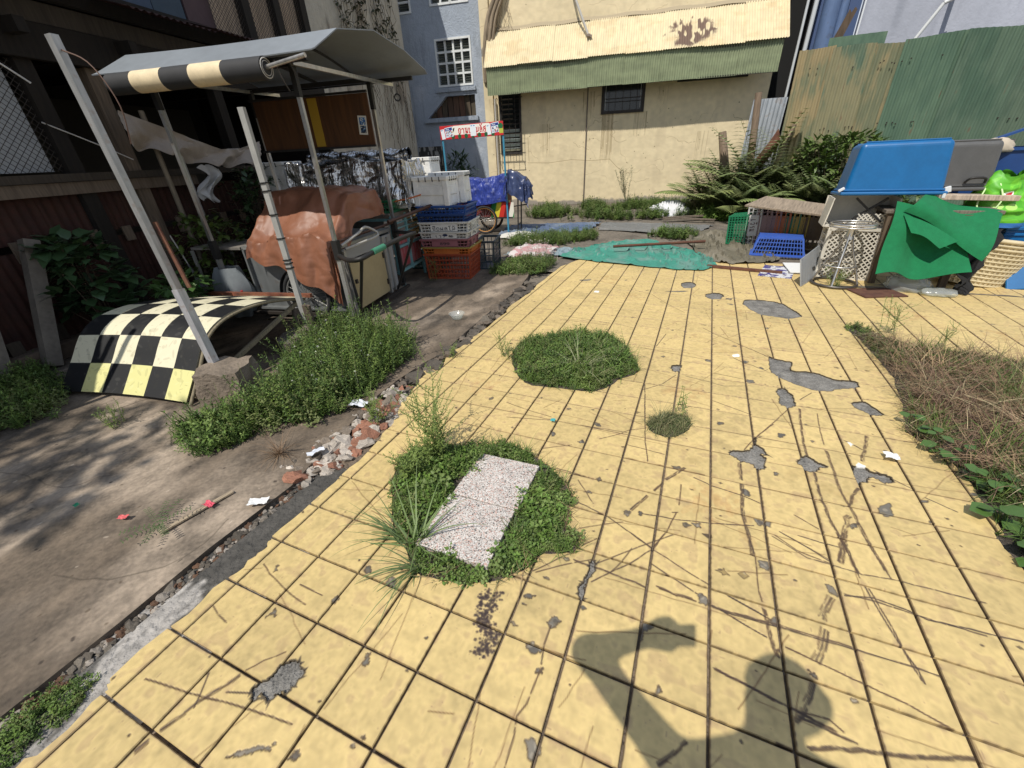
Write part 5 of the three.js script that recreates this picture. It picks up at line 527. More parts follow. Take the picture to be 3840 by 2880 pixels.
  part('sticker', put(new THREE.PlaneGeometry(0.1, 0.17), -3.0 - ox, 1.81, -3.994 - oz, 0, 0, -0.08), printMat(96, 160, (q) => { q.fillStyle = '#d8d4c8'; q.fillRect(0, 0, 96, 160); q.fillStyle = '#2c62a0'; q.fillRect(14, 14, 68, 62); q.fillStyle = '#1d2a44'; q.fillRect(20, 84, 60, 62); for (let i = 0; i < 40; i++) { q.fillStyle = pick(['#e8e6dc', '#5fa0d0', '#203040', '#c9d8e0']); q.fillRect(16 + R() * 62, 16 + R() * 126, 3 + R() * 12, 3 + R() * 9); } }), bp, true);
  part('board_frame', [bar(c(-4.3, 2.1, -3.98), c(-2.88, 2.1, -3.98), 0.02), bar(c(-4.3, 1.62, -3.98), c(-2.88, 1.62, -3.98), 0.02)], blackMetal, g);
  // cabinet
  const galv = std(0xffffff, 0.5, { map: rep(T.metal, 0.9), color: col(0.2, 0.21, 0.21), metalness: 0.3 });
  part('cabinet', [B(-4.05, -2.93, 0.12, 0.14, -4.02, -2.95), B(-4.05, -2.94, 0.14, 0.74, -3.02, -3.005), B(-4.05, -2.94, 0.14, 0.74, -4.02, -4.0), B(-4.05, -4.03, 0.14, 0.74, -4.0, -2.965)], galv, g);
  part('counter', B(-4.08, -2.94, 0.74, 0.77, -4.08, -3.0), alu, g);
  const door = part('door', B(-2.935, -2.9, 0.11, 0.6, -3.73, -3.05), std(0xffffff, 0.42, { map: rep(tex(256, 256, (u, v) => { const a = fbm(u, v, 3, 501, 4), b = fbm(u, v, 40, 503, 2), k = 0.85 + 0.3 * (a - 0.5) + 0.1 * b; return [0.46 * k, 0.37 * k, 0.2 * k]; }), 0.8) }), g);
  part('hinge', [B(-2.9, -2.885, 0.2, 0.26, -3.72, -3.7), B(-2.9, -2.885, 0.5, 0.56, -3.72, -3.7)], darkIron, door); part('latch', B(-2.9, -2.88, 0.38, 0.42, -3.1, -3.07), darkIron, door);
  part('side_panel', [B(-2.935, -2.92, 0.11, 0.72, -4.0, -3.79), B(-2.935, -2.92, 0.62, 0.73, -3.76, -3.0)], std([0.3, 0.3, 0.29], 0.5), g);
  part('trim', [B(-2.94, -2.89, 0.08, 0.72, -3.79, -3.75), B(-2.94, -2.89, 0.08, 0.72, -3.02, -2.98), B(-2.94, -2.9, 0.08, 0.7, -3.9, -3.875)], alu, g);
  part('base_frame', [bar(c(-2.86, 0.06, -2.84), c(-2.86, 0.06, -4.15), 0.03), bar(c(-4.1, 0.1, -2.9), c(-2.86, 0.1, -2.9), 0.03), bar(c(-4.1, 0.1, -4.05), c(-2.86, 0.1, -4.05), 0.03), bar(c(-2.86, 0.02, -2.88), c(-2.86, 0.1, -2.88), 0.045)], darkIron, g);
  const hm = std(0xffffff, 0.5, { map: rep(T.rust, 0.4), color: col(0.55, 0.6, 0.7), metalness: 0.3 });
  part('push_handle', [tube([c(-2.9, 0.7, -2.9), c(-2.6, 0.72, -2.62), c(-2.47, 0.74, -2.58), c(-2.42, 0.77, -2.75), c(-2.38, 0.8, -3.2), c(-2.36, 0.8, -3.5)], 0.022, 8, 30), rod(c(-2.9, 0.72, -4.1), c(-2.36, 0.8, -3.5), 0.02)], blackMetal, g);
  part('handle_grip', rod(c(-2.42, 0.77, -2.72), c(-2.405, 0.782, -2.9), 0.028, 0.028, 10), std([0.05, 0.22, 0.13], 0.6), g);
  part('side_rail', [rod(c(-2.9, 0.82, -2.9), c(-2.9, 0.83, -4.1), 0.014), rod(c(-2.86, 0.86, -3.9), c(-2.62, 0.95, -4.7), 0.02)], hm, g);
  part('brace', [rod(c(-2.47, 0.73, -2.6), c(-2.84, 0.1, -2.95), 0.016), rod(c(-2.42, 0.78, -3.6), c(-2.86, 0.1, -3.85), 0.014), rod(c(-2.9, 0.65, -3.0), c(-2.87, 0.1, -3.02), 0.014)], blackMetal, g);
  part('hose', tube([c(-2.88, 0.78, -2.95), c(-2.8, 0.86, -3.15), c(-2.84, 0.88, -3.4), c(-2.78, 0.8, -3.5), c(-2.82, 0.76, -3.2), c(-2.88, 0.74, -3.0)], 0.014, 6, 30), std([0.4, 0.38, 0.34], 0.6), g);
  wheel(g, -3.42 - ox, 0.275, -2.955 - oz, 0.255, alu); wheel(g, -3.45 - ox, 0.29, -4.1 - oz, 0.265, alu);
  part('mudguard', sheet(20, 2, (u, v) => { const a = mix(0.1, 3.04, u); return [-3.42 - ox + Math.cos(a) * 0.3, 0.275 + Math.sin(a) * 0.3, -2.93 - oz - v * 0.06]; }, 0.003), rubber, g);
  part('side_table', [B(-4.75, -4.12, 0.73, 0.755, -3.5, -3.02)], std(0xffffff, 0.7, { map: rep(T.concrete, 0.7), color: col(0.8, 0.8, 0.8) }), g); part('table_leg', [bar(c(-4.7, 0, -2.98), c(-4.7, 0.73, -2.98), 0.025), bar(c(-4.7, 0, -3.46), c(-4.7, 0.73, -3.46), 0.025)], alu, g);
  // the brown sheet thrown over it
  const leather = std(0xffffff, 0.5, { map: rep(T.scuff, 0.9), color: col(0.265, 0.108, 0.06), bumpMap: rep(tex(256, 256, (u, v) => { let h = 0; for (let k = 0; k < 3; k++) h += Math.abs(fbm(u, v, 3 << k, 571 + k * 9, 2, 5 << k) - 0.5) / (k + 1); return clamp(h * 1.5); }, true), 1.6), bumpScale: 0.022 });
  const sl = (z) => (z > -3.42 ? mix(1.24, 0.88, sm(clamp((z + 3.42) / 0.46))) : 1.24);
  solo('brown_tarpaulin', 'brown leatherette sheet draped over the food cart', 'tarpaulin', drape({ x0: -3.9 - ox, x1: -2.99 - ox, z0: -3.95 - oz, z1: -2.93 - oz, top: (x, z) => sl(z + oz) + 0.02 * Math.sin((x + z) * 14) * step(-3.5, -3.2, z + oz) - 0.05 * step(-3.2, -2.99, x + ox) - (z + oz > -3.3 ? 0.06 * Math.exp(-((x + ox + 3.75) ** 2) / 0.02) : 0), L: 0.1, Rr: 0.26, B: 0.1, Fr: (u) => mix(0.16, 0.56, sm(clamp(u * 1.25))), n: 96, m: 76, flare: 0.1, fold: 0.014, freq: 12, seed: 4, crease: 0.035, thick: 0.003, hem: 0.12 }), leather, F(ox, 0, oz), TURN);
}
// ---------------------------------------------------------------- poles on concrete feet
{
  const zinc = std(0xffffff, 0.45, { map: rep(T.metal, 0.5), color: col(0.46, 0.46, 0.45), metalness: 0.5 });
  const a = fgroup('steel_pole', 'tall square steel pole in a concrete block by the checkered board', 'pole', -3.16, -1.5);
  part('pole', bar(V(0, 0.12, 0), V(-0.11, 2.12, 0), 0.04), zinc, a); part('sleeve', bar(V(0.0, 0.14, 0), V(-0.035, 0.78, 0), 0.052), std(0xffffff, 0.5, { map: rep(T.metal, 0.5), color: col(0.6, 0.6, 0.62), metalness: 0.4 }), a); part('back_strip', bar(V(0.02, 0.78, -0.04), V(-0.03, 1.2, -0.04), 0.03, 0.01), std(0xffffff, 0.9, { map: rep(T.rust, 0.4) }), a);
  const blk = (() => { const g = new THREE.BoxGeometry(0.33, 0.25, 0.29, 6, 5, 6), p = g.attributes.position; for (let i = 0; i < p.count; i++) { const y = p.getY(i), k = 1 - 0.35 * (y + 0.13); p.setXYZ(i, p.getX(i) * k + 0.012 * Math.sin(p.getZ(i) * 40 + y * 25), y + 0.008 * Math.sin(p.getX(i) * 30 + p.getZ(i) * 21), p.getZ(i) * k + 0.01 * Math.sin(p.getX(i) * 37)); } g.computeVertexNormals(); return g; })();
  part('concrete_block', put(blk, 0.1, 0.105, 0.03, 0.06, 0.25, -0.05), std(0xffffff, 0.97, { map: rep(T.concrete, 0.5), color: col(0.85, 0.75, 0.65), bumpMap: rep(T.bumps, 0.4), bumpScale: 0.008 }), a);
  part('wire', tube([V(-0.1, 2.06, 0), V(0.08, 1.98, 0.02), V(0.16, 1.8, 0.02), V(0.1, 1.62, 0.0)], 0.004, 4), std([0.12, 0.07, 0.05], 0.8), a);
  const b = fgroup('timber_pole', 'white timber pole with cable ties before the brown sheet', 'pole', -3.15, -2.5);
  part('pole', bar(V(0.01, 0.1, 0), V(0.02, 1.87, 0), 0.05, 0.03), std(0xffffff, 0.85, { map: rep(T.scuff, 0.4), color: col(0.36, 0.355, 0.335) }), b);
  for (const y of [0.68, 0.72, 0.75, 0.93, 1.12, 1.3, 1.36]) part('cable_tie', box(0.062, 0.01, 0.045, 0.015, y, 0, 0, 0, 0.05), blackMetal, b);
  part('stump', [rod(V(-0.04, 0.0, 0.05), V(-0.06, 0.3, 0.0), 0.06, 0.04, 7), box(0.07, 0.3, 0.03, 0.08, 0.2, 0.02, 0.1, 0, -0.1)], std(0xffffff, 0.95, { map: rep(T.wood, 0.4), color: col(0.7, 0.65, 0.6) }), b);
  part('concrete_foot', put(new THREE.CylinderGeometry(0.19, 0.22, 0.16, 9, 2), 0.08, 0.06, 0.2, 0.1, 0.4, 0.08), std(0xffffff, 0.97, { map: rep(T.concrete, 0.5), color: col(0.7, 0.66, 0.6), bumpMap: rep(T.bumps, 0.15), bumpScale: 0.015 }), b);
  const thin = (x, z, y0, y1, r, m, l) => solo('thin_pole', l, 'pole', rod(V(0, y0, 0), V(0.0, y1, 0), r), m, F(x, 0, z), TURN, 'thin poles behind the food cart');
  thin(-5.0, -3.55, 0, 2.2, 0.022, zinc, 'thin grey pole in front of the torn banner'); thin(-5.05, -3.35, 0, 2.02, 0.025, std(0xffffff, 0.9, { map: rep(T.wood, 0.5), color: col(1.3, 1.3, 1.2) }), 'thin wooden pole left of the grey one at the torn banner');
}
// ---------------------------------------------------------------- checkered curved board
{
  const prof = [[-1.24, 0.035], [-1.33, 0.14], [-1.42, 0.245], [-1.5, 0.345], [-1.58, 0.42], [-1.7, 0.475], [-1.87, 0.5], [-2.1, 0.49], [-2.35, 0.445], [-2.65, 0.36]], N = 40, ptsZ = new THREE.CatmullRomCurve3(prof.map((p) => V(0, p[1], p[0])));
  const checks = canvasTex(768, 1024, (c, w, h) => {
    const nx = 6, ny = 7; for (let j = 0; j < ny; j++) for (let i = 0; i < nx; i++) { const blackSq = (i + j) % 2 === 0; c.fillStyle = blackSq ? '#17181a' : j === 0 ? '#d2cd8c' : '#d9d2b4'; c.fillRect((i * w) / nx, h - ((j + 1) * h) / ny, w / nx + 1, h / ny + 1); }
    for (let i = 0; i < 900; i++) { c.fillStyle = pick(['rgba(60,60,40,.10)', 'rgba(240,235,215,.10)', 'rgba(90,85,60,.12)']); c.beginPath(); c.ellipse(R() * w, R() * h, 1 + R() * 22, 1 + R() * 9, R() * 3, 0, 7); c.fill(); }
    for (let i = 0; i < 70; i++) { let x = R() * w, y = R() * h * 0.62; c.strokeStyle = 'rgba(70,66,50,.55)'; c.lineWidth = 0.8; c.beginPath(); c.moveTo(x, y); for (let k = 0; k < 7; k++) { x += rr(-14, 18); y += rr(-8, 8); c.lineTo(x, y); } c.stroke(); }
    for (let i = 0; i < 30; i++) { c.strokeStyle = 'rgba(40,36,30,.5)'; c.lineWidth = 1; const x = R() * w, y = R() * h; c.beginPath(); c.moveTo(x, y); c.lineTo(x + rr(-30, 30), y + rr(-10, 10)); c.stroke(); }
  });
  const g = fgroup('checkered_board', 'curved black and white checkered canopy panel lying on the ground', 'panel', -3.84, -1.8);
  part('panel', sheet(24, N, (u, v) => { const p = ptsZ.getPointAt(v); return [mix(-0.6, 0.6, u) + 0.05 * v, p.y + 0.012 * Math.sin(u * 3) - 0.03 * (1 - u) * v, p.z + 1.8 - 0.02 * Math.sin(u * 3.1)]; }, 0.012), std(0xffffff, 0.55, { map: checks }), g, true);
  part('end_rib', [...[0.62].map((x) => tube(prof.map((p) => V(x + 0.01, p[1] - 0.018, p[0] + 1.8)), 0.012, 5)), bar(V(0.62, 0.36, -0.83), V(0.62, 0.05, 0.5), 0.03)], std(0xffffff, 0.8, { map: rep(T.wood, 0.5), color: col(1.4, 1.4, 1.1) }), g);
  part('wooden_edge', bar(V(-0.55, 0.375, -0.86), V(0.7, 0.375, -0.87), 0.035), std(0xffffff, 0.9, { map: rep(T.rust, 0.5), color: col(1.1, 0.9, 0.8) }), g);
}
// ---------------------------------------------------------------- crates, foam boxes and the turquoise cart behind the food cart
const crateBase = {};
function crate(pos, rot, dim, colour, label, group, o = {}) {     // dim [w,h,d]; geometry shared by size
  const key = dim.join() + (o.rows || 3) + (o.panel ? 'p' : '') + (o.cols || 12); crateBase[key] ??= { body: merge(crateGeos(...dim, o)), rim: merge(rimGeos(...dim)) };
  const g = thing('plastic_crate', label, 'crate', pos, 0, group); g.rotation.set(...rot);
  const m = Array.isArray(colour) ? plastic(...colour) : colour, a = shadows(new THREE.Mesh(crateBase[key].body, m)), b = shadows(new THREE.Mesh(crateBase[key].rim, o.rim ? plastic(...o.rim) : m)); a.name = 'lattice_body'; b.name = 'rim'; g.add(a, b);
  if (o.print) { const [w, h, d] = dim, q = printMat(384, 128, (c) => { c.fillStyle = `rgb(${colour.slice(0, 3).map((v) => Math.round(l2s(v) * 255)).join()})`; c.fillRect(0, 0, 384, 128); o.print(c); }); for (const [ry, x, z] of [[0, 0, d / 2 + 0.002], [Math.PI / 2, w / 2 + 0.002, 0]]) { const pl = part('lettering', put(new THREE.PlaneGeometry(ry ? d * 0.5 : w * 0.54, h * 0.62), x, h * 0.52, z, 0, ry, 0), q, g, true); } }
  return g;
}
const foamMat = std(0xffffff, 0.85, { map: rep(T.scuff, 0.5), color: col(0.86, 0.85, 0.82), bumpMap: rep(T.grain, 0.1), bumpScale: 0.0015 });
function foamBox(pos, turn, w, h, d, label) {     // ribbed fish box, slightly tapering, notches shown as dark bars
  const g = thing('foam_box', label, 'foam box', pos, turn, 'white foam boxes'), k = 0.93, t = 0.035, A = [];
  const wall = (x, z, ww, dd, lx, lz) => { const q = new THREE.BoxGeometry(ww, h, dd), p = q.attributes.position; for (let i = 0; i < p.count; i++) if (p.getY(i) < 0) p.setXYZ(i, p.getX(i) * (ww > dd ? k : 1) - lx * w * 0.035, p.getY(i), p.getZ(i) * (dd > ww ? k : 1) - lz * d * 0.035); q.computeVertexNormals(); return put(q, x, h / 2, z); };
  A.push(wall(0, d / 2 - t / 2, w, t, 0, 1), wall(0, -d / 2 + t / 2, w, t, 0, -1), wall(w / 2 - t / 2, 0, t, d - 2 * t - 0.004, 1, 0), wall(-w / 2 + t / 2, 0, t, d - 2 * t - 0.004, -1, 0), box(w * 0.9, 0.03, d * 0.9, 0, 0.016, 0)); part('body', A, foamMat, g);
  const ribs = []; for (const sx of [-1, 1]) for (const sz of [-1, 1]) ribs.push(rbox(0.075, h * 0.99, 0.075, 0.012, sx * (w / 2 - 0.03), h / 2, sz * (d / 2 - 0.03), sz * -0.035, 0, sx * 0.035)); for (const s of [-1, 1]) ribs.push(rbox(w * 0.86, h * 0.3, 0.018, 0.005, 0, h * 0.2, s * (d / 2 - 0.014), s * -0.05), rbox(w * 0.86, h * 0.3, 0.018, 0.005, 0, h * 0.53, s * (d / 2 - 0.006), s * -0.05), rbox(0.018, h * 0.3, d * 0.8, 0.005, s * (w / 2 - 0.014), h * 0.2, 0, 0, 0, s * 0.05), rbox(0.018, h * 0.3, d * 0.8, 0.005, s * (w / 2 - 0.006), h * 0.53, 0, 0, 0, s * 0.05)); part('rib', ribs, foamMat, g); const nt = []; for (let i = 0; i < 4; i++) for (const s of [-1, 1]) nt.push(box(0.012, 0.05, 0.012, (i - 1.5) * w * 0.2, h - 0.03, s * (d / 2 + 0.012)), box(0.012, 0.05, 0.012, s * (w / 2 + 0.012), h - 0.03, (i - 1.5) * d * 0.2)); part('notch_shade_bar', nt, std([0.1, 0.1, 0.1], 1), g);  // dark bars on the rim carry the shade of notches as colour
  part('rim', [rbox(w + 0.02, 0.045, 0.03, 0.008, 0, h - 0.02, d / 2), rbox(w + 0.02, 0.045, 0.03, 0.008, 0, h - 0.02, -d / 2), rbox(0.03, 0.043, d, 0.008, w / 2, h - 0.02, 0), rbox(0.03, 0.043, d, 0.008, -w / 2, h - 0.02, 0)], foamMat, g); return g;
}
{
  const G = 'stack of fruit crates beside the food cart', cx = -2.5, cz = -4.91, W = [0.66, 0.15, 0.58], Pp = (y, dx = 0, dz = 0) => F(cx + dx, y, cz + dz), rt = (a = 0) => [0, TURN + a, 0];
  crate(Pp(0), rt(0.02), [0.64, 0.335, 0.5], [0.36, 0.062, 0.022], 'tall orange-red crate at the bottom of the crate stack', G, { rows: 5, cols: 13 });
  crate(Pp(0.325, 0.01), rt(-0.02), [0.66, 0.1, 0.52], [0.5, 0.13, 0.02], 'orange crate with mustard rim above the red one', G, { rows: 2, panel: 1, rim: [0.34, 0.26, 0.06] });
  crate(Pp(0.42, -0.01), rt(0.03), [0.66, 0.11, 0.52], [0.3, 0.11, 0.13], 'dusty pink crate marked 899 in the crate stack', G, { rows: 2, panel: 1, print: (c) => { c.fillStyle = '#1c1418'; c.font = 'bold 92px sans-serif'; c.textAlign = 'center'; c.fillText('899', 192, 98); } });
  crate(Pp(0.525, 0.0), rt(-0.015), [0.66, 0.095, 0.52], [0.66, 0.64, 0.6], 'lower white crate with faded dark lettering in the stack', G, { rows: 2, panel: 1, print: (c) => { thai(c, 'เจร น', 60, 40, 52, 60, 9, '#2a2426'); c.fillStyle = '#1d2c50'; c.beginPath(); c.arc(215, 40, 36, 0, 7); c.fill(); c.fillStyle = '#222'; c.font = 'bold 70px sans-serif'; c.fillText('45', 262, 98); } });
  crate(Pp(0.605, 0.005), rt(0.02), [0.67, 0.135, 0.52], [0.7, 0.69, 0.65], 'upper white crate with Thai lettering in the stack', G, { rows: 3, panel: 1, print: (c) => { thai(c, 'ป้อผลไม้', 20, 54, 58, 54, 9, '#17181c'); c.fillStyle = '#333'; for (let i = 0; i < 15; i++) c.fillRect(70 + i * 16, 116, 11, 8); } });
  crate(Pp(0.73, -0.01), rt(-0.03), [0.65, 0.105, 0.52], [0.012, 0.05, 0.2], 'lower dark blue crate near the top of the stack', G, { rows: 2 });
  crate(Pp(0.825, 0.0), rt(0.02), [0.65, 0.11, 0.52], [0.015, 0.075, 0.3], 'upper blue crate under the white foam boxes', G, { rows: 2 });
  foamBox(F(-2.6, 0.935, -4.83), TURN - 0.04, 0.46, 0.34, 0.36, 'white foam box at the front on top of the crate stack'); foamBox(F(-2.52, 0.935, -5.15), TURN + 0.05, 0.46, 0.37, 0.3, 'white foam box at the back on top of the crate stack');
  crate(F(-2.13, 0, -5.45), rt(0.06), [0.26, 0.4, 0.5], [0.03, 0.05, 0.065], 'slate blue tall crate right of the crate stack', 'crates near the stack', { rows: 4, cols: 4 });
  // stack between cart and front stack
  for (const [y, c, l] of [[0, [0.02, 0.08, 0.07], 'dark green crate at the bottom behind the food cart'], [0.3, [0.3, 0.05, 0.03], 'red crate in the half hidden stack'], [0.52, [0.35, 0.2, 0.03], 'yellow crate in the half hidden stack'], [0.8, [0.6, 0.57, 0.54], 'white crate near the top of the half hidden stack'], [0.98, [0.32, 0.08, 0.03], 'orange crate on top of the half hidden stack']]) crate(F(-3.06, y, -5.42), rt(rr(-0.05, 0.05)), [0.5, 0.2, 0.42], c, l, 'half hidden crates behind the food cart', { rows: 3, cols: 9 });
  foamBox(F(-3.02, 1.19, -5.4), TURN, 0.42, 0.3, 0.36, 'white foam box right of the foil cover');
  // turquoise handcart carrying the foil covered boxes
  const ox = -3.8, oz = -4.65, g = fgroup('turquoise_cart', 'turquoise steel handcart with pink panels behind the food cart', 'handcart', ox, oz), B = (x0, x1, y0, y1, z0, z1) => bb(x0 - ox, x1 - ox, y0, y1, z0 - oz, z1 - oz), c = (x, y, z) => V(x - ox, y, z - oz);
  const tq = std(0xffffff, 0.5, { map: rep(T.scuff, 0.6), color: col(0.2, 0.4, 0.42) });
  part('deck', B(-4.6, -3.0, 0.86, 0.9, -5.1, -4.2), std(0xffffff, 0.8, { map: rep(T.wood, 0.6) }), g);
  const fr = []; for (const z of [-4.22, -4.62, -5.05]) fr.push(bar(c(-3.0, 0.17, z), c(-3.0, 0.88, z), 0.03)); for (const y of [0.2, 0.5, 0.66, 0.72, 0.78, 0.84]) fr.push(bar(c(-3.0, y, -4.2), c(-3.0, y, -5.07), y > 0.6 && y < 0.84 ? 0.016 : 0.03)); for (const z of [-4.22, -5.05]) for (const y of [0.2, 0.84]) fr.push(bar(c(-4.6, y, z), c(-3.0, y, z), 0.03)); for (const z of [-4.22, -5.05]) fr.push(bar(c(-4.58, 0, z), c(-4.58, 0.86, z), 0.03)); part('frame', fr, tq, g);
  for (const [z0, z1, y0, y1] of [[-4.25, -4.98, 0.24, 0.47], [-4.25, -4.6, 0.52, 0.64]]) part('pink_panel', B(-3.02, -3.008, y0, y1, z1, z0), std(0xffffff, 0.7, { map: rep(tex(128, 128, (u, v) => { const a = vn(u, v, 8, 6, 511) > 0.55 ? 0.5 : 1, k = 0.8 + 0.3 * fbm(u, v, 6, 513, 3); return [0.38 * k, 0.13 * k * a, 0.14 * k * a]; }), 0.35) }), g);
  part('cabinet_side', B(-4.55, -3.1, 0.2, 0.84, -4.24, -4.22), std([0.12, 0.12, 0.11], 0.7), g); part('leg', [bar(c(-3.0, 0, -5.0), c(-3.0, 0.2, -5.0), 0.03), bar(c(-3.0, 0, -4.3), c(-3.0, 0.2, -4.3), 0.03)], tq, g);
  crate(F(-3.2, 0.9, -4.6), rt(), [0.36, 0.14, 0.5], [0.03, 0.2, 0.09], 'green crate under the silver foil on the turquoise cart', 'crates near the stack', { rows: 2, cols: 8 });
  // foil over foam boxes
  T.crinkle = tex(512, 512, (u, v) => { let h = 0; for (let k = 0; k < 3; k++) h += Math.abs(fbm(u, v, 18 << k, 521 + k * 7, 2, 5 << k) - 0.5) / (k + 1); return clamp(h * 1.4); }, true);
  const foil = std(0xffffff, 0.26, { color: col(0.62, 0.62, 0.62), metalness: 1, bumpMap: rep(T.crinkle, 1.1, 1.1), bumpScale: 0.022 });
  for (let i = 0; i < 3; i++) foamBox(F(-4.2 + i * 0.52, 0.93, -4.78), TURN, 0.48, 0.48, 0.44, ['left foam box under the silver foil', 'middle foam box under the silver foil', 'right foam box under the silver foil'][i]);
  foamBox(F(-4.78, 1.1, -4.75), TURN + 0.03, 0.4, 0.42, 0.4, 'white foam box at the left end of the foil cover');
  solo('foil_cover', 'silver foil insulation sheet draped over the foam boxes', 'foil sheet', drape({ x0: -4.48 - ox, x1: -2.88 - ox, z0: -5.05 - oz, z1: -4.52 - oz, top: (x, z) => 1.455 + 0.025 * Math.sin(x * 7) + 0.02 * Math.sin(z * 13), L: 0.12, Rr: 0.5, B: 0.3, Fr: 0.5, n: 120, m: 80, flare: 0.05, fold: 0.008, freq: 17, seed: 9, crease: 0.05, thick: 0.003, hem: 0.12 }), foil, F(ox, 0, oz), TURN);
  const roll = []; for (let i = 0; i < 3; i++) roll.push(sheet(60, 14, (u, v) => { const a = v * 6.283, r = 0.07 + 0.018 * fbm(u, v, 9, 531 + i, 3) + 0.012 * Math.sin(u * 30 + a * 2), x = mix(-4.25, -2.95, u); return [x - ox, 1.52 + Math.sin(a) * r * 0.8 + 0.01 * i, -4.72 - i * 0.11 - oz + Math.cos(a) * r]; }));
  solo('foil_roll', 'loosely folded silver foil lying on top of the foil cover', 'foil sheet', roll, foil, F(ox, 0, oz), TURN);
  solo('elastic_cord', 'red and yellow elastic cord stretched round the foil cover', 'cord', tube([F(-3.6, 1.0, -4.44), F(-3.2, 1.01, -4.42), F(-2.85, 1.05, -4.5), F(-2.72, 1.09, -4.75), F(-2.74, 1.13, -5.1)], 0.009, 6), std([0.45, 0.12, 0.03], 0.6));
  // cloths and oddments at the left of the cart
  solo('grey_cloth', 'grey cloth bundle hanging under the cart side table', 'cloth', sheet(22, 20, (u, v) => { const a = u * 6.283, r = 0.1 + 0.07 * Math.sin(v * 3.14) + 0.02 * Math.sin(a * 5 + v * 6); return [Math.cos(a) * r * 1.2, 0.52 * (1 - v), Math.sin(a) * r * 0.8]; }), std(0xffffff, 0.95, { map: rep(T.scuff, 0.3), color: col(0.2, 0.22, 0.23) }), F(-4.25, 0.06, -2.9), TURN);
  solo('red_ball', 'small red plastic float beside the grey cloth', 'float', [put(new THREE.SphereGeometry(0.055, 14, 10), 0, 0, 0), rod(V(0, 0.05, 0), V(0, 0.08, 0), 0.012)], std([0.5, 0.02, 0.03], 0.35), F(-4.02, 0.3, -2.76), TURN);
  const um = fgroup('closed_umbrella', 'closed grey and green umbrella leaning by the bushes', 'umbrella', -4.72, -2.95); part('canopy', [put(new THREE.ConeGeometry(0.07, 0.55, 7), 0, 0.36, 0, 0.12, 0, 0.1)], std([0.1, 0.1, 0.1], 0.8), um); part('green_panel', put(new THREE.ConeGeometry(0.055, 0.4, 5), 0.04, 0.26, 0.04, 0.12, 0.4, 0.1), std([0.03, 0.3, 0.03], 0.6), um); part('shaft', rod(V(0.04, 0, -0.04), V(-0.08, 0.9, 0.05), 0.008), alu, um);
}
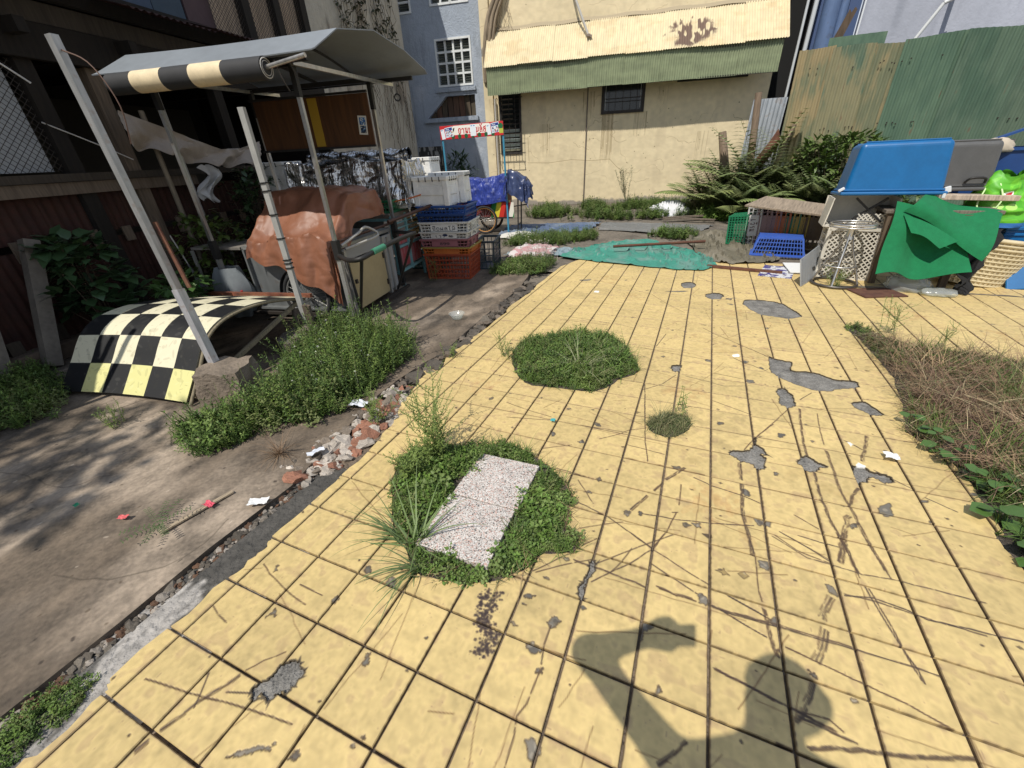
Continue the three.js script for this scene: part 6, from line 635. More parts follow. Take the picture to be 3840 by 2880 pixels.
// ---------------------------------------------------------------- fruit cart with sign, under a blue sheet
{
  const ox = -2.9, oz = -8.4, g = fgroup('fruit_cart', 'small fruit cart with a sign on two blue posts', 'fruit cart', ox, oz), c = (x, y, z) => V(x - ox, y, z - oz), B = (x0, x1, y0, y1, z0, z1) => bb(x0 - ox, x1 - ox, y0, y1, z0 - oz, z1 - oz);
  const cy = std(0xffffff, 0.5, { map: rep(T.scuff, 0.5), color: col(0.05, 0.27, 0.42) });
  part('post', bar(c(-3.77, 0.3, -8.4), c(-3.77, 1.84, -8.4), 0.03), cy, g); part('post', bar(c(-2.5, 0.02, -8.4), c(-2.52, 1.86, -8.4), 0.032), cy, g);
  const sign = part('sign_board', put(new RoundedBoxGeometry(1.3, 0.235, 0.03, 2, 0.012), -3.155 - ox, 1.91, -8.385 - oz, 0, 0, 0.018), std([0.6, 0.05, 0.04], 0.5), g);
  part('sign_print', put(new THREE.PlaneGeometry(1.292, 0.228), -3.155 - ox, 1.911, -8.3685 - oz, 0, 0, 0.018), printMat(1024, 176, (q, w, h) => {
    q.fillStyle = '#c8282c'; q.fillRect(0, 0, w, h); q.fillStyle = '#f2ede2'; q.beginPath(); q.roundRect(205, 8, 620, 120, 30); q.fill();
    for (let i = 0; i < 13; i++) { q.fillStyle = i % 2 ? '#c42330' : '#1d5a34'; q.beginPath(); q.arc(210 + i * 54, 150, i % 2 ? 22 : 30, 0, 7); q.fill(); }
    thai(q, 'อานข', 300, 46, 56, 68, 13, '#c2222e'); thai(q, 'มลัส', 590, 46, 56, 68, 13, '#c2222e');
    const leaf = (x, y) => { q.save(); q.translate(x, y); q.rotate(-0.12); q.fillStyle = '#e8eef2'; q.fillRect(0, 0, 60, 130); q.fillStyle = '#dfe9ef'; q.fillRect(70, -10, 130, 130); q.fillStyle = '#203a86'; q.fillRect(74, 0, 118, 34); for (let i = 0; i < 60; i++) { q.fillStyle = pick(['#3d6fae', '#86c5dd', '#d9b06a', '#2a2f66', '#f4f6f4', '#b43a4a']); q.fillRect(74 + R() * 116, 36 + R() * 76, 4 + R() * 20, 3 + R() * 14); } q.fillStyle = '#f5f7f7'; q.font = 'italic bold 26px sans-serif'; q.fillText('Pool', 86, 26); q.fillStyle = '#7aa4c4'; q.fillRect(6, 8, 30, 12); q.restore(); };
    leaf(10, 46); leaf(760, 34); q.fillStyle = '#e9eff4'; q.fillRect(500, 8, 92, 150); q.fillStyle = '#5590c4'; q.fillRect(512, 20, 24, 12); q.fillRect(552, 20, 24, 12); q.fillStyle = '#1f6a3c'; q.beginPath(); q.arc(985, 60, 38, 0, 7); q.fill(); q.fillStyle = '#b8c24a'; q.fillRect(960, 90, 64, 60);
    q.fillStyle = '#2a1c1c'; q.beginPath(); q.arc(240, 60, 26, 2, 5); q.fill();
  }), sign, true);
  part('body', [B(-3.5, -2.5, 0.32, 1.0, -8.85, -8.42)], std([0.14, 0.02, 0.02], 0.6), g);
  const stripe = printMat(128, 128, (q) => { ['#1e7a3a', '#d6c63a', '#c23024', '#7a1512', '#e4dfcf', '#1e7a3a'].forEach((s, i) => { q.fillStyle = s; q.beginPath(); q.moveTo(i * 26 - 10, 128); q.lineTo(i * 26 + 16, 128); q.lineTo(i * 26 + 40, 0); q.lineTo(i * 26 + 10, 0); q.fill(); }); });
  part('side_panel', put(new THREE.PlaneGeometry(0.5, 0.3), -2.62 - ox, 0.45, -8.415 - oz), stripe, g, true); part('end_panel', put(new THREE.PlaneGeometry(0.38, 0.34), -2.492 - ox, 0.46, -8.64 - oz, 0, Math.PI / 2), stripe, g, true);
  part('frame', [bar(c(-3.5, 0.3, -8.42), c(-2.4, 0.3, -8.42), 0.03), bar(c(-2.3, 0.02, -8.45), c(-2.28, 0.7, -8.45), 0.025), bar(c(-2.3, 0.02, -8.8), c(-2.28, 0.7, -8.8), 0.025), bar(c(-2.5, 0.5, -8.45), c(-2.1, 0.55, -8.45), 0.022), bar(c(-2.3, 0.15, -8.45), c(-2.3, 0.15, -8.8), 0.02), bar(c(-2.1, 0.9, -8.6), c(-2.5, 0.8, -8.6), 0.02)], blackMetal, g);
  wheel(g, -3.0 - ox, 0.27, -8.34 - oz, 0.26, std([0.45, 0.22, 0.06], 0.5), 26, 0.022); wheel(g, -3.0 - ox, 0.27, -8.9 - oz, 0.26, std([0.45, 0.22, 0.06], 0.5), 26, 0.022);
  const bt = std(0xffffff, 0.34, { map: rep(tex(256, 256, (u, v) => { const a = fbm(u, v, 6, 541, 4), w = step(0.55, 0.75, fbm(u, v, 12, 547, 3)) * 0.3; return [mix(0.03, 0.4, w), mix(0.055, 0.42, w), mix(0.3, 0.5, w)].map((x) => x * (0.7 + 0.6 * a)); }), 0.8), bumpMap: rep(T.crinkle, 1.0), bumpScale: 0.03 });
  solo('blue_tarpaulin', 'crumpled blue sheet covering the fruit cart', 'tarpaulin', drape({ x0: -3.55 - ox, x1: -2.52 - ox, z0: -8.8 - oz, z1: -8.4 - oz, top: (x) => 1.06 + 0.06 * step(-2.9, -2.5, x + ox) + 0.015 * Math.sin(x * 9), L: 0.1, Rr: 0.1, B: 0.2, Fr: 0.5, n: 70, m: 50, flare: 0.1, fold: 0.018, freq: 11, seed: 14, crease: 0.04, thick: 0.003, hem: 0.25 }), bt, F(ox, 0, oz), TURN);
  solo('blue_tarpaulin', 'blue and clear plastic sheet bundled over the fruit cart handles', 'tarpaulin', drape({ x0: -2.45 - ox, x1: -2.15 - ox, z0: -8.75 - oz, z1: -8.45 - oz, top: (x, z) => 1.2 + 0.05 * Math.sin((x + ox) * 14) - 0.2 * step(-2.35, -2.15, x + ox), L: 0.28, Rr: 0.34, B: 0.3, Fr: 0.46, n: 60, m: 54, flare: 0.2, fold: 0.03, freq: 11, seed: 23, crease: 0.05, thick: 0.003, hem: 0.4 }), std(0xffffff, 0.3, { map: rep(T.scuff, 0.3), color: col(0.05, 0.07, 0.16) }), F(ox, 0, oz), TURN);
}
// ---------------------------------------------------------------- heap of goods at the right
{
  const G = 'crates lying nested on their sides', cs = [[0.0, 0.012, 0.19, 0.085, 'green lattice crate at the left end of the crates on their sides'], [0.25, 0.6, 0.58, 0.55, 'white crate with Thai lettering in the row on their sides'], [0.38, 0.3, 0.19, 0.19, 'first dusty mauve crate in the row on their sides'], [0.5, 0.3, 0.18, 0.18, 'second dusty mauve crate in the row on their sides'], [0.62, 0.55, 0.14, 0.03, 'orange crate in the row on their sides'], [0.73, 0.01, 0.2, 0.09, 'green crate in the middle of the row on their sides'], [0.84, 0.5, 0.34, 0.04, 'yellow crate in the row on their sides'], [0.95, 0.14, 0.09, 0.035, 'brown crate in the row under the weathered board'], [1.06, 0.13, 0.085, 0.035, 'last brown crate in the row under the weathered board']];
  for (const [k, r, g, b, l] of cs) crate(V(0.22 + k, k ? 0.32 : 0.235, -7.3 + k * 0.3), [0, -0.22 + rr(-0.03, 0.03), -Math.PI / 2 + 0.06 - k * 0.03], k ? [0.56, 0.2, 0.4] : [0.44, 0.28, 0.4], [r, g, b], l, G, { rows: k ? 3 : 6, cols: k ? 8 : 11, panel: k > 0, print: k === 0.25 ? (c) => thai(c, 'เจ้รน', 60, 40, 62, 66, 10, '#3a1512') : null });
  const bm = plastic(0.05, 0.13, 0.52); const bsk = crate(V(0.86, 0.27, -6.5), [Math.PI, 0.12, 0], [0.66, 0.24, 0.46], bm, 'cornflower blue basket lying upside down before the crates', null, { rows: 4, cols: 16, taper: 0.82 }); bsk.userData.category = 'basket'; bsk.name = numbered('upturned_basket');
  solo('weathered_board', 'weathered grey plywood board lying across the crates', 'board', (() => { const g = extr([[-0.65, -0.28], [0.62, -0.34], [0.68, 0.2], [-0.5, 0.36]], 0.02, 0.003); g.rotateX(-Math.PI / 2 + 0.12); g.rotateZ(-0.09); return g; })(), std(0xffffff, 0.92, { map: rep(T.wood, 0.6), color: col(1.7, 1.6, 1.45) }), [1.02, 0.62, -6.75], -0.25);
  const pm = std(0xffffff, 0.5, { map: rep(T.metal, 0.9), color: col(0.42, 0.44, 0.46), metalness: 0.25 });
  const pan = thing('metal_panel', 'flat grey metal panel standing on edge by the stool', 'panel', [0.92, 0.0, -4.82], 1.12); pan.rotation.z = 0.0; part('plate', (() => { const g = extr([[0, 0], [1.35, 0], [1.4, 0.42], [0.02, 0.3]], 0.012); g.rotateX(-0.28); return g; })(), pm, pan); part('slot', [box(0.03, 0.05, 0.004, 0.4, 0.12, -0.02, -0.28, 0, 0.5), box(0.03, 0.05, 0.004, 0.45, 0.12, -0.02, -0.28, 0, 0.5), box(0.03, 0.05, 0.004, 0.85, 0.2, -0.045, -0.28, 0, 0.5), box(0.03, 0.05, 0.004, 0.9, 0.2, -0.045, -0.28, 0, 0.5)], blackMetal, pan);
  solo('torn_poster', 'torn blue and white printed board lying on the tiles', 'poster', box(0.36, 0.006, 0.6, 0, 0, 0), std(0xffffff, 0.6, { map: rep(tex(256, 256, (u, v) => { const a = fbm(u, v, 7, 551, 4), s = step(0.46, 0.52, a), b = fbm(u, v, 12, 557, 3), h = step(0.6, 0.66, b); return [mix(mix(0.06, 0.62, s), 0.2, h), mix(mix(0.05, 0.62, s), 0.18, h), mix(mix(0.22, 0.64, s), 0.17, h)]; }), 0.5) }), [0.76, 0.006, -5.45], -0.22);
  solo('white_sheet', 'white card lying behind the metal panel', 'card', box(0.26, 0.008, 0.42, 0, 0, 0, 0.06), std([0.7, 0.7, 0.68], 0.7), [1.0, 0.03, -5.6], 0.1);
  // chrome bar stool without its seat
  const st = thing('bar_stool', 'chrome bar stool frame without a seat', 'bar stool', [1.27, 0, -5.0], 0.2), C = [];
  part('seat_ring', [ring(0.2, 0.009, 0, 0.66, 0, Math.PI / 2, 0, 0, 6, 36), ring(0.205, 0.009, 0, 0.635, 0, Math.PI / 2, 0, 0, 6, 36), bar(V(-0.2, 0.645, 0), V(0.2, 0.645, 0), 0.03, 0.006), bar(V(0, 0.645, -0.2), V(0, 0.645, 0.2), 0.03, 0.006)], chrome, st); part('hub', [rod(V(0, 0.53, 0), V(0, 0.645, 0), 0.035, 0.035, 14), rod(V(0, 0.5, 0), V(0, 0.53, 0), 0.045, 0.04, 14)], chrome, st);
  part('base_ring', ring(0.215, 0.014, 0, 0.02, 0, Math.PI / 2, 0, 0, 8, 40), std([0.12, 0.11, 0.1], 0.4, { metalness: 0.7 }), st); part('foot_ring', ring(0.15, 0.009, 0, 0.22, 0, Math.PI / 2, 0, 0, 6, 36), chrome, st);
  for (let i = 0; i < 4; i++) { const a = i * 1.571 + 0.5; part('leg', tube([V(Math.cos(a) * 0.025, 0.56, Math.sin(a) * 0.025), V(Math.cos(a) * 0.06, 0.42, Math.sin(a) * 0.06), V(Math.cos(a) * 0.15, 0.2, Math.sin(a) * 0.15), V(Math.cos(a) * 0.212, 0.025, Math.sin(a) * 0.212)], 0.011, 7, 14), i % 2 ? chrome : std(0xffffff, 0.35, { map: rep(T.metal, 0.3), color: col(0.42, 0.4, 0.38), metalness: 0.8 }), st); }
  // white crate on its end, side of crossed bars towards the yard
  const mesh = (w, h, s) => { const g = []; for (let k = -h; k < w; k += s) { let x0 = Math.max(0, k), x1 = Math.min(w, k + h); g.push(bar(V(x0, x0 - k, 0), V(x1, x1 - k, 0), 0.009, 0.012), bar(V(x0, h - (x0 - k), 0.002), V(x1, h - (x1 - k), 0.002), 0.009, 0.012)); } return g; };
  const wm = plastic(0.66, 0.62, 0.54, 0.55), wc = thing('lattice_crate', 'white lattice crate standing on end beside the bar stool', 'crate', [1.14, 0.0, -5.28], -0.06), mw = 0.5, mh = 0.56;
  part('lattice_side', mesh(mw, mh, 0.052), wm, wc); part('frame', [bar(V(0, 0, 0), V(mw, 0, 0), 0.035), bar(V(0, mh, 0), V(mw, mh, 0), 0.035), bar(V(0, 0, 0), V(0, mh, 0), 0.035), bar(V(mw, 0, 0), V(mw, mh, 0), 0.035), bar(V(0, 0, -0.34), V(0, mh, -0.34), 0.03), bar(V(0, 0, 0), V(0, 0, -0.34), 0.03), bar(V(0, mh, 0), V(0, mh, -0.34), 0.03), bar(V(mw, mh, 0), V(mw, mh, -0.34), 0.03), bar(V(mw, 0, 0), V(mw, 0, -0.34), 0.03)], wm, wc);
  const lad = []; for (let i = 1; i < 6; i++) lad.push(bar(V(0, (i * mh) / 6, -0.01), V(0, (i * mh) / 6, -0.33), 0.014)); part('slatted_end', lad, wm, wc); part('back', put(new THREE.PlaneGeometry(mw, mh), mw / 2, mh / 2, -0.34), wm, wc);
  const uc = thing('white_crate', 'white crate tipped on its side under the blue tub', 'crate', [1.08, 0.58, -5.36], -0.05); part('shell', [box(0.62, 0.012, 0.34, 0.31, 0.006, -0.1), box(0.012, 0.3, 0.34, 0.006, 0.15, -0.1, 0, 0, -0.1), box(0.62, 0.3, 0.012, 0.31, 0.15, -0.27), box(0.012, 0.3, 0.34, 0.61, 0.15, -0.1)], wm, uc); part('lattice', put(merge(mesh(0.3, 0.12, 0.04)), 0.28, 0.02, 0.06), wm, uc); part('brace', [bar(V(0.22, 0.3, 0.06), V(0.5, 0.06, 0.06), 0.03, 0.02), bar(V(0.5, 0.3, 0.05), V(0.24, 0.08, 0.05), 0.03, 0.02)], blackMetal, uc);
  // plastic tubs upside down
  const tub = (name, label, pos, turn, w, h, d, m, handle) => { const g = thing(name, label, 'tub', pos, turn), b = new RoundedBoxGeometry(w, h, d, 3, 0.05), p = b.attributes.position; for (let i = 0; i < p.count; i++) { const k = mix(1, 0.88, (p.getY(i) + h / 2) / h); p.setX(i, p.getX(i) * k); p.setZ(i, p.getZ(i) * k); } b.computeVertexNormals(); part('shell', put(b, 0, h / 2, 0), m, g); part('rim', [rbox(w + 0.05, 0.035, d + 0.05, 0.015, 0, 0.02, 0), rbox(w * 1.01, 0.02, d * 1.01, 0.008, 0, 0.052, 0)], m, g); part('foot_ridge', [rbox(w * 0.8, 0.014, 0.02, 0.005, 0, h + 0.004, d * 0.36), rbox(w * 0.8, 0.014, 0.02, 0.005, 0, h + 0.004, -d * 0.36)], m, g); if (handle) part('handle', handle, handle.m || m, g); return g; };
  const blue = std(0xffffff, 0.4, { map: rep(T.scuff, 0.7), color: col(0.004, 0.125, 0.35) });
  const bt = tub('blue_tub', 'large bright blue plastic tub upside down on the white crates', [1.56, 0.9, -5.42], -0.04, 0.84, 0.5, 0.5, blue); bt.rotation.x = -0.06;
  part('handle_clip', [rbox(0.06, 0.03, 0.03, 0.008, -0.44, 0.06, 0.24, 0, 0, 0.6), rbox(0.05, 0.06, 0.03, 0.008, 0.44, 0.05, 0.24, 0, 0, 0.3), rbox(0.03, 0.06, 0.03, 0.008, 0.42, 0.0, 0.26)], std([0.62, 0.64, 0.66], 0.5), bt);
  const gt = tub('grey_tub', 'large grey plastic tub upside down beside the blue tub', [2.12, 0.92, -5.72], 0.02, 0.68, 0.46, 0.44, std(0xffffff, 0.45, { map: rep(T.scuff, 0.5), color: col(0.1, 0.1, 0.1) })); part('handle', [tube([V(0.1, 0.08, 0.23), V(0.12, 0.12, 0.26), V(0.24, 0.12, 0.26), V(0.26, 0.08, 0.23)], 0.012, 6)], blackMetal, gt);
  const bb2 = thing('blue_box', 'open dark blue plastic box behind the grey tub', 'box', [2.75, 0.78, -6.3], -0.35); part('shell', [box(0.62, 0.015, 0.4, 0, 0.01, 0), box(0.62, 0.5, 0.015, 0, 0.25, 0.2), box(0.62, 0.5, 0.015, 0, 0.25, -0.2), box(0.015, 0.5, 0.4, 0.31, 0.25, 0), box(0.015, 0.5, 0.4, -0.31, 0.25, 0)], plastic(0.015, 0.06, 0.22), bb2); part('lid', box(0.66, 0.02, 0.44, -0.05, 0.62, 0.02, 0, 0, 0.42), plastic(0.015, 0.07, 0.26), bb2); part('rim', rimGeos(0.64, 0.5, 0.42, 0.03), plastic(0.015, 0.07, 0.26), bb2);
  const rag = (seed, sx, sy, sz) => { const g = new THREE.SphereGeometry(1, 22, 14), p = g.attributes.position; for (let i = 0; i < p.count; i++) { const x = p.getX(i), y = p.getY(i), z = p.getZ(i), k = 0.72 + 0.55 * fbm(0.5 + 0.5 * x + seed * 0.1, 0.5 + 0.5 * z + 0.3 * y, 6, seed, 3); p.setXYZ(i, x * sx * k, Math.max(-0.5, y) * sy * k, z * sz * k); } g.computeVertexNormals(); return g; };
  solo('crumpled_rag', 'crumpled beige rag stuffed in the open blue box', 'rag', rag(71, 0.13, 0.1, 0.1), std([0.5, 0.43, 0.34], 0.95), [2.62, 1.3, -6.12]);
  // bench below, plank and green felt
  const bench = thing('low_bench', 'low wooden bench under the green felt', 'bench', [2.02, 0, -5.35], -0.05); part('top', rbox(0.92, 0.035, 0.5, 0.006, 0, 0.76, 0), std(0xffffff, 0.9, { map: rep(T.wood, 0.5) }), bench); for (const [x, z] of [[-0.4, 0.2], [0.2, 0.24], [0.4, -0.2], [-0.4, -0.2]]) part('leg', bar(V(x + 0.05, 0, z), V(x, 0.74, z), 0.06), std(0xffffff, 0.9, { map: rep(T.wood, 0.4), color: col(0.8, 0.7, 0.6) }), bench); part('rail', [bar(V(-0.4, 0.3, 0.2), V(0.25, 0.3, 0.24), 0.05)], std([0.05, 0.04, 0.03], 0.9), bench);
  solo('white_plank', 'whitewashed plank lying under the grey tub', 'plank', rbox(0.7, 0.05, 0.16, 0.006, 0, 0, 0, 0, 0, -0.03), std(0xffffff, 0.85, { map: rep(T.wood, 0.5), color: col(2.8, 2.7, 2.6) }), [2.3, 0.87, -5.42], 0.04);
  const felt = std(0xffffff, 1, { map: rep(T.scuff, 0.25), color: col(0.008, 0.17, 0.062), bumpMap: rep(T.grain, 0.06), bumpScale: 0.002 });
  const quad = (a, b, c_, d, n, m, f) => sheet(n, m, (u, v) => { const p = [0, 1, 2].map((i) => mix(mix(a[i], b[i], u), mix(d[i], c_[i], u), v)); const o = f ? f(u, v) : [0, 0, 0]; return [p[0] + o[0], p[1] + o[1], p[2] + o[2]]; }, 0.004);
  const fold1 = quad([1.62, 0.86, -5.16], [2.14, 0.7, -5.0], [2.22, 0.27, -4.72], [1.5, 0.22, -4.7], 34, 24, (u, v) => [0.02 * Math.sin(u * 8), -0.1 * Math.sin(u * 3.1) * v * (0.4 + u) * 0.6 + 0.03 * Math.sin(u * 9) * v, 0.05 * Math.sin(u * 6 + v * 2) + 0.03 * Math.sin(v * 7)]);
  const fold2 = quad([1.66, 0.78, -5.02], [1.86, 0.93, -5.12], [2.46, 0.74, -5.06], [2.3, 0.4, -4.72], 30, 24, (u, v) => [0, 0.03 * Math.sin(v * 5 + u * 3), 0.05 * Math.sin(u * 5) + 0.02 * Math.sin(v * 9)]);
  const fold3 = quad([1.66, 0.75, -4.99], [2.1, 0.55, -4.8], [1.95, 0.49, -4.72], [1.72, 0.6, -4.82], 14, 8, (u, v) => [0, 0.02 * Math.sin(u * 4), 0]);
  solo('green_felt', 'bright green felt cloth thrown in folds over the low bench', 'cloth', [fold1, fold2, fold3], felt);
  solo('black_rag', 'torn black cloth hanging beside the cream basket', 'rag', quad([2.28, 0.5, -4.95], [2.5, 0.62, -5.05], [2.36, 0.0, -4.86], [2.26, 0.04, -4.84], 14, 22, (u, v) => [0.03 * Math.sin(v * 17 + u * 5) + 0.03 * (R() - 0.5), 0, 0.03 * Math.sin(v * 9 + u * 7)]), std([0.015, 0.015, 0.016], 0.95));
  // cream basket, woven look: rows of slots
  const bk = thing('cream_basket', 'cream plastic laundry basket beside the green felt', 'basket', [2.58, 0.02, -5.42], 0.1); bk.rotation.z = -0.12; const bg = [], rows = 11, R0 = 0.27, R1 = 0.36, hh = 0.46;
  const el = (a, r, y) => V(Math.cos(a) * r * 1.12, y, Math.sin(a) * r * 0.82);
  for (let j = 0; j <= rows; j++) { const y = (j / rows) * hh, r = mix(R0, R1, j / rows), pts = []; for (let k = 0; k < 28; k++) pts.push(el((k / 28) * 6.283, r, y)); if (j % 1 === 0) bg.push(new THREE.TubeGeometry(new THREE.CatmullRomCurve3(pts, true), 56, j === rows ? 0.022 : j > 8 ? 0.016 : 0.0095, 5, true)); }
  for (let k = 0; k < 44; k++) { const a = (k / 44) * 6.283; bg.push(bar(el(a, R0, 0), el(a, R1, hh), 0.02, 0.006)); } bg.push(put(new THREE.CylinderGeometry(0.27, 0.27, 0.012, 28), 0, 0.005, 0).scale(1.12, 1, 0.82)); bg.push(new THREE.LatheGeometry([[R0 * 0.985, 0.0], [R1 * 0.985, hh]].map((p) => new THREE.Vector2(...p)), 40).scale(1.12, 1, 0.82)); part('woven_body', bg, std(0xffffff, 0.55, { map: rep(T.scuff, 0.4), color: col(0.66, 0.56, 0.36) }), bk);
  // green printed carrier bag
  const bag = thing('carrier_bag', 'bright green printed plastic bag on the heap', 'bag', [2.62, 0.58, -5.55], -0.1); part('sack', put(sheet(36, 30, (u, v) => { const a = u * 6.283, y = v * 0.5, r = 0.23 * (1 - 0.45 * v * v) * (1 + 0.03 * Math.sin(a * 3 + v * 5) * v) + 0.16 * (fbm(u, v, 6, 561, 3) - 0.5); return [Math.cos(a) * r * 1.1 - 0.06 * v, y + 0.03 * Math.sin(a * 3) * v, Math.sin(a) * r * 0.75]; }), 0, 0, 0), printMat(512, 256, (c) => { c.fillStyle = '#57a828'; c.fillRect(0, 0, 512, 256); for (let i = 0; i < 60; i++) { c.fillStyle = pick(['rgba(140,220,60,.35)', 'rgba(60,150,20,.4)']); c.beginPath(); c.ellipse(R() * 512, R() * 256, 6 + R() * 34, 4 + R() * 18, R() * 3, 0, 7); c.fill(); } for (const x of [120]) { c.fillStyle = '#f2f4ee'; c.beginPath(); c.ellipse(x, 90, 26, 16, 0.3, 0, 7); c.fill(); c.fillStyle = '#c0202c'; c.beginPath(); c.ellipse(x - 3, 88, 15, 8, 0.3, 0, 7); c.fill(); c.fillStyle = '#f2f4ee'; c.beginPath(); c.ellipse(x + 34, 190, 20, 18, 0, 0, 7); c.fill(); c.strokeStyle = '#3a74b8'; c.lineWidth = 3; c.stroke(); c.fillStyle = '#a8d46a'; c.beginPath(); c.arc(x - 10, 150, 16, 0, 7); c.arc(x + 26, 146, 16, 0, 7); c.fill(); } c.fillStyle = '#2f6bb0'; c.fillRect(0, 232, 512, 24); }, 0.5), bag, true); part('handle_loop', tube([V(-0.2, 0.38, 0.08), V(-0.24, 0.2, 0.2), V(-0.16, 0.12, 0.22), V(-0.08, 0.26, 0.2), V(-0.12, 0.42, 0.1)], 0.008, 5), std([0.55, 0.75, 0.35], 0.4), bag);
  const sup = thing('blue_bin', 'blue plastic bin at the right end of the heap', 'bin', [3.05, 0, -5.75], 0.1); part('shell', [box(0.7, 0.55, 0.5, 0, 0.275, 0)], blue, sup); part('rim', [rbox(0.75, 0.04, 0.55, 0.012, 0, 0.56, 0), rbox(0.73, 0.03, 0.53, 0.01, 0, 0.5, 0)], blue, sup);
  solo('blue_board', 'blue plastic board leaning at the right edge before the bin', 'board', rbox(0.7, 0.42, 0.03, 0.012, 0, 0.2, 0, -0.5, 0, 0.2), blue, [3.15, 0.02, -5.3], -0.15);
  solo('green_tray', 'dark green plastic tray lying behind the carrier bag', 'tray', rbox(0.6, 0.025, 0.4, 0.01, 0, 0, 0, 0.1, 0, -0.2), plastic(0.01, 0.1, 0.08), [3.0, 0.98, -5.9], -0.1);
  solo('dark_mat', 'dark scuffed board lying flat on the tiles by the stool', 'mat', box(0.42, 0.012, 0.3, 0, 0.008, 0), std(0xffffff, 0.9, { map: rep(T.rust, 0.4), color: col(0.7, 0.7, 0.75) }), [1.6, 0.001, -4.72], 0.35);
  const clear = phys([0.85, 0.88, 0.85], 0.15, { transmission: 0.75, thickness: 0 });
  solo('clear_bag', 'crumpled clear plastic bag on the tiles under the green felt', 'bag', [put(rag(81, 0.2, 0.13, 0.16), 0, 0.05, 0), put(rag(83, 0.16, 0.05, 0.1), 0.2, 0.03, 0.16)], clear, [1.92, 0.0, -4.95]);
  solo('plastic_tub', 'small clear plastic bowl lying on the concrete by the gutter', 'bowl', new THREE.LatheGeometry([[0.0, 0], [0.055, 0], [0.075, 0.05], [0.085, 0.052]].map((p) => new THREE.Vector2(...p)), 24), clear, [-2.42, 0.012, -2.75]);
  solo('timber_batten', 'dark brown timber batten lying at the edge of the tarpaulins', 'batten', bar(V(-0.42, 0, 0.02), V(0.45, 0, 0.2), 0.05, 0.03), std(0xffffff, 0.9, { map: rep(T.rust, 0.5), color: col(0.8, 0.75, 0.8) }), [0.35, 0.02, -5.55]);
}
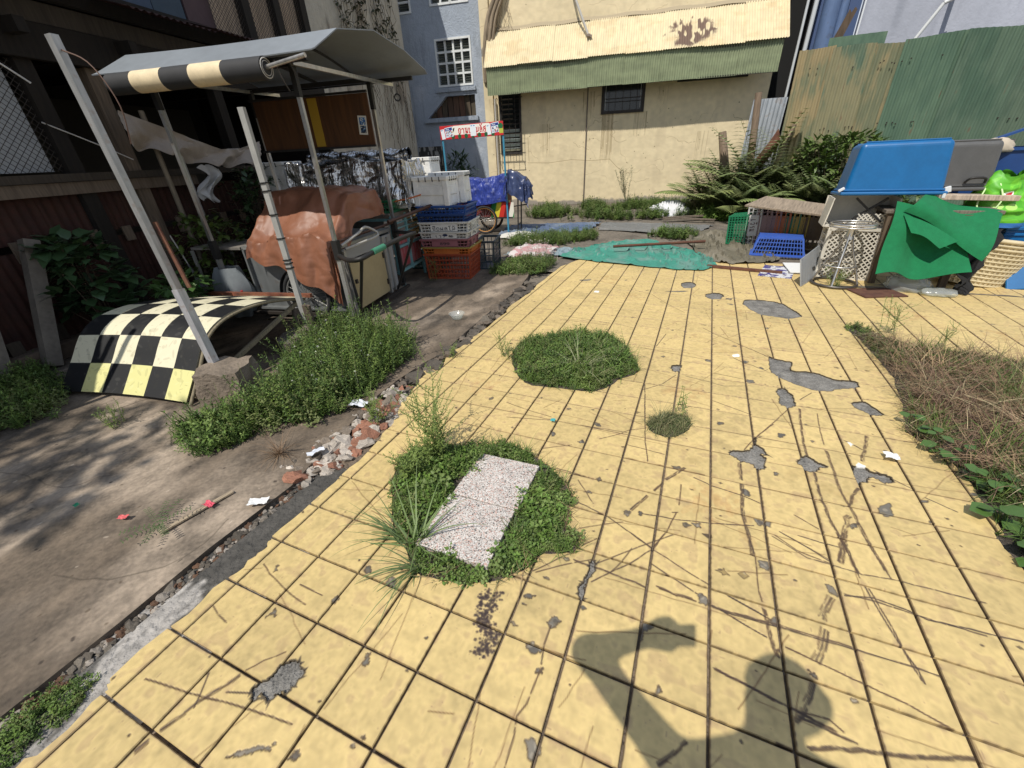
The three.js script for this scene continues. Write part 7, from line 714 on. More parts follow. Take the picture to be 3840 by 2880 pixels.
// ---------------------------------------------------------------- tarpaulins spread on the ground at the far side
{
  const poly = (a, u) => { const k = u * (a.length - 1), i = Math.min(a.length - 2, Math.floor(k)), t = k - i; return [mix(a[i][0], a[i + 1][0], t), mix(a[i][1], a[i + 1][1], t)]; };
  const spread = (front, back, o) => sheet(o.n || 90, o.m || 40, (u, v) => { const p = poly(front, u), q = poly(back, u), e = (k) => (fbm(u, k, 24, o.s, 2) - 0.5) * 0.06, x = mix(p[0], q[0], v), z = mix(p[1] + e(0.2), q[1] + e(0.7), v), r = fbm(u, v, 7, o.s + 3, 3), w = Math.abs(Math.sin(u * o.k + r * 6 + v * 4)); return [x + 0.02 * Math.sin(v * 20), (o.y || 0.012) + o.h * (0.5 * r * r + 0.6 * Math.pow(1 - w, 5)) * (0.35 + 0.65 * Math.sin(Math.PI * clamp(v))), z]; }, 0.003);
  const cloth = (a, b, s, k = 0.9) => std(0xffffff, 0.75, { map: rep(tex(512, 512, (u, v) => { const n = fbm(u, v, 5, s, 5), m = fbm(u, v, 50, s + 7, 2), t = step(0.42, 0.68, n), q = 0.82 + 0.35 * (m - 0.5); return a.map((x, i) => mix(x, b[i], t * k) * q); }), 1.6) });
  solo('green_tarpaulin', 'faded sea-green tarpaulin spread at the far edge of the tiles', 'tarpaulin', spread([[-2.25, -5.72], [-1.6, -5.5], [-0.95, -5.36], [-0.4, -5.27], [-0.1, -5.3], [0.04, -5.58]], [[-2.1, -6.3], [-1.7, -7.0], [-1.1, -7.4], [-0.7, -6.9], [-0.25, -6.5], [-0.02, -5.9]], { s: 601, k: 26, h: 0.11, y: 0.014, n: 130, m: 60 }), cloth([0.05, 0.3, 0.22], [0.17, 0.32, 0.27], 611));
  solo('olive_tarpaulin', 'rumpled olive canvas spread in front of the crates', 'tarpaulin', spread([[-0.15, -5.9], [0.25, -5.75], [0.65, -5.9], [0.85, -6.1]], [[-0.6, -8.3], [-0.1, -8.5], [0.4, -8.3], [0.9, -7.6]], { s: 621, k: 17, h: 0.16, y: 0.008, n: 80, m: 70 }), cloth([0.17, 0.15, 0.1], [0.25, 0.22, 0.16], 631));
  solo('grey_tarpaulin', 'flat grey sheet lying between the weeds and the tarpaulins', 'tarpaulin', spread([[-2.2, -8.3], [-1.4, -8.2], [-0.7, -7.9], [-0.3, -8.0]], [[-2.3, -9.3], [-1.4, -9.3], [-0.6, -9.2], [0.0, -9.1]], { s: 641, k: 12, h: 0.05, n: 70, m: 30 }), cloth([0.2, 0.2, 0.19], [0.27, 0.265, 0.25], 651));
  solo('denim_tarpaulin', 'denim blue sheet lying right of the fruit cart', 'tarpaulin', spread([[-4.1, -7.3], [-3.4, -7.3], [-2.8, -7.7], [-2.35, -8.3]], [[-4.3, -8.7], [-3.6, -9.0], [-2.9, -9.2], [-2.35, -9.3]], { s: 661, k: 16, h: 0.07, n: 80, m: 36 }), cloth([0.1, 0.15, 0.25], [0.2, 0.25, 0.33], 671));
  solo('pale_blue_cloth', 'pale blue cloth lying left of the green tarpaulin', 'cloth', spread([[-3.2, -5.65], [-2.7, -5.72], [-2.3, -5.8], [-2.0, -5.85]], [[-3.0, -6.25], [-2.6, -6.4], [-2.2, -6.35], [-1.95, -6.1]], { s: 681, k: 9, h: 0.08, n: 50, m: 26 }), cloth([0.24, 0.33, 0.37], [0.33, 0.38, 0.38], 691));
  const lit = [['broken_rod', 'long dark rod lying across the green tarpaulin', 'rod', rod(V(-0.62, 0.07, 0.2), V(0.72, 0.1, -0.28), 0.022), std(0xffffff, 0.9, { map: rep(T.rust, 0.4), color: col(0.7, 0.7, 0.7) }), [-0.85, 0.04, -6.35]]];
  for (const a of lit) solo(...a);
  const heap = (seed, sx, sy, sz) => { const g = new THREE.SphereGeometry(1, 44, 26), p = g.attributes.position; for (let i = 0; i < p.count; i++) { const x = p.getX(i), y = p.getY(i), z = p.getZ(i), k = 0.45 + 0.75 * fbm(0.5 + 0.5 * x + seed * 0.13, 0.5 + 0.5 * z + 0.4 * y, 5, seed, 2) + 0.9 * Math.abs(fbm(0.5 + 0.5 * x, 0.5 + 0.5 * z + 0.3 * y, 9, seed + 5, 3) - 0.5); p.setXYZ(i, x * sx * k, Math.max(-0.1, y) * sy * k, z * sz * k); } g.computeVertexNormals(); return g; };
  solo('white_rag', 'heap of white cloth lying in the weeds by the wall', 'cloth', heap(91, 0.5, 0.3, 0.3), std([0.66, 0.66, 0.68], 0.9), [-1.0, 0.03, -10.6]); solo('white_rag', 'smaller white bundle in the weeds left of the ferns', 'cloth', heap(97, 0.3, 0.3, 0.2), std([0.72, 0.72, 0.74], 0.9), [0.0, 0.03, -11.1]);
  solo('printed_sack', 'crumpled pink and white sack by the slate crate', 'sack', heap(103, 0.42, 0.09, 0.5), std(0xffffff, 0.8, { map: rep(tex(128, 128, (u, v) => { const a = fbm(u, v, 5, 701, 3); return a > 0.52 ? [0.6, 0.55, 0.52] : [0.5, 0.28, 0.28]; }), 0.6) }), [-2.75, 0.02, -5.95]); solo('paper_scrap', 'pale crumpled paper sheets under the fruit cart wheel', 'paper', heap(107, 0.4, 0.1, 0.25), std([0.55, 0.53, 0.48], 0.9), [-3.5, 0.03, -7.2]);
  solo('rubble_board', 'splintered boards lying in the weeds before the white cloth', 'board', [box(0.9, 0.03, 0.1, 0, 0.06, 0, 0, 0.2, 0.04), box(0.7, 0.02, 0.12, 0.3, 0.05, 0.25, 0, -0.3, 0), box(0.5, 0.02, 0.08, -0.2, 0.04, 0.2, 0, 0.6, 0)], std(0xffffff, 0.95, { map: rep(T.wood, 0.5), color: col(0.9, 0.85, 0.8) }), [-0.6, 0.02, -9.8]);
}
// ---------------------------------------------------------------- plants
class Leaves {      // collects small folded leaf faces
  constructor() { this.p = []; this.i = []; }
  leaf(b, d, n, len, wid, curl = 0.3, fold = 0.25) {      // base, direction, upward normal
    const s = d.clone().cross(n).normalize(), m = b.clone().addScaledVector(d, len * 0.45).addScaledVector(n, -curl * len * 0.1), t = b.clone().addScaledVector(d, len).addScaledVector(n, -curl * len * 0.5), k = this.p.length / 3;
    const l = m.clone().addScaledVector(s, wid / 2).addScaledVector(n, fold * wid * 0.5), r = m.clone().addScaledVector(s, -wid / 2).addScaledVector(n, fold * wid * 0.5);
    for (const q of [b, l, m, r, t]) this.p.push(q.x, q.y, q.z); this.i.push(k, k + 1, k + 2, k + 1, k + 4, k + 2, k, k + 2, k + 3, k + 2, k + 4, k + 3);
  }
  wide(b, d, n, len, wid, curl = 0.3, fold = 0.15) {      // rounder leaf, eight faces
    const s = d.clone().cross(n).normalize(), row = (t, w) => { const m = b.clone().addScaledVector(d, len * t).addScaledVector(n, -curl * len * t * t * 0.5); return [m.clone().addScaledVector(s, (w * wid) / 2).addScaledVector(n, fold * wid * w * 0.4), m, m.clone().addScaledVector(s, (-w * wid) / 2).addScaledVector(n, fold * wid * w * 0.4)]; };
    const A = [...row(0.25, 0.75), ...row(0.6, 1)], k = this.p.length / 3, t = b.clone().addScaledVector(d, len).addScaledVector(n, -curl * len * 0.5);
    for (const q of [b, ...A, t]) this.p.push(q.x, q.y, q.z); this.i.push(k, k + 1, k + 2, k, k + 2, k + 3, k + 1, k + 4, k + 5, k + 1, k + 5, k + 2, k + 2, k + 5, k + 6, k + 2, k + 6, k + 3, k + 4, k + 7, k + 5, k + 5, k + 7, k + 6);
  }
  blade(b, d, up, len, wid, droop, n = 4) {      // arching grass blade
    const s = d.clone().cross(V(0, 1, 0)).normalize(); if (s.lengthSq() < 0.1) s.set(1, 0, 0); const k = this.p.length / 3; let q = b.clone(), a = up;
    for (let j = 0; j <= n; j++) { const w = wid * (1 - j / n) * 0.5 + wid * 0.06; const l = q.clone().addScaledVector(s, w), r = q.clone().addScaledVector(s, -w); this.p.push(l.x, l.y, l.z, r.x, r.y, r.z); q = q.clone().addScaledVector(d, (Math.cos(a) * len) / n); q.y += (Math.sin(a) * len) / n; a -= droop / n; }
    for (let j = 0; j < n; j++) { const o = k + j * 2; this.i.push(o, o + 1, o + 3, o, o + 3, o + 2); }
  }
  stem(a, b, r) { const d = b.clone().sub(a).normalize(), s = d.clone().cross(Math.abs(d.y) > 0.9 ? V(1, 0, 0) : V(0, 1, 0)).normalize(), t = d.clone().cross(s); const k = this.p.length / 3; for (const [q, w] of [[a, r], [b, r * 0.7]]) for (let j = 0; j < 3; j++) { const c = Math.cos(j * 2.094) * w, e = Math.sin(j * 2.094) * w; this.p.push(q.x + s.x * c + t.x * e, q.y + s.y * c + t.y * e, q.z + s.z * c + t.z * e); } for (let j = 0; j < 3; j++) { const u = k + j, v = k + ((j + 1) % 3); this.i.push(u, v, v + 3, u, v + 3, u + 3); } }
  geo() { const g = new THREE.BufferGeometry(); g.setAttribute('position', new THREE.Float32BufferAttribute(this.p, 3)); g.setIndex(this.i); g.computeVertexNormals(); return g; }
}
const dirA = (a, e = 0) => V(Math.cos(a) * Math.cos(e), Math.sin(e), Math.sin(a) * Math.cos(e));
const upOf = (d) => { const s = d.clone().cross(V(0, 1, 0)); if (s.lengthSq() < 1e-4) return V(1, 0, 0); return s.normalize().cross(d).normalize(); };
// an upright leafy shoot: pairs of leaves round a stem
function shoot(L, base, lean, h, leafLen, step_, wid = 0.45, side = 0) {
  let q = base.clone(), d = lean.clone().normalize(), a = R() * 6.28; const n = Math.max(2, Math.round(h / step_));
  for (let i = 0; i < n; i++) { const t = q.clone().addScaledVector(d, step_); L.stem(q, t, 0.0016 + leafLen * 0.03 * (1 - i / n)); q = t; d.add(V(rr(-0.12, 0.12), 0.05, rr(-0.12, 0.12))).normalize(); a += 1.57 + rr(-0.3, 0.3);
    for (const o of [0, Math.PI]) { const l = dirA(a + o, rr(0.1, 0.7)), k = leafLen * (1 - 0.45 * (i / n)) * rr(0.7, 1.2); L.leaf(q, l, upOf(l), k, k * wid, rr(0.1, 0.7)); }
    if (side && i > 1 && i < n - 2 && R() < side) shoot(L, q, dirA(R() * 6.28, rr(0.5, 1.0)), h * rr(0.25, 0.45), leafLen * 0.7, step_ * 0.8, wid, 0); }
  const e = dirA(R() * 6.28, 1.2); L.leaf(q, e, upOf(e), leafLen * 0.6, leafLen * 0.25);
}
const weedProto = (h, leafLen, n, wid = 0.5) => { const L = new Leaves(); for (let i = 0; i < n; i++) shoot(L, V(rr(-0.035, 0.035), 0, rr(-0.035, 0.035)), V(rr(-0.7, 0.7), 1, rr(-0.7, 0.7)), h * rr(0.6, 1.2), leafLen, leafLen * 0.75, wid); return L.geo(); };
const grassProto = (len, n, spread_ = 1, w = 0.005) => { const L = new Leaves(); for (let i = 0; i < n; i++) { const a = R() * 6.28; L.blade(V(rr(-0.015, 0.015), 0, rr(-0.015, 0.015)), dirA(a), rr(0.6, 1.5) - (1 - spread_) * 0.0, len * rr(0.5, 1.2), w * rr(0.7, 1.3), rr(0.3, 1.7)); } return L.geo(); };
const leafMat = () => phys(0xffffff, 0.55, { transmission: 0.18, thickness: 0, specularIntensity: 0.5 });
const LM = leafMat(), dryMat = std(0xffffff, 0.9);
const GREEN = [[0.12, 0.19, 0.04], [0.095, 0.16, 0.035], [0.15, 0.215, 0.05], [0.08, 0.13, 0.035], [0.17, 0.2, 0.07]], DRY = [[0.26, 0.17, 0.1], [0.34, 0.24, 0.13], [0.19, 0.115, 0.07], [0.15, 0.09, 0.06], [0.12, 0.13, 0.05]], FRESH = [[0.15, 0.245, 0.05], [0.12, 0.205, 0.04], [0.18, 0.25, 0.07]];
const _m = new THREE.Matrix4(), _q = new THREE.Quaternion(), _e = new THREE.Euler();
function cover(name, label, cat, proto, mat, spots, tint, smin, smax, tilt = 0.25) {
  const im = new THREE.InstancedMesh(proto, mat, spots.length), c = new THREE.Color();
  spots.forEach(([x, y, z, k], i) => { const s = rr(smin, smax) * (k || 1); _e.set(rr(-tilt, tilt), R() * 6.28, rr(-tilt, tilt)); im.setMatrixAt(i, _m.compose(V(x, y, z), _q.setFromEuler(_e), V(s, s * rr(0.8, 1.25), s))); const t = pick(tint), v = rr(0.75, 1.25); c.setRGB(t[0] * v, t[1] * v, t[2] * v); im.setColorAt(i, c); });
  return stuff(im, name, label, cat);
}
// spots inside an outline: fewer and smaller towards its rim, in patches
function spotsIn(poly, n, o = {}) {
  const xs = poly.map((p) => p[0]), zs = poly.map((p) => p[1]), x0 = Math.min(...xs), x1 = Math.max(...xs), z0 = Math.min(...zs), z1 = Math.max(...zs), out = []; let guard = 0;
  while (out.length < n && guard++ < n * 40) { const x = rr(x0, x1), z = rr(z0, z1); if (!inPoly(poly, x, z)) continue; if (o.not && o.not(x, z)) continue; const d = edgeDist(poly, x, z); if (o.rim && d < o.rim && R() > d / o.rim) continue; if (o.patch && fbm((x - x0) / (x1 - x0 + 0.01), (z - z0) / (z1 - z0 + 0.01), o.patch, o.seed || 5, 2) < (o.cut || 0.45)) continue; out.push([x, o.y ?? -0.004, z, 0.65 + 0.5 * clamp(d / 0.15)]); } return out;
}
cover('grass_fringe', 'grass wisps leaning over the rim of the centre bed', 'grass', grassProto(0.15, 6, 1, 0.004), LM, broken.centre.filter((_, i) => i % 2 === 0).map((p) => [mix(p[0], -1.0, 0.05), 0, mix(p[1], -2.2, 0.05), rr(0.5, 1.3)]), [...GREEN, ...FRESH], 0.6, 1.2, 0.6);
const onSlab = (x, z) => x > -1.185 + 0.05 * Math.sin(z * 23) && x < -0.815 && z > -0.865 && z < -0.19;
{ // bed round the granite slabs
  cover('weed_cover', 'low green leafy weeds packed round the granite slabs', 'weeds', weedProto(0.034, 0.018, 5, 0.55), LM, spotsIn(broken.ring, 900, { not: onSlab, rim: 0.03 }), GREEN, 0.6, 1.25, 0.6);
  cover('weed_cover', 'broader bright green weed shoots round the granite slabs', 'weeds', weedProto(0.055, 0.028, 3, 0.6), LM, spotsIn(broken.ring, 220, { not: (x, z) => onSlab(x, z) || (x > -0.8 && z < -0.75) }), FRESH, 0.6, 1.2, 0.5);
  cover('grass_cover', 'thin grass blades among the weeds round the granite slabs', 'grass', grassProto(0.09, 7), LM, spotsIn(broken.ring, 260, { not: onSlab }), GREEN, 0.6, 1.2, 0.4);
  cover('grass_fringe', 'dry grass wisps lying over the rim of the near bed', 'grass', grassProto(0.13, 5, 1, 0.003), dryMat, broken.ring.filter((_, i) => i % 2 === 0).map((p) => [p[0], 0, p[1], 1]), [...DRY, ...GREEN], 0.6, 1.1, 0.7);
  const tall = (label, x, z, n, h, leaf, spread_) => { const L = new Leaves(); for (let i = 0; i < n; i++) shoot(L, V(rr(-0.05, 0.05), 0, rr(-0.05, 0.05)), V(rr(-spread_, spread_), 1, rr(-spread_, spread_)), h * rr(0.6, 1.15), leaf, leaf * 0.8, 0.38, 0.35); const g = thing('tall_weed', label, 'weed', [x, -0.005, z]); const m = shadows(new THREE.Mesh(L.geo(), phys([0.19, 0.26, 0.06], 0.6, { transmission: 0.2, thickness: 0 }))); m.name = 'foliage'; g.add(m); return g; };
  tall('tall branching weed growing at the back left of the near bed', -1.4, -0.75, 18, 0.44, 0.027, 0.42); tall('lower bushy weed left of the granite slabs', -1.42, -0.58, 20, 0.22, 0.032, 0.5);
  tall('small weed with bare tips in the small round hole', -0.2, -1.62, 3, 0.17, 0.024, 0.25); tall('young weed growing at the tip of the soil strip', 1.36, -3.5, 6, 0.28, 0.03, 0.3); tall('slim weed behind the dry grass strip', 1.62, -3.25, 4, 0.24, 0.026, 0.35); tall('feathery weed growing through the bar stool base', 1.24, -4.88, 16, 0.24, 0.02, 0.6); tall('weed leaning out at the left of the centre bed', -1.57, -2.05, 7, 0.2, 0.02, 0.7);
  tall('upright weed with thin spike beside the food cart', -2.55, -1.85, 6, 0.33, 0.028, 0.25); tall('small yellowish weed before the checkered board', -3.66, -0.3, 12, 0.16, 0.022, 0.5); tall('bushy weed on the gutter rubble', -2.0, -0.92, 14, 0.2, 0.022, 0.7); tall('weed growing on the paving edge beyond the rubble', -2.03, -1.95, 8, 0.12, 0.02, 0.7); tall('small weed at the foot of the crate stack', -3.5, -4.0, 5, 0.3, 0.022, 0.3);
  const clump = (label, x, z, n, len, w, c, dir) => { const L = new Leaves(); for (let i = 0; i < n; i++) { const a = dir === undefined ? R() * 6.28 : dir + rr(-0.9, 0.9); L.blade(V(rr(-0.02, 0.02), 0, rr(-0.02, 0.02)), dirA(a), rr(0.15, 1.35), len * rr(0.55, 1.15), w * rr(0.7, 1.2), rr(0.4, 1.4), 6); } const m = shadows(new THREE.Mesh(L.geo(), phys(c, 0.6, { transmission: 0.15, thickness: 0 }))); m.name = numbered('grass_clump'); m.position.set(x, 0, z); scene.add(m); tag(m, label, 'grass'); };
  clump('long bladed grass clump spilling over the near bed', -1.17, -0.2, 34, 0.34, 0.008, [0.17, 0.24, 0.08]); clump('fan of grass blades at the front corner of the near bed', -1.1, -0.1, 22, 0.3, 0.007, [0.14, 0.2, 0.07], 2.2); clump('grass fan lying left over the tiles from the near bed', -1.25, -0.2, 20, 0.27, 0.007, [0.13, 0.19, 0.06], 3.0);
  clump('pale straw coloured grass tussock in the centre bed', -0.92, -2.0, 60, 0.34, 0.006, [0.36, 0.37, 0.2]); clump('green grass tussock at the back of the centre bed', -1.0, -2.3, 60, 0.28, 0.006, [0.12, 0.22, 0.05]); clump('grass tussock at the right of the centre bed', -0.66, -2.25, 60, 0.22, 0.005, [0.1, 0.2, 0.03]);
  clump('straw grass sticking up beside the food cart wheel', -2.95, -2.0, 40, 0.42, 0.005, [0.36, 0.33, 0.22]); clump('spiky goosegrass at the right of the weed bank', -2.55, -1.7, 34, 0.36, 0.007, [0.22, 0.28, 0.12]); clump('brown grass tuft by the gutter', -2.3, -0.45, 90, 0.2, 0.003, [0.26, 0.17, 0.1]); clump('thin grass tuft in the small round hole', -0.28, -1.5, 60, 0.2, 0.0035, [0.2, 0.2, 0.09]);
}
{ // centre bed and small hole
  cover('weed_cover', 'dense green weeds filling the round centre bed', 'weeds', weedProto(0.06, 0.026, 5, 0.5), LM, spotsIn(broken.centre, 850, { rim: 0.07 }), GREEN, 0.5, 1.4, 0.5);
  cover('grass_cover', 'green grass growing in the round centre bed', 'grass', grassProto(0.14, 9), LM, spotsIn(broken.centre, 480, { rim: 0.05 }), [...GREEN, ...FRESH, [0.3, 0.3, 0.15]], 0.6, 1.25, 0.4);
  cover('grass_cover', 'short dull grass filling the small round hole', 'grass', grassProto(0.07, 9, 1, 0.003), dryMat, spotsIn(broken.small, 190), [[0.12, 0.14, 0.05], [0.2, 0.18, 0.09], [0.09, 0.12, 0.04]], 0.7, 1.3, 0.5);
}
{ // weed bank between yard and cart
  const bank = [[-3.05, -0.22], [-2.75, -0.2], [-2.53, -0.35], [-2.5, -0.55], [-2.3, -0.72], [-2.2, -0.95], [-2.25, -1.4], [-2.3, -1.9], [-2.5, -2.15], [-2.95, -2.2], [-3.5, -2.3], [-3.6, -1.85], [-3.35, -1.45], [-3.0, -0.95], [-3.1, -0.7], [-3.2, -0.45]];
  cover('weed_cover', 'thick bank of green weeds before the food cart', 'weeds', weedProto(0.1, 0.03, 5, 0.5), LM, spotsIn(bank, 1050, { y: 0.005, rim: 0.25 }), GREEN, 0.5, 1.4, 0.5);
  cover('weed_cover', 'taller leafy shoots rising from the weed bank', 'weeds', weedProto(0.24, 0.028, 3, 0.42), LM, spotsIn(bank, 330, { y: 0.005, rim: 0.15, not: (x, z) => z > -0.75 }), [...GREEN, [0.13, 0.2, 0.06]], 0.5, 1.35, 0.35);
  cover('grass_cover', 'grass blades through the weed bank before the food cart', 'grass', grassProto(0.2, 8), LM, spotsIn(bank, 170, { y: 0.005, rim: 0.2 }), [...GREEN, ...FRESH], 0.6, 1.2, 0.4);
  const fl = new Leaves(); for (let i = 0; i < 12; i++) { const d = dirA(i * 0.52 + R(), rr(0, 1.3)); fl.leaf(V(0, 0.17, 0), d, upOf(d), 0.009, 0.007, 0.1); } fl.stem(V(0, 0, 0), V(0, 0.17, 0), 0.001);
  cover('flower_heads', 'small white flower heads dotted over the weed bank', 'flowers', fl.geo(), std(0xffffff, 0.8), spotsIn(bank, 70, { y: 0.0, rim: 0.2, not: (x, z) => z > -0.9 }), [[0.6, 0.6, 0.54], [0.5, 0.52, 0.42]], 0.6, 1.2, 0.3);
  const left = [[-4.3, 0.2], [-4.1, -0.2], [-4.4, -0.42], [-4.75, -0.55], [-5.5, -0.7], [-5.7, 0.3]];
  cover('weed_cover', 'shaded weeds left of the checkered board', 'weeds', weedProto(0.1, 0.03, 5, 0.5), LM, spotsIn(left, 300, { y: 0.005, rim: 0.15 }), GREEN, 0.6, 1.3, 0.4);
  const gut = [[-2.03, 2.2], [-1.97, 2.2], [-1.97, -0.4], [-2.03, -0.4]]; const near = [[-2.0, 1.0], [-1.86, 1.0], [-1.83, 0.72], [-1.9, 0.62], [-2.0, 0.72]];
  cover('grass_cover', 'short weeds in the gutter at the near left corner', 'weeds', weedProto(0.035, 0.016, 5, 0.5), LM, spotsIn(near, 130, { y: -0.015 }), GREEN, 0.6, 1.2, 0.5);
  const crateW = [[-3.0, -4.55], [-2.75, -4.4], [-2.35, -4.5], [-2.12, -4.75], [-2.1, -5.3], [-2.3, -5.6], [-2.8, -5.5], [-2.95, -5.2]];
  cover('weed_cover', 'weeds at the right foot of the crate stack', 'weeds', weedProto(0.09, 0.03, 5, 0.5), LM, spotsIn(crateW, 420, { y: 0.005, rim: 0.12, not: (x, z) => x < -2.88 && z < -4.7 }), GREEN, 0.6, 1.2, 0.45);
  const fl2 = [[-2.8, -5.6], [-2.3, -5.6], [-2.1, -5.4], [-2.3, -5.2], [-2.8, -5.3]]; cover('flower_heads', 'pale withered flower heads in the weeds by the crate stack', 'flowers', fl.geo(), std(0xffffff, 0.8), spotsIn(fl2, 160, { y: 0.02 }), [[0.6, 0.55, 0.5], [0.45, 0.4, 0.34]], 0.7, 1.5, 0.3);
}
{ // weeds at the back of the lot
  const b1 = [[-4.6, -9.6], [-2.3, -9.4], [-1.2, -9.9], [-0.2, -10.2], [1.6, -10.0], [1.8, -12.0], [-0.5, -13.2], [-2.6, -12.9], [-4.8, -12.4]], b2 = [[-3.6, -6.2], [-2.4, -6.6], [-1.9, -7.3], [-2.1, -8.0], [-2.9, -7.7], [-3.6, -7.2]], b3 = [[-1.2, -7.6], [-0.3, -7.4], [-0.2, -8.0], [-0.9, -8.2]];
  const P1 = weedProto(0.14, 0.045, 5, 0.45);
  cover('weed_cover', 'weeds along the foot of the cream house wall', 'weeds', P1, LM, spotsIn(b1, 1700, { y: 0.01, rim: 0.4, patch: 9, cut: 0.42, seed: 801 }), GREEN, 0.6, 1.3, 0.4);
  cover('weed_cover', 'weeds between the fruit cart and the green tarpaulin', 'weeds', P1, LM, spotsIn(b2, 420, { y: 0.0, rim: 0.2 }), GREEN, 0.5, 1.0, 0.4); cover('weed_cover', 'weeds behind the green tarpaulin', 'weeds', P1, LM, spotsIn(b3, 200, { y: 0.01, rim: 0.15 }), GREEN, 0.5, 1.0, 0.4);
  const L = new Leaves(); for (let i = 0; i < 9; i++) { const a = R() * 6.28; let q = V(0, 0, 0), d = V(Math.cos(a) * 0.4, 1, Math.sin(a) * 0.2).normalize(); const n = 22; for (let k = 0; k < n; k++) { const t = q.clone().addScaledVector(d, 0.045 * rr(0.7, 1.2)); L.stem(q, t, 0.006 * (1 - k / n) + 0.002); q = t; d.add(V(rr(-0.08, 0.08), 0.02, rr(-0.06, 0.06))).normalize(); if (k > 5) for (let j = 0; j < 3; j++) { const e = dirA(R() * 6.28, rr(0.4, 1.1)); L.leaf(q, e, upOf(e), rr(0.05, 0.11), 0.012, 0.2); } } }
  const m = shadows(new THREE.Mesh(L.geo(), std([0.22, 0.22, 0.13], 0.9))); m.name = numbered('tall_weed'); m.position.set(-2.35, 0.04, -12.7); scene.add(m); tag(m, 'tall feathery dry weed standing before the cream wall', 'weed');
  cover('weed_cover', 'bright undergrowth among the ferns', 'weeds', P1, LM, spotsIn([[-0.4, -9.7], [2.4, -9.2], [2.4, -10.6], [-0.3, -11.2]], 420, { y: 0.01, rim: 0.2 }), FRESH, 0.8, 1.9, 0.4);
  // pinnate fronds
  const frond = (Lf, b, a, e, len, droop) => { let q = b.clone(), el = e; const n = 22; for (let k = 0; k < n; k++) { const d = dirA(a, el), t = q.clone().addScaledVector(d, len / n); Lf.stem(q, t, 0.004); q = t; el -= droop / n; const w = len * 0.26 * Math.sin(Math.PI * clamp((k + 2) / (n + 2))) ; for (const s of [1, -1]) { const sd = d.clone().cross(V(0, 1, 0)).normalize().multiplyScalar(s).addScaledVector(d, 0.35).normalize(); Lf.leaf(q, sd, upOf(sd), w * 1.15, len * 0.06, 0.4, 0.1); } } };
  const fern = (x, z, n, len, l, c) => { const Lf = new Leaves(); for (let i = 0; i < n; i++) frond(Lf, V(rr(-0.05, 0.05), 0.02, rr(-0.05, 0.05)), (i / n) * 6.28 + rr(-0.3, 0.3), rr(0.9, 1.5), len * rr(1.1, 1.8), rr(0.5, 1.5)); const o = shadows(new THREE.Mesh(Lf.geo(), phys(c, 0.6, { transmission: 0.2, thickness: 0 }))); o.name = numbered('fern'); o.position.set(x, 0.02, z); scene.add(o); tag(o, l, 'fern', 'ferns at the foot of the fence'); };
  const F_ = 'arching green fern ';
  [[-0.28, -10.9, 0.75, 'at the left end, against the cream wall'], [0.02, -10.6, 0.7, 'before the slanting timber post'], [0.3, -11.0, 1.05, 'round the slanting timber post'], [0.55, -10.5, 0.8, 'in front of the galvanised sheet'], [0.75, -10.9, 1.2, 'tallest, before the dark timber post'], [1.0, -10.5, 0.8, 'below the fence edge'], [1.25, -10.7, 0.9, 'at the foot of the rusty fence sheet'], [0.2, -10.1, 0.6, 'low, in front of the others'], [0.75, -10.0, 0.65, 'low, behind the weathered board'], [1.25, -9.8, 0.7, 'low, left of the shrub'], [1.6, -9.7, 0.7, 'low, in front of the shrub'], [2.05, -9.6, 0.7, 'low, behind the white crates']].forEach(([x, z, s, l], i) => fern(x, z, 26, s, F_ + l, [[0.2, 0.26, 0.065], [0.23, 0.27, 0.08], [0.15, 0.21, 0.05]][i % 3]));
  const shrub = (name, label, pos, w, h, d, n, leaf, c, wd = 0.42) => { const g = thing(name, label, 'shrub', pos), Ls = new Leaves(), S = new Leaves(); for (let i = 0; i < n; i++) { const a = R() * 6.28, t = Math.pow(R(), 0.6), y = h * rr(0.12, 1), k = Math.sqrt(Math.max(0.05, 1 - Math.pow((y / h - 0.45) / 0.62, 2))), q = V(Math.cos(a) * w * t * k * (0.85 + 0.3 * vn(a / 6.28, y / h, 5, 4, 91)), y, Math.sin(a) * d * t * k); for (let j = 0; j < 5; j++) { const e = dirA(a + rr(-1.4, 1.4), rr(-0.4, 0.9)), l = leaf * rr(0.7, 1.25); Ls.wide(q.clone().add(V(rr(-0.03, 0.03), rr(-0.03, 0.03), rr(-0.03, 0.03))), e, upOf(e), l, l * wd, rr(0.1, 0.9)); } if (i % 4 === 0) S.stem(V(q.x * 0.15, 0, q.z * 0.15), q, 0.006); } const f = shadows(new THREE.Mesh(Ls.geo(), phys(c, 0.38, { transmission: 0.16, thickness: 0 }))), s = shadows(new THREE.Mesh(S.geo(), std([0.1, 0.075, 0.05], 0.9))); f.name = 'foliage'; s.name = 'stem'; g.add(f, s); return g; };
  shrub('leafy_shrub', 'glossy leafed shrub between the ferns and the blue tub', [2.1, 0, -10.1], 0.95, 1.5, 0.6, 640, 0.17, [0.11, 0.17, 0.04], 0.34);
  shrub('leafy_shrub', 'lower glossy shrub behind the weathered board', [2.75, 0, -9.3], 0.7, 0.8, 0.5, 300, 0.15, [0.09, 0.14, 0.035], 0.34);
  const bL = F(-4.98, 0.15, -2.15), bM = F(-4.75, 0.25, -3.3), bN = F(-4.85, 0.3, -4.25);
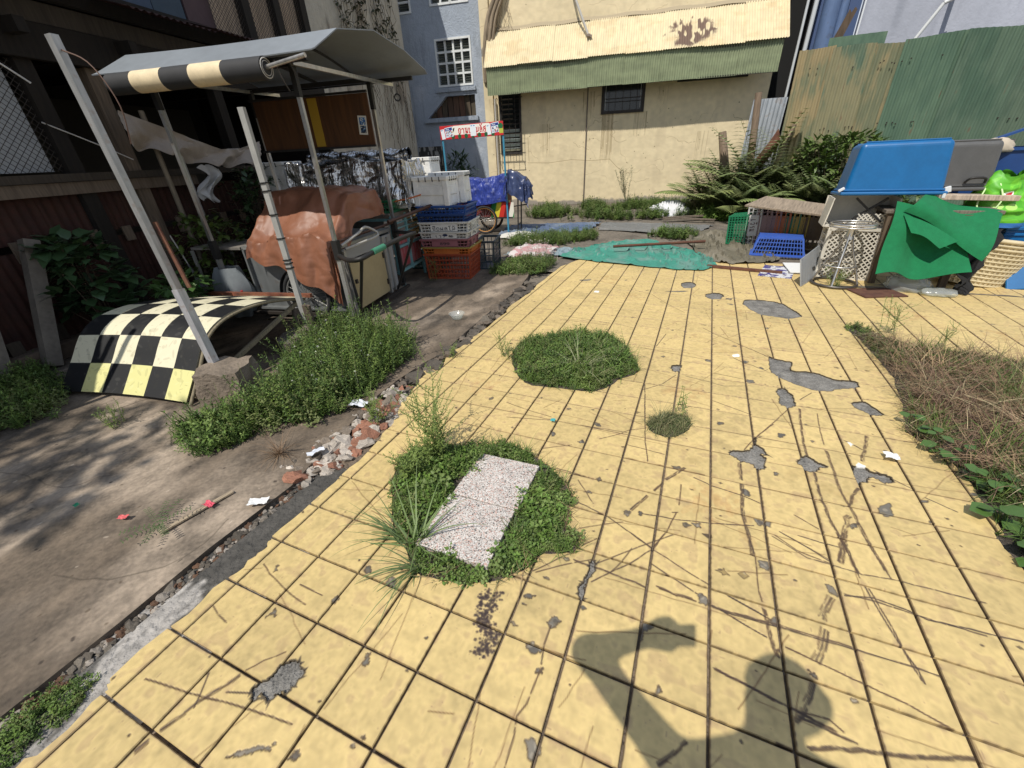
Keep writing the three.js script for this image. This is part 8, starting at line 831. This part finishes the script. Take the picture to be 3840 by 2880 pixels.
  shrub('broadleaf_bush', 'dark broad leafed bush against the rusty wall', [bL.x, 0.1, bL.z], 0.36, 0.92, 0.32, 90, 0.13, [0.045, 0.09, 0.035], 0.7); shrub('broadleaf_bush', 'yellow-green bush between the thin poles and the cart', [bM.x, 0.1, bM.z], 0.42, 0.95, 0.4, 130, 0.11, [0.1, 0.15, 0.03], 0.42); shrub('broadleaf_bush', 'dark bush below the foam box at the foil cover', [bN.x, 0.1, bN.z], 0.45, 1.35, 0.4, 190, 0.09, [0.045, 0.085, 0.03], 0.5);
  const low = F(-4.35, 0, -2.45); shrub('broadleaf_bush', 'low leafy plant behind the checkered board', [low.x, 0.35, low.z], 0.35, 0.25, 0.2, 40, 0.1, [0.06, 0.12, 0.03], 0.5);
  const pt = F(-4.75, 0, -12.2); const pot = shrub('potted_plant', 'long leafed plant at the foot of the pale blue house', [pt.x, 0.55, pt.z], 0.42, 0.95, 0.35, 60, 0.3, [0.035, 0.075, 0.03], 0.16); part('pot', put(new THREE.CylinderGeometry(0.25, 0.2, 0.6, 16), 0, -0.25, 0), std([0.2, 0.09, 0.05], 0.9), pot);
}
{ // strip of earth at the right: dead grass, creepers
  const strip = broken.soil.map((p) => [Math.min(p[0], 2.6), p[1]]);
  const tang = (n, len, w) => { const L = new Leaves(); for (let i = 0; i < n; i++) { const a = R() * 6.28; L.blade(V(rr(-0.08, 0.08), rr(0, 0.05), rr(-0.08, 0.08)), dirA(a), rr(-0.1, 0.7), len * rr(0.4, 1.2), w, rr(-0.2, 1.3), 5); } return L.geo(); };
  const inner = (x, z) => z < -3.35 || (z > -1.55 && x < 1.3);
  cover('dry_grass', 'tangled dead brown grass on the earth strip', 'dry grass', tang(26, 0.2, 0.0032), dryMat, spotsIn(strip, 480, { y: 0.005, not: inner, rim: 0.05 }), DRY, 0.6, 1.2, 0.3);
  cover('dry_grass', 'pale straw stalks lying over the dead grass', 'dry grass', tang(5, 0.36, 0.0035), dryMat, spotsIn(strip, 60, { y: 0.04, not: inner }), [[0.42, 0.34, 0.2], [0.34, 0.28, 0.16]], 0.5, 1.2, 0.3);
  cover('grass_cover', 'green grass mixed into the dead grass strip', 'grass', grassProto(0.15, 9), LM, spotsIn(strip, 420, { y: 0.0, patch: 6, cut: 0.46, seed: 811 }), GREEN, 0.6, 1.2, 0.5);
  cover('weed_cover', 'low weeds at the pointed end of the earth strip', 'weeds', weedProto(0.06, 0.024, 5, 0.5), LM, spotsIn(strip, 330, { not: (x, z) => z > -2.75 + (x - 1.1) * 0.2 }), GREEN, 0.6, 1.2, 0.5);
  const creeper = (label, x, z, n, leaf, run, flower) => { const g = thing('creeper_plant', label, 'creeper', [x, 0, z]), L = new Leaves(); for (let i = 0; i < n; i++) { const a = R() * 6.28, r = run * Math.sqrt(R()), q = V(Math.cos(a) * r * 0.6, rr(0.01, 0.09), Math.sin(a) * r), e = dirA(R() * 6.28, rr(-0.1, 0.5)), l = leaf * rr(0.6, 1.2); L.stem(V(q.x * 0.8, 0, q.z * 0.8), q, 0.002); L.wide(q, e, V(rr(-0.3, 0.3), 1, rr(-0.3, 0.3)).normalize(), l, l * 0.85, 0.4, 0.1); } const m = shadows(new THREE.Mesh(L.geo(), phys([0.075, 0.15, 0.03], 0.45, { transmission: 0.18, thickness: 0 }))); m.name = 'foliage'; g.add(m); if (flower) { part('flower', put(new THREE.ConeGeometry(0.026, 0.035, 9, 1, true), 0.02, 0.12, -0.02, Math.PI * 0.9, 0, 0.2), std([0.42, 0.38, 0.62], 0.7), g); part('flower_centre', put(new THREE.SphereGeometry(0.008, 8, 6), 0.02, 0.125, -0.02), std([0.06, 0.03, 0.15], 0.7), g); part('bud', [put(new THREE.ConeGeometry(0.007, 0.03, 6), 0.07, 0.13, -0.05, 0.4, 0, -0.3), put(new THREE.ConeGeometry(0.007, 0.03, 6), -0.02, 0.12, -0.1, 0.4, 0, -0.3)], std([0.6, 0.55, 0.3], 0.7), g); } };
  creeper('round leafed creeper at the middle of the earth strip edge', 1.06, -1.86, 12, 0.06, 0.11); creeper('round leafed creeper beyond the flowering one', 1.13, -1.6, 16, 0.06, 0.15); creeper('creeper leaves beside the flowering creeper', 1.2, -1.42, 12, 0.06, 0.12); creeper('big leafed creeper with a pale violet flower', 1.2, -1.12, 34, 0.085, 0.2, true); creeper('creeper at the near end of the earth strip', 1.3, -0.85, 24, 0.07, 0.2);
}
{ // dead and living vines on the grey house wall
  const L = new Leaves(), D = new Leaves(); const P = (y, z) => F(-6.1, y, z);
  for (let i = 0; i < 60; i++) { let z = rr(-11.9, -9.3), y = rr(3.4, 5.5), q = P(y, z); for (let k = 0; k < 9; k++) { y -= rr(0.05, 0.22); z += rr(-0.14, 0.12); const t = P(y, z).add(V(rr(0, 0.05), 0, 0)); L.stem(q, t, 0.006); q = t; if (R() < 0.5 && y > 3.2) for (let j = 0; j < 3; j++) { const e = dirA(R() * 6.28, rr(-0.8, 0.4)); D.wide(q, e, upOf(e), rr(0.06, 0.12), 0.05, 0.5); } } }
  for (let i = 0; i < 26; i++) { let z = rr(-12.4, -10.6), y = rr(2.6, 3.6), q = P(y, z); for (let k = 0; k < 10; k++) { y -= rr(0.05, 0.2); z += rr(-0.1, 0.1); const t = P(y, z); L.stem(q, t, 0.005); q = t; } }
  const g = thing('wall_vine', 'tangled half dead vine on the grey house wall', 'vine', [0, 0, 0]); const a = shadows(new THREE.Mesh(L.geo(), std([0.09, 0.07, 0.05], 0.95))), b = shadows(new THREE.Mesh(D.geo(), std([0.05, 0.06, 0.03], 0.8))); a.name = 'stem'; b.name = 'foliage'; g.add(a, b);
  const H = new Leaves(); for (let i = 0; i < 4; i++) { const q = F(-3.95 + i * 0.07, 2.13 - rr(0, 0.05), -4.3), e = V(0.05, -1, 0.1).normalize(); H.wide(q, e, V(0, 0, 1), 0.13, 0.09, 0.1); } const hm = shadows(new THREE.Mesh(H.geo(), phys([0.16, 0.24, 0.02], 0.5, { transmission: 0.4, thickness: 0 }))); hm.name = numbered('hanging_leaves'); scene.add(hm); tag(hm, 'few bright leaves hanging behind the canopy', 'leaves');
}
// ---------------------------------------------------------------- rubble and litter
{
  const rock = (seed, s) => { const g = new THREE.IcosahedronGeometry(1, 1), p = g.attributes.position, m = new Map(); for (let i = 0; i < p.count; i++) { const k = [p.getX(i), p.getY(i), p.getZ(i)].map((x) => Math.round(x * 100)).join(); if (!m.has(k)) m.set(k, 0.6 + 0.6 * hash(m.size, seed, 77)); const q = m.get(k); p.setXYZ(i, p.getX(i) * q * s, p.getY(i) * q * s * 0.55, p.getZ(i) * q * s); } g.computeVertexNormals(); return g; };
  const rub = std(0xffffff, 0.97, { map: rep(T.concrete, 0.2) }), L1 = [[-2.2, -0.35], [-1.93, -0.3], [-1.86, -0.75], [-1.9, -1.05], [-2.05, -1.4], [-2.2, -1.35], [-2.18, -0.9]];
  const scatter = (name, label, geo, mat, spots, tint, a, b) => { const im = new THREE.InstancedMesh(geo, mat, spots.length), c = new THREE.Color(); spots.forEach((s, i) => { const k = rr(a, b) * (R() < 0.15 ? 1.8 : 1); _e.set(rr(-0.6, 0.6), R() * 6.28, rr(-0.6, 0.6)); im.setMatrixAt(i, _m.compose(V(s[0], s[1], s[2]), _q.setFromEuler(_e), V(k, k, k))); const t = pick(tint), v = rr(0.7, 1.2); im.setColorAt(i, c.setRGB(t[0] * v, t[1] * v, t[2] * v)); }); return stuff(im, name, label, 'rubble'); };
  scatter('rubble', 'broken concrete and plaster rubble along the gutter', rock(3, 1), rub, spotsIn(L1, 210, { y: -0.012 }), [[1.6, 1.55, 1.5], [2.1, 2.05, 2.0], [0.8, 0.72, 0.64], [1.2, 0.62, 0.45]], 0.012, 0.042);
  const far = [[-2.25, -1.4], [-2.0, -1.45], [-2.06, -1.95], [-2.02, -2.5], [-2.02, -3.2], [-2.04, -4.2], [-2.25, -4.4], [-2.18, -3.0], [-2.13, -2.0]]; scatter('rubble', 'dark broken kerb pieces along the far gutter', rock(5, 1), rub, spotsIn(far, 150, { y: -0.02 }), [[0.35, 0.33, 0.31], [0.7, 0.62, 0.55], [0.5, 0.47, 0.43]], 0.015, 0.06);
  scatter('rubble', 'gravel and grit lying in the gutter channel', rock(7, 1), rub, spotsIn([[-2.03, 1.6], [-1.965, 1.6], [-1.965, -0.4], [-2.03, -0.4]], 420, { y: -0.022 }), [[0.7, 0.66, 0.6], [1.3, 1.25, 1.2], [0.4, 0.37, 0.33], [0.5, 0.3, 0.2]], 0.006, 0.018);
  struct('gutter_floor', flatPoly([[-2.06, 3], [-1.94, 3], [-1.9, -0.6], [-2.1, -0.6]], -0.026), gutterMat);
  const crumple = (w, d, h, seed) => sheet(10, 10, (u, v) => [(u - 0.5) * w * (0.8 + 0.4 * fbm(u, v, 3, seed, 2)), 0.006 + h * fbm(u, v, 4, seed + 1, 2), (v - 0.5) * d * (0.8 + 0.4 * fbm(v, u, 3, seed + 2, 2))], 0.001);
  const lit = (name, label, cat, w, d, h, c, x, z, s, t = 0) => solo(name, label, cat, crumple(w, d, h, s), std(c, 0.6), [x, 0.011, z], t);
  lit('paper_scrap', 'white crumpled paper lying in the gutter', 'paper', 0.09, 0.045, 0.025, [0.7, 0.7, 0.69], -2.05, -0.12, 901, 0.5); lit('plastic_scrap', 'pink plastic wrapper beside the wooden strip', 'wrapper', 0.06, 0.03, 0.02, [0.6, 0.08, 0.12], -2.28, -0.02, 903); lit('plastic_scrap', 'small red and white wrapper on the concrete', 'wrapper', 0.045, 0.025, 0.018, [0.62, 0.12, 0.12], -2.6, 0.19, 905, 0.4); lit('plastic_scrap', 'small green bottle cap on the concrete', 'cap', 0.03, 0.022, 0.012, [0.02, 0.24, 0.12], -2.94, 0.23, 907); lit('plastic_scrap', 'tiny turquoise flower shaped scrap on the tiles', 'scrap', 0.03, 0.03, 0.01, [0.05, 0.35, 0.36], -0.9, -1.29, 909);
  lit('paper_scrap', 'white wrapper caught in the rubble', 'wrapper', 0.1, 0.035, 0.03, [0.6, 0.62, 0.66], -2.08, -0.52, 911, 1.0); lit('paper_scrap', 'pale plastic film at the edge of the weed bank', 'wrapper', 0.12, 0.07, 0.05, [0.6, 0.62, 0.66], -2.2, -1.02, 913, 0.2); lit('plaster_lump', 'white crumbled plaster spot by the broken tiles', 'plaster', 0.06, 0.055, 0.02, [0.75, 0.75, 0.73], 0.85, -1.55, 915);
  solo('wooden_strip', 'grey wooden strip lying on the concrete by the gutter', 'wood strip', [bar(V(-0.02, 0.016, 0.15), V(0.05, 0.014, -0.16), 0.022, 0.008)], std(0xffffff, 0.9, { map: rep(T.wood, 0.3), color: col(2.2, 2.1, 1.8) }), [-2.31, 0.0, 0.03]);
  const L = new Leaves(); for (let i = 0; i < 9; i++) { const a = i * 0.7 + R(); let q = V(0, 0.02, 0); for (let k = 0; k < 8; k++) { const d = dirA(a, 0.5 - k * 0.08), t = q.clone().addScaledVector(d, 0.017); L.stem(q, t, 0.001); q = t; const w = d.clone().cross(V(0, 1, 0)).normalize(); for (const s of [1, -1]) { const e = w.clone().multiplyScalar(s).addScaledVector(d, 0.3).normalize(); L.leaf(q, e, upOf(e), 0.018, 0.006, 0.1); } } } L.stem(V(0, 0, 0), V(0, 0.03, 0), 0.002);
  const m = shadows(new THREE.Mesh(L.geo(), phys([0.08, 0.13, 0.04], 0.6, { transmission: 0.15, thickness: 0 }))); m.name = numbered('seedling'); m.position.set(-2.36, 0.012, 0.16); scene.add(m); tag(m, 'small feathery seedling growing from the concrete by the gutter', 'seedling');
}
// ---------------------------------------------------------------- the person taking the picture, behind the camera; only the shadow is seen
{
  const J = (a) => V(...a), cam = camera.position, rightv = V(0.91936, -0.04492, -0.39084), backv = V(0.36137, 0.48915, 0.79381), upv = V(-0.15553, 0.87104, -0.46594);
  const hand = cam.clone().addScaledVector(rightv, -0.12).addScaledVector(backv, 0.05);
  const N = { head: [0.03, 1.57, 0.9], chin: [0.0, 1.48, 0.9], neck: [0.0, 1.38, 0.96], chest: [-0.02, 1.2, 1.04], belly: [-0.03, 1.0, 1.08], hip: [-0.03, 0.86, 1.08], ls: [-0.22, 1.32, 1.05], rs: [0.18, 1.31, 0.95], le: [-0.55, 1.46, 0.93], re: [0.3, 1.05, 1.02], rh: [0.24, 0.84, 0.9], lhip: [-0.12, 0.84, 1.1], rhip: [0.07, 0.84, 1.05], lk: [-0.14, 0.45, 1.07], rk: [0.1, 0.45, 1.02], la: [-0.15, 0.08, 1.12], ra: [0.11, 0.08, 1.07], lt: [-0.16, 0.045, 0.95], rt: [0.11, 0.045, 0.9] };
  const P = Object.fromEntries(Object.entries(N).map(([k, v]) => [k, J(v)])); P.lw = hand;
  const bones = [['head', 'chin', 0.1, 0.075], ['chin', 'neck', 0.055, 0.055], ['neck', 'chest', 0.06, 0.13], ['chest', 'belly', 0.14, 0.13], ['belly', 'hip', 0.13, 0.14], ['neck', 'ls', 0.06, 0.06], ['neck', 'rs', 0.06, 0.06], ['ls', 'le', 0.055, 0.042], ['le', 'lw', 0.042, 0.03], ['rs', 're', 0.055, 0.042], ['re', 'rh', 0.04, 0.03], ['lhip', 'lk', 0.085, 0.058], ['rhip', 'rk', 0.085, 0.058], ['lk', 'la', 0.055, 0.04], ['rk', 'ra', 0.055, 0.04], ['la', 'lt', 0.045, 0.035], ['ra', 'rt', 0.045, 0.035], ['hip', 'lhip', 0.12, 0.09], ['hip', 'rhip', 0.12, 0.09]].map(([a, b, r0, r1]) => [P[a], P[b], r0, r1]);
  // fingers round the phone's left end and of the hanging hand
  for (let i = 0; i < 4; i++) { const b = hand.clone().addScaledVector(upv, 0.028 - i * 0.018), m = b.clone().addScaledVector(rightv, 0.035).addScaledVector(backv, 0.012), t = m.clone().addScaledVector(rightv, 0.025).addScaledVector(backv, -0.012); bones.push([b, m, 0.0085, 0.008], [m, t, 0.008, 0.007]); const b2 = P.rh.clone().add(V(0, -0.06, -0.03 + i * 0.019)), m2 = b2.clone().add(V(-0.01, -0.045, 0)), t2 = m2.clone().add(V(-0.02, -0.03, 0)); bones.push([P.rh, b2, 0.014, 0.01], [b2, m2, 0.0085, 0.008], [m2, t2, 0.008, 0.007]); }
  bones.push([hand.clone().addScaledVector(upv, 0.02), hand.clone().addScaledVector(upv, 0.06).addScaledVector(rightv, 0.03), 0.011, 0.009], [P.rh, P.rh.clone().add(V(-0.035, -0.05, -0.05)), 0.012, 0.009]);
  const nose = P.head.clone().add(V(-0.04, -0.03, -0.095)); bones.push([nose, nose.clone().add(V(0, 0.03, 0.01)), 0.012, 0.008], [P.head.clone().add(V(0.1, -0.02, 0.0)), P.head.clone().add(V(0.1, 0.02, 0)), 0.014, 0.014], [P.head.clone().add(V(-0.095, -0.02, -0.02)), P.head.clone().add(V(-0.095, 0.02, -0.02)), 0.014, 0.014]);
  const res = 84, mc = new MarchingCubes(res, std([1, 1, 1]), false, false, 200000), S = 1.0, ctr = V(-0.1, 0.85, 0.98), ab = V(0, 0, 0), ap = V(0, 0, 0); mc.isolation = 0;
  const seg = bones.map(([a, b, r0, r1]) => ({ a, d: b.clone().sub(a), l2: b.distanceToSquared(a) || 1e-9, r0, r1, m: Math.max(r0, r1) }));
  for (let k = 0; k < res; k++) for (let j = 0; j < res; j++) for (let i = 0; i < res; i++) {
    const x = ctr.x + ((i - res / 2) / (res / 2)) * S, y = ctr.y + ((j - res / 2) / (res / 2)) * S, z = ctr.z + ((k - res / 2) / (res / 2)) * S; let e = 0;
    for (const s of seg) { const px = x - s.a.x, py = y - s.a.y, pz = z - s.a.z, t = clamp((px * s.d.x + py * s.d.y + pz * s.d.z) / s.l2), q = Math.hypot(px - s.d.x * t, py - s.d.y * t, pz - s.d.z * t) - (s.r0 + (s.r1 - s.r0) * t); if (q < 0.15) e += Math.exp(-q * 70); }
    mc.field[k * res * res + j * res + i] = e > 0 ? Math.max(-1, Math.log(e) / 70) : -1;
  }
  mc.update(); const n = mc.count, pos = new Float32Array(n * 3), nor = new Float32Array(n * 3), colr = new Float32Array(n * 3);
  for (let i = 0; i < n; i++) { const x = ctr.x + mc.positionArray[3 * i] * S, y = ctr.y + mc.positionArray[3 * i + 1] * S, z = ctr.z + mc.positionArray[3 * i + 2] * S; pos.set([x, y, z], 3 * i); nor.set([mc.normalArray[3 * i], mc.normalArray[3 * i + 1], mc.normalArray[3 * i + 2]], 3 * i); const q = V(x, y, z), c = q.distanceTo(P.head) < 0.13 && (y > 1.6 || z > 0.93) ? [0.015, 0.012, 0.01] : y > 1.4 && q.distanceTo(P.head) < 0.2 ? [0.42, 0.27, 0.19] : y < 0.1 ? [0.05, 0.05, 0.055] : y < 0.88 && q.distanceTo(P.rh) > 0.14 ? [0.05, 0.06, 0.09] : q.distanceTo(hand) < 0.13 || q.distanceTo(P.rh) < 0.16 ? [0.42, 0.27, 0.19] : [0.2, 0.22, 0.24]; colr.set(c, 3 * i); }
  const g = new THREE.BufferGeometry(); g.setAttribute('position', new THREE.Float32BufferAttribute(pos, 3)); g.setAttribute('color', new THREE.Float32BufferAttribute(colr, 3)); g.computeVertexNormals(); smoothN(g, -2);
  const body = shadows(new THREE.Mesh(g, std(0xffffff, 0.8, { vertexColors: true }))); body.name = numbered('person'); scene.add(body); tag(body, 'person in grey shirt and dark trousers holding up a phone', 'person');
  const ph = solo('phone', 'black phone held up in the left hand of the person', 'phone', rbox(0.155, 0.075, 0.009, 0.004), blackMetal, cam.clone().addScaledVector(rightv, -0.055).addScaledVector(upv, -0.02).addScaledVector(backv, 0.022)); ph.quaternion.copy(camera.quaternion);
}

// ---------------------------------------------------------------- stall added out of view: assumed poles and cloth placed to shade yard and board
{
  const g = fgroup('added_shade_stall', 'added cloth awning on thin poles, placed out of view for its shade', 'stall', -4.6, 0.2), c = (x, y, z) => V(x + 4.6, y, z - 0.2), m = std(0xffffff, 0.9, { map: rep(T.scuff, 0.6), color: col(0.16, 0.17, 0.16) });
  for (const [x, z, h] of [[-4.36, -0.42, 2.25], [-4.56, -0.3, 2.3], [-3.75, 1.5, 2.5], [-5.2, 1.5, 2.5]]) part('pole', rod(c(x, 0, z), c(x, h, z), 0.026), darkIron, g);
  const strip = (x0, x1, z0, z1, y, s) => part('added_cloth_strip', sheet(40, 16, (u, v) => { const e = 0.16 * (fbm(u, 0.5, 9, s, 3) - 0.5), f = 0.16 * (fbm(u, 0.2, 11, s + 3, 3) - 0.5); const p = c(mix(x0, x1, u) + 0.15 * (fbm(v, 0.4, 6, s + 5, 2) - 0.5), y + 0.05 * Math.sin(u * 7 + v * 3), mix(z0 + e, z1 + f, v)); return [p.x, p.y, p.z]; }, 0.003), m, g);
  strip(-6.0, -4.72, -0.35, 1.0, 2.4, 951);
}

{ // assumed tree added out of view: leaf lobes placed to throw shade on the yard
  const g = thing('added_shade_tree', 'added tree out of view, placed to shade the yard', 'tree', F(-6.6, 0, 4.2), TURN), O = (x, y, z) => V(x + 6.6, y, z - 4.2), L = new Leaves();
  for (const [x, y, z, r, n] of [[-5.05, 5.6, 2.75, 0.42, 130], [-4.75, 5.7, 3.15, 0.34, 110], [-4.5, 5.6, 3.3, 0.22, 50], [-5.3, 5.5, 3.2, 0.3, 60], [-5.9, 5.6, 2.9, 0.5, 120], [-4.85, 5.5, 3.7, 0.35, 90], [-6.4, 5.8, 3.9, 0.8, 300]]) for (let i = 0; i < n; i++) { const q = O(x + rr(-r, r) * 1.3, y + rr(-r, r) * 0.7, z + rr(-r, r) * 0.7), e = dirA(R() * 6.28, rr(-0.6, 0.4)); L.wide(q, e, upOf(e), rr(0.09, 0.16), 0.06, 0.4); }
  const m = shadows(new THREE.Mesh(L.geo(), phys([0.07, 0.12, 0.03], 0.5, { transmission: 0.2, thickness: 0 }))); m.name = 'added_crown'; g.add(m);
  const br = [tube([O(-6.6, 0, 4.2), O(-6.7, 1.6, 4.25), O(-6.5, 3.2, 4.1), O(-6.5, 4.6, 4.0), O(-6.4, 5.9, 3.9)], 0.13, 9)]; for (const [x, y, z] of [[-5.05, 5.6, 2.75], [-4.75, 5.7, 3.15], [-4.85, 5.5, 3.7], [-5.9, 5.6, 2.9]]) br.push(tube([O(-6.45, 4.4, 4.0), O(mix(-6.45, x, 0.5), 5.1, mix(4.0, z, 0.5)), O(x, y, z)], 0.03, 6)); part('added_trunk', br, std(0xffffff, 0.95, { map: rep(T.wood, 0.6) }), g);
}
renderer.render(scene, camera);
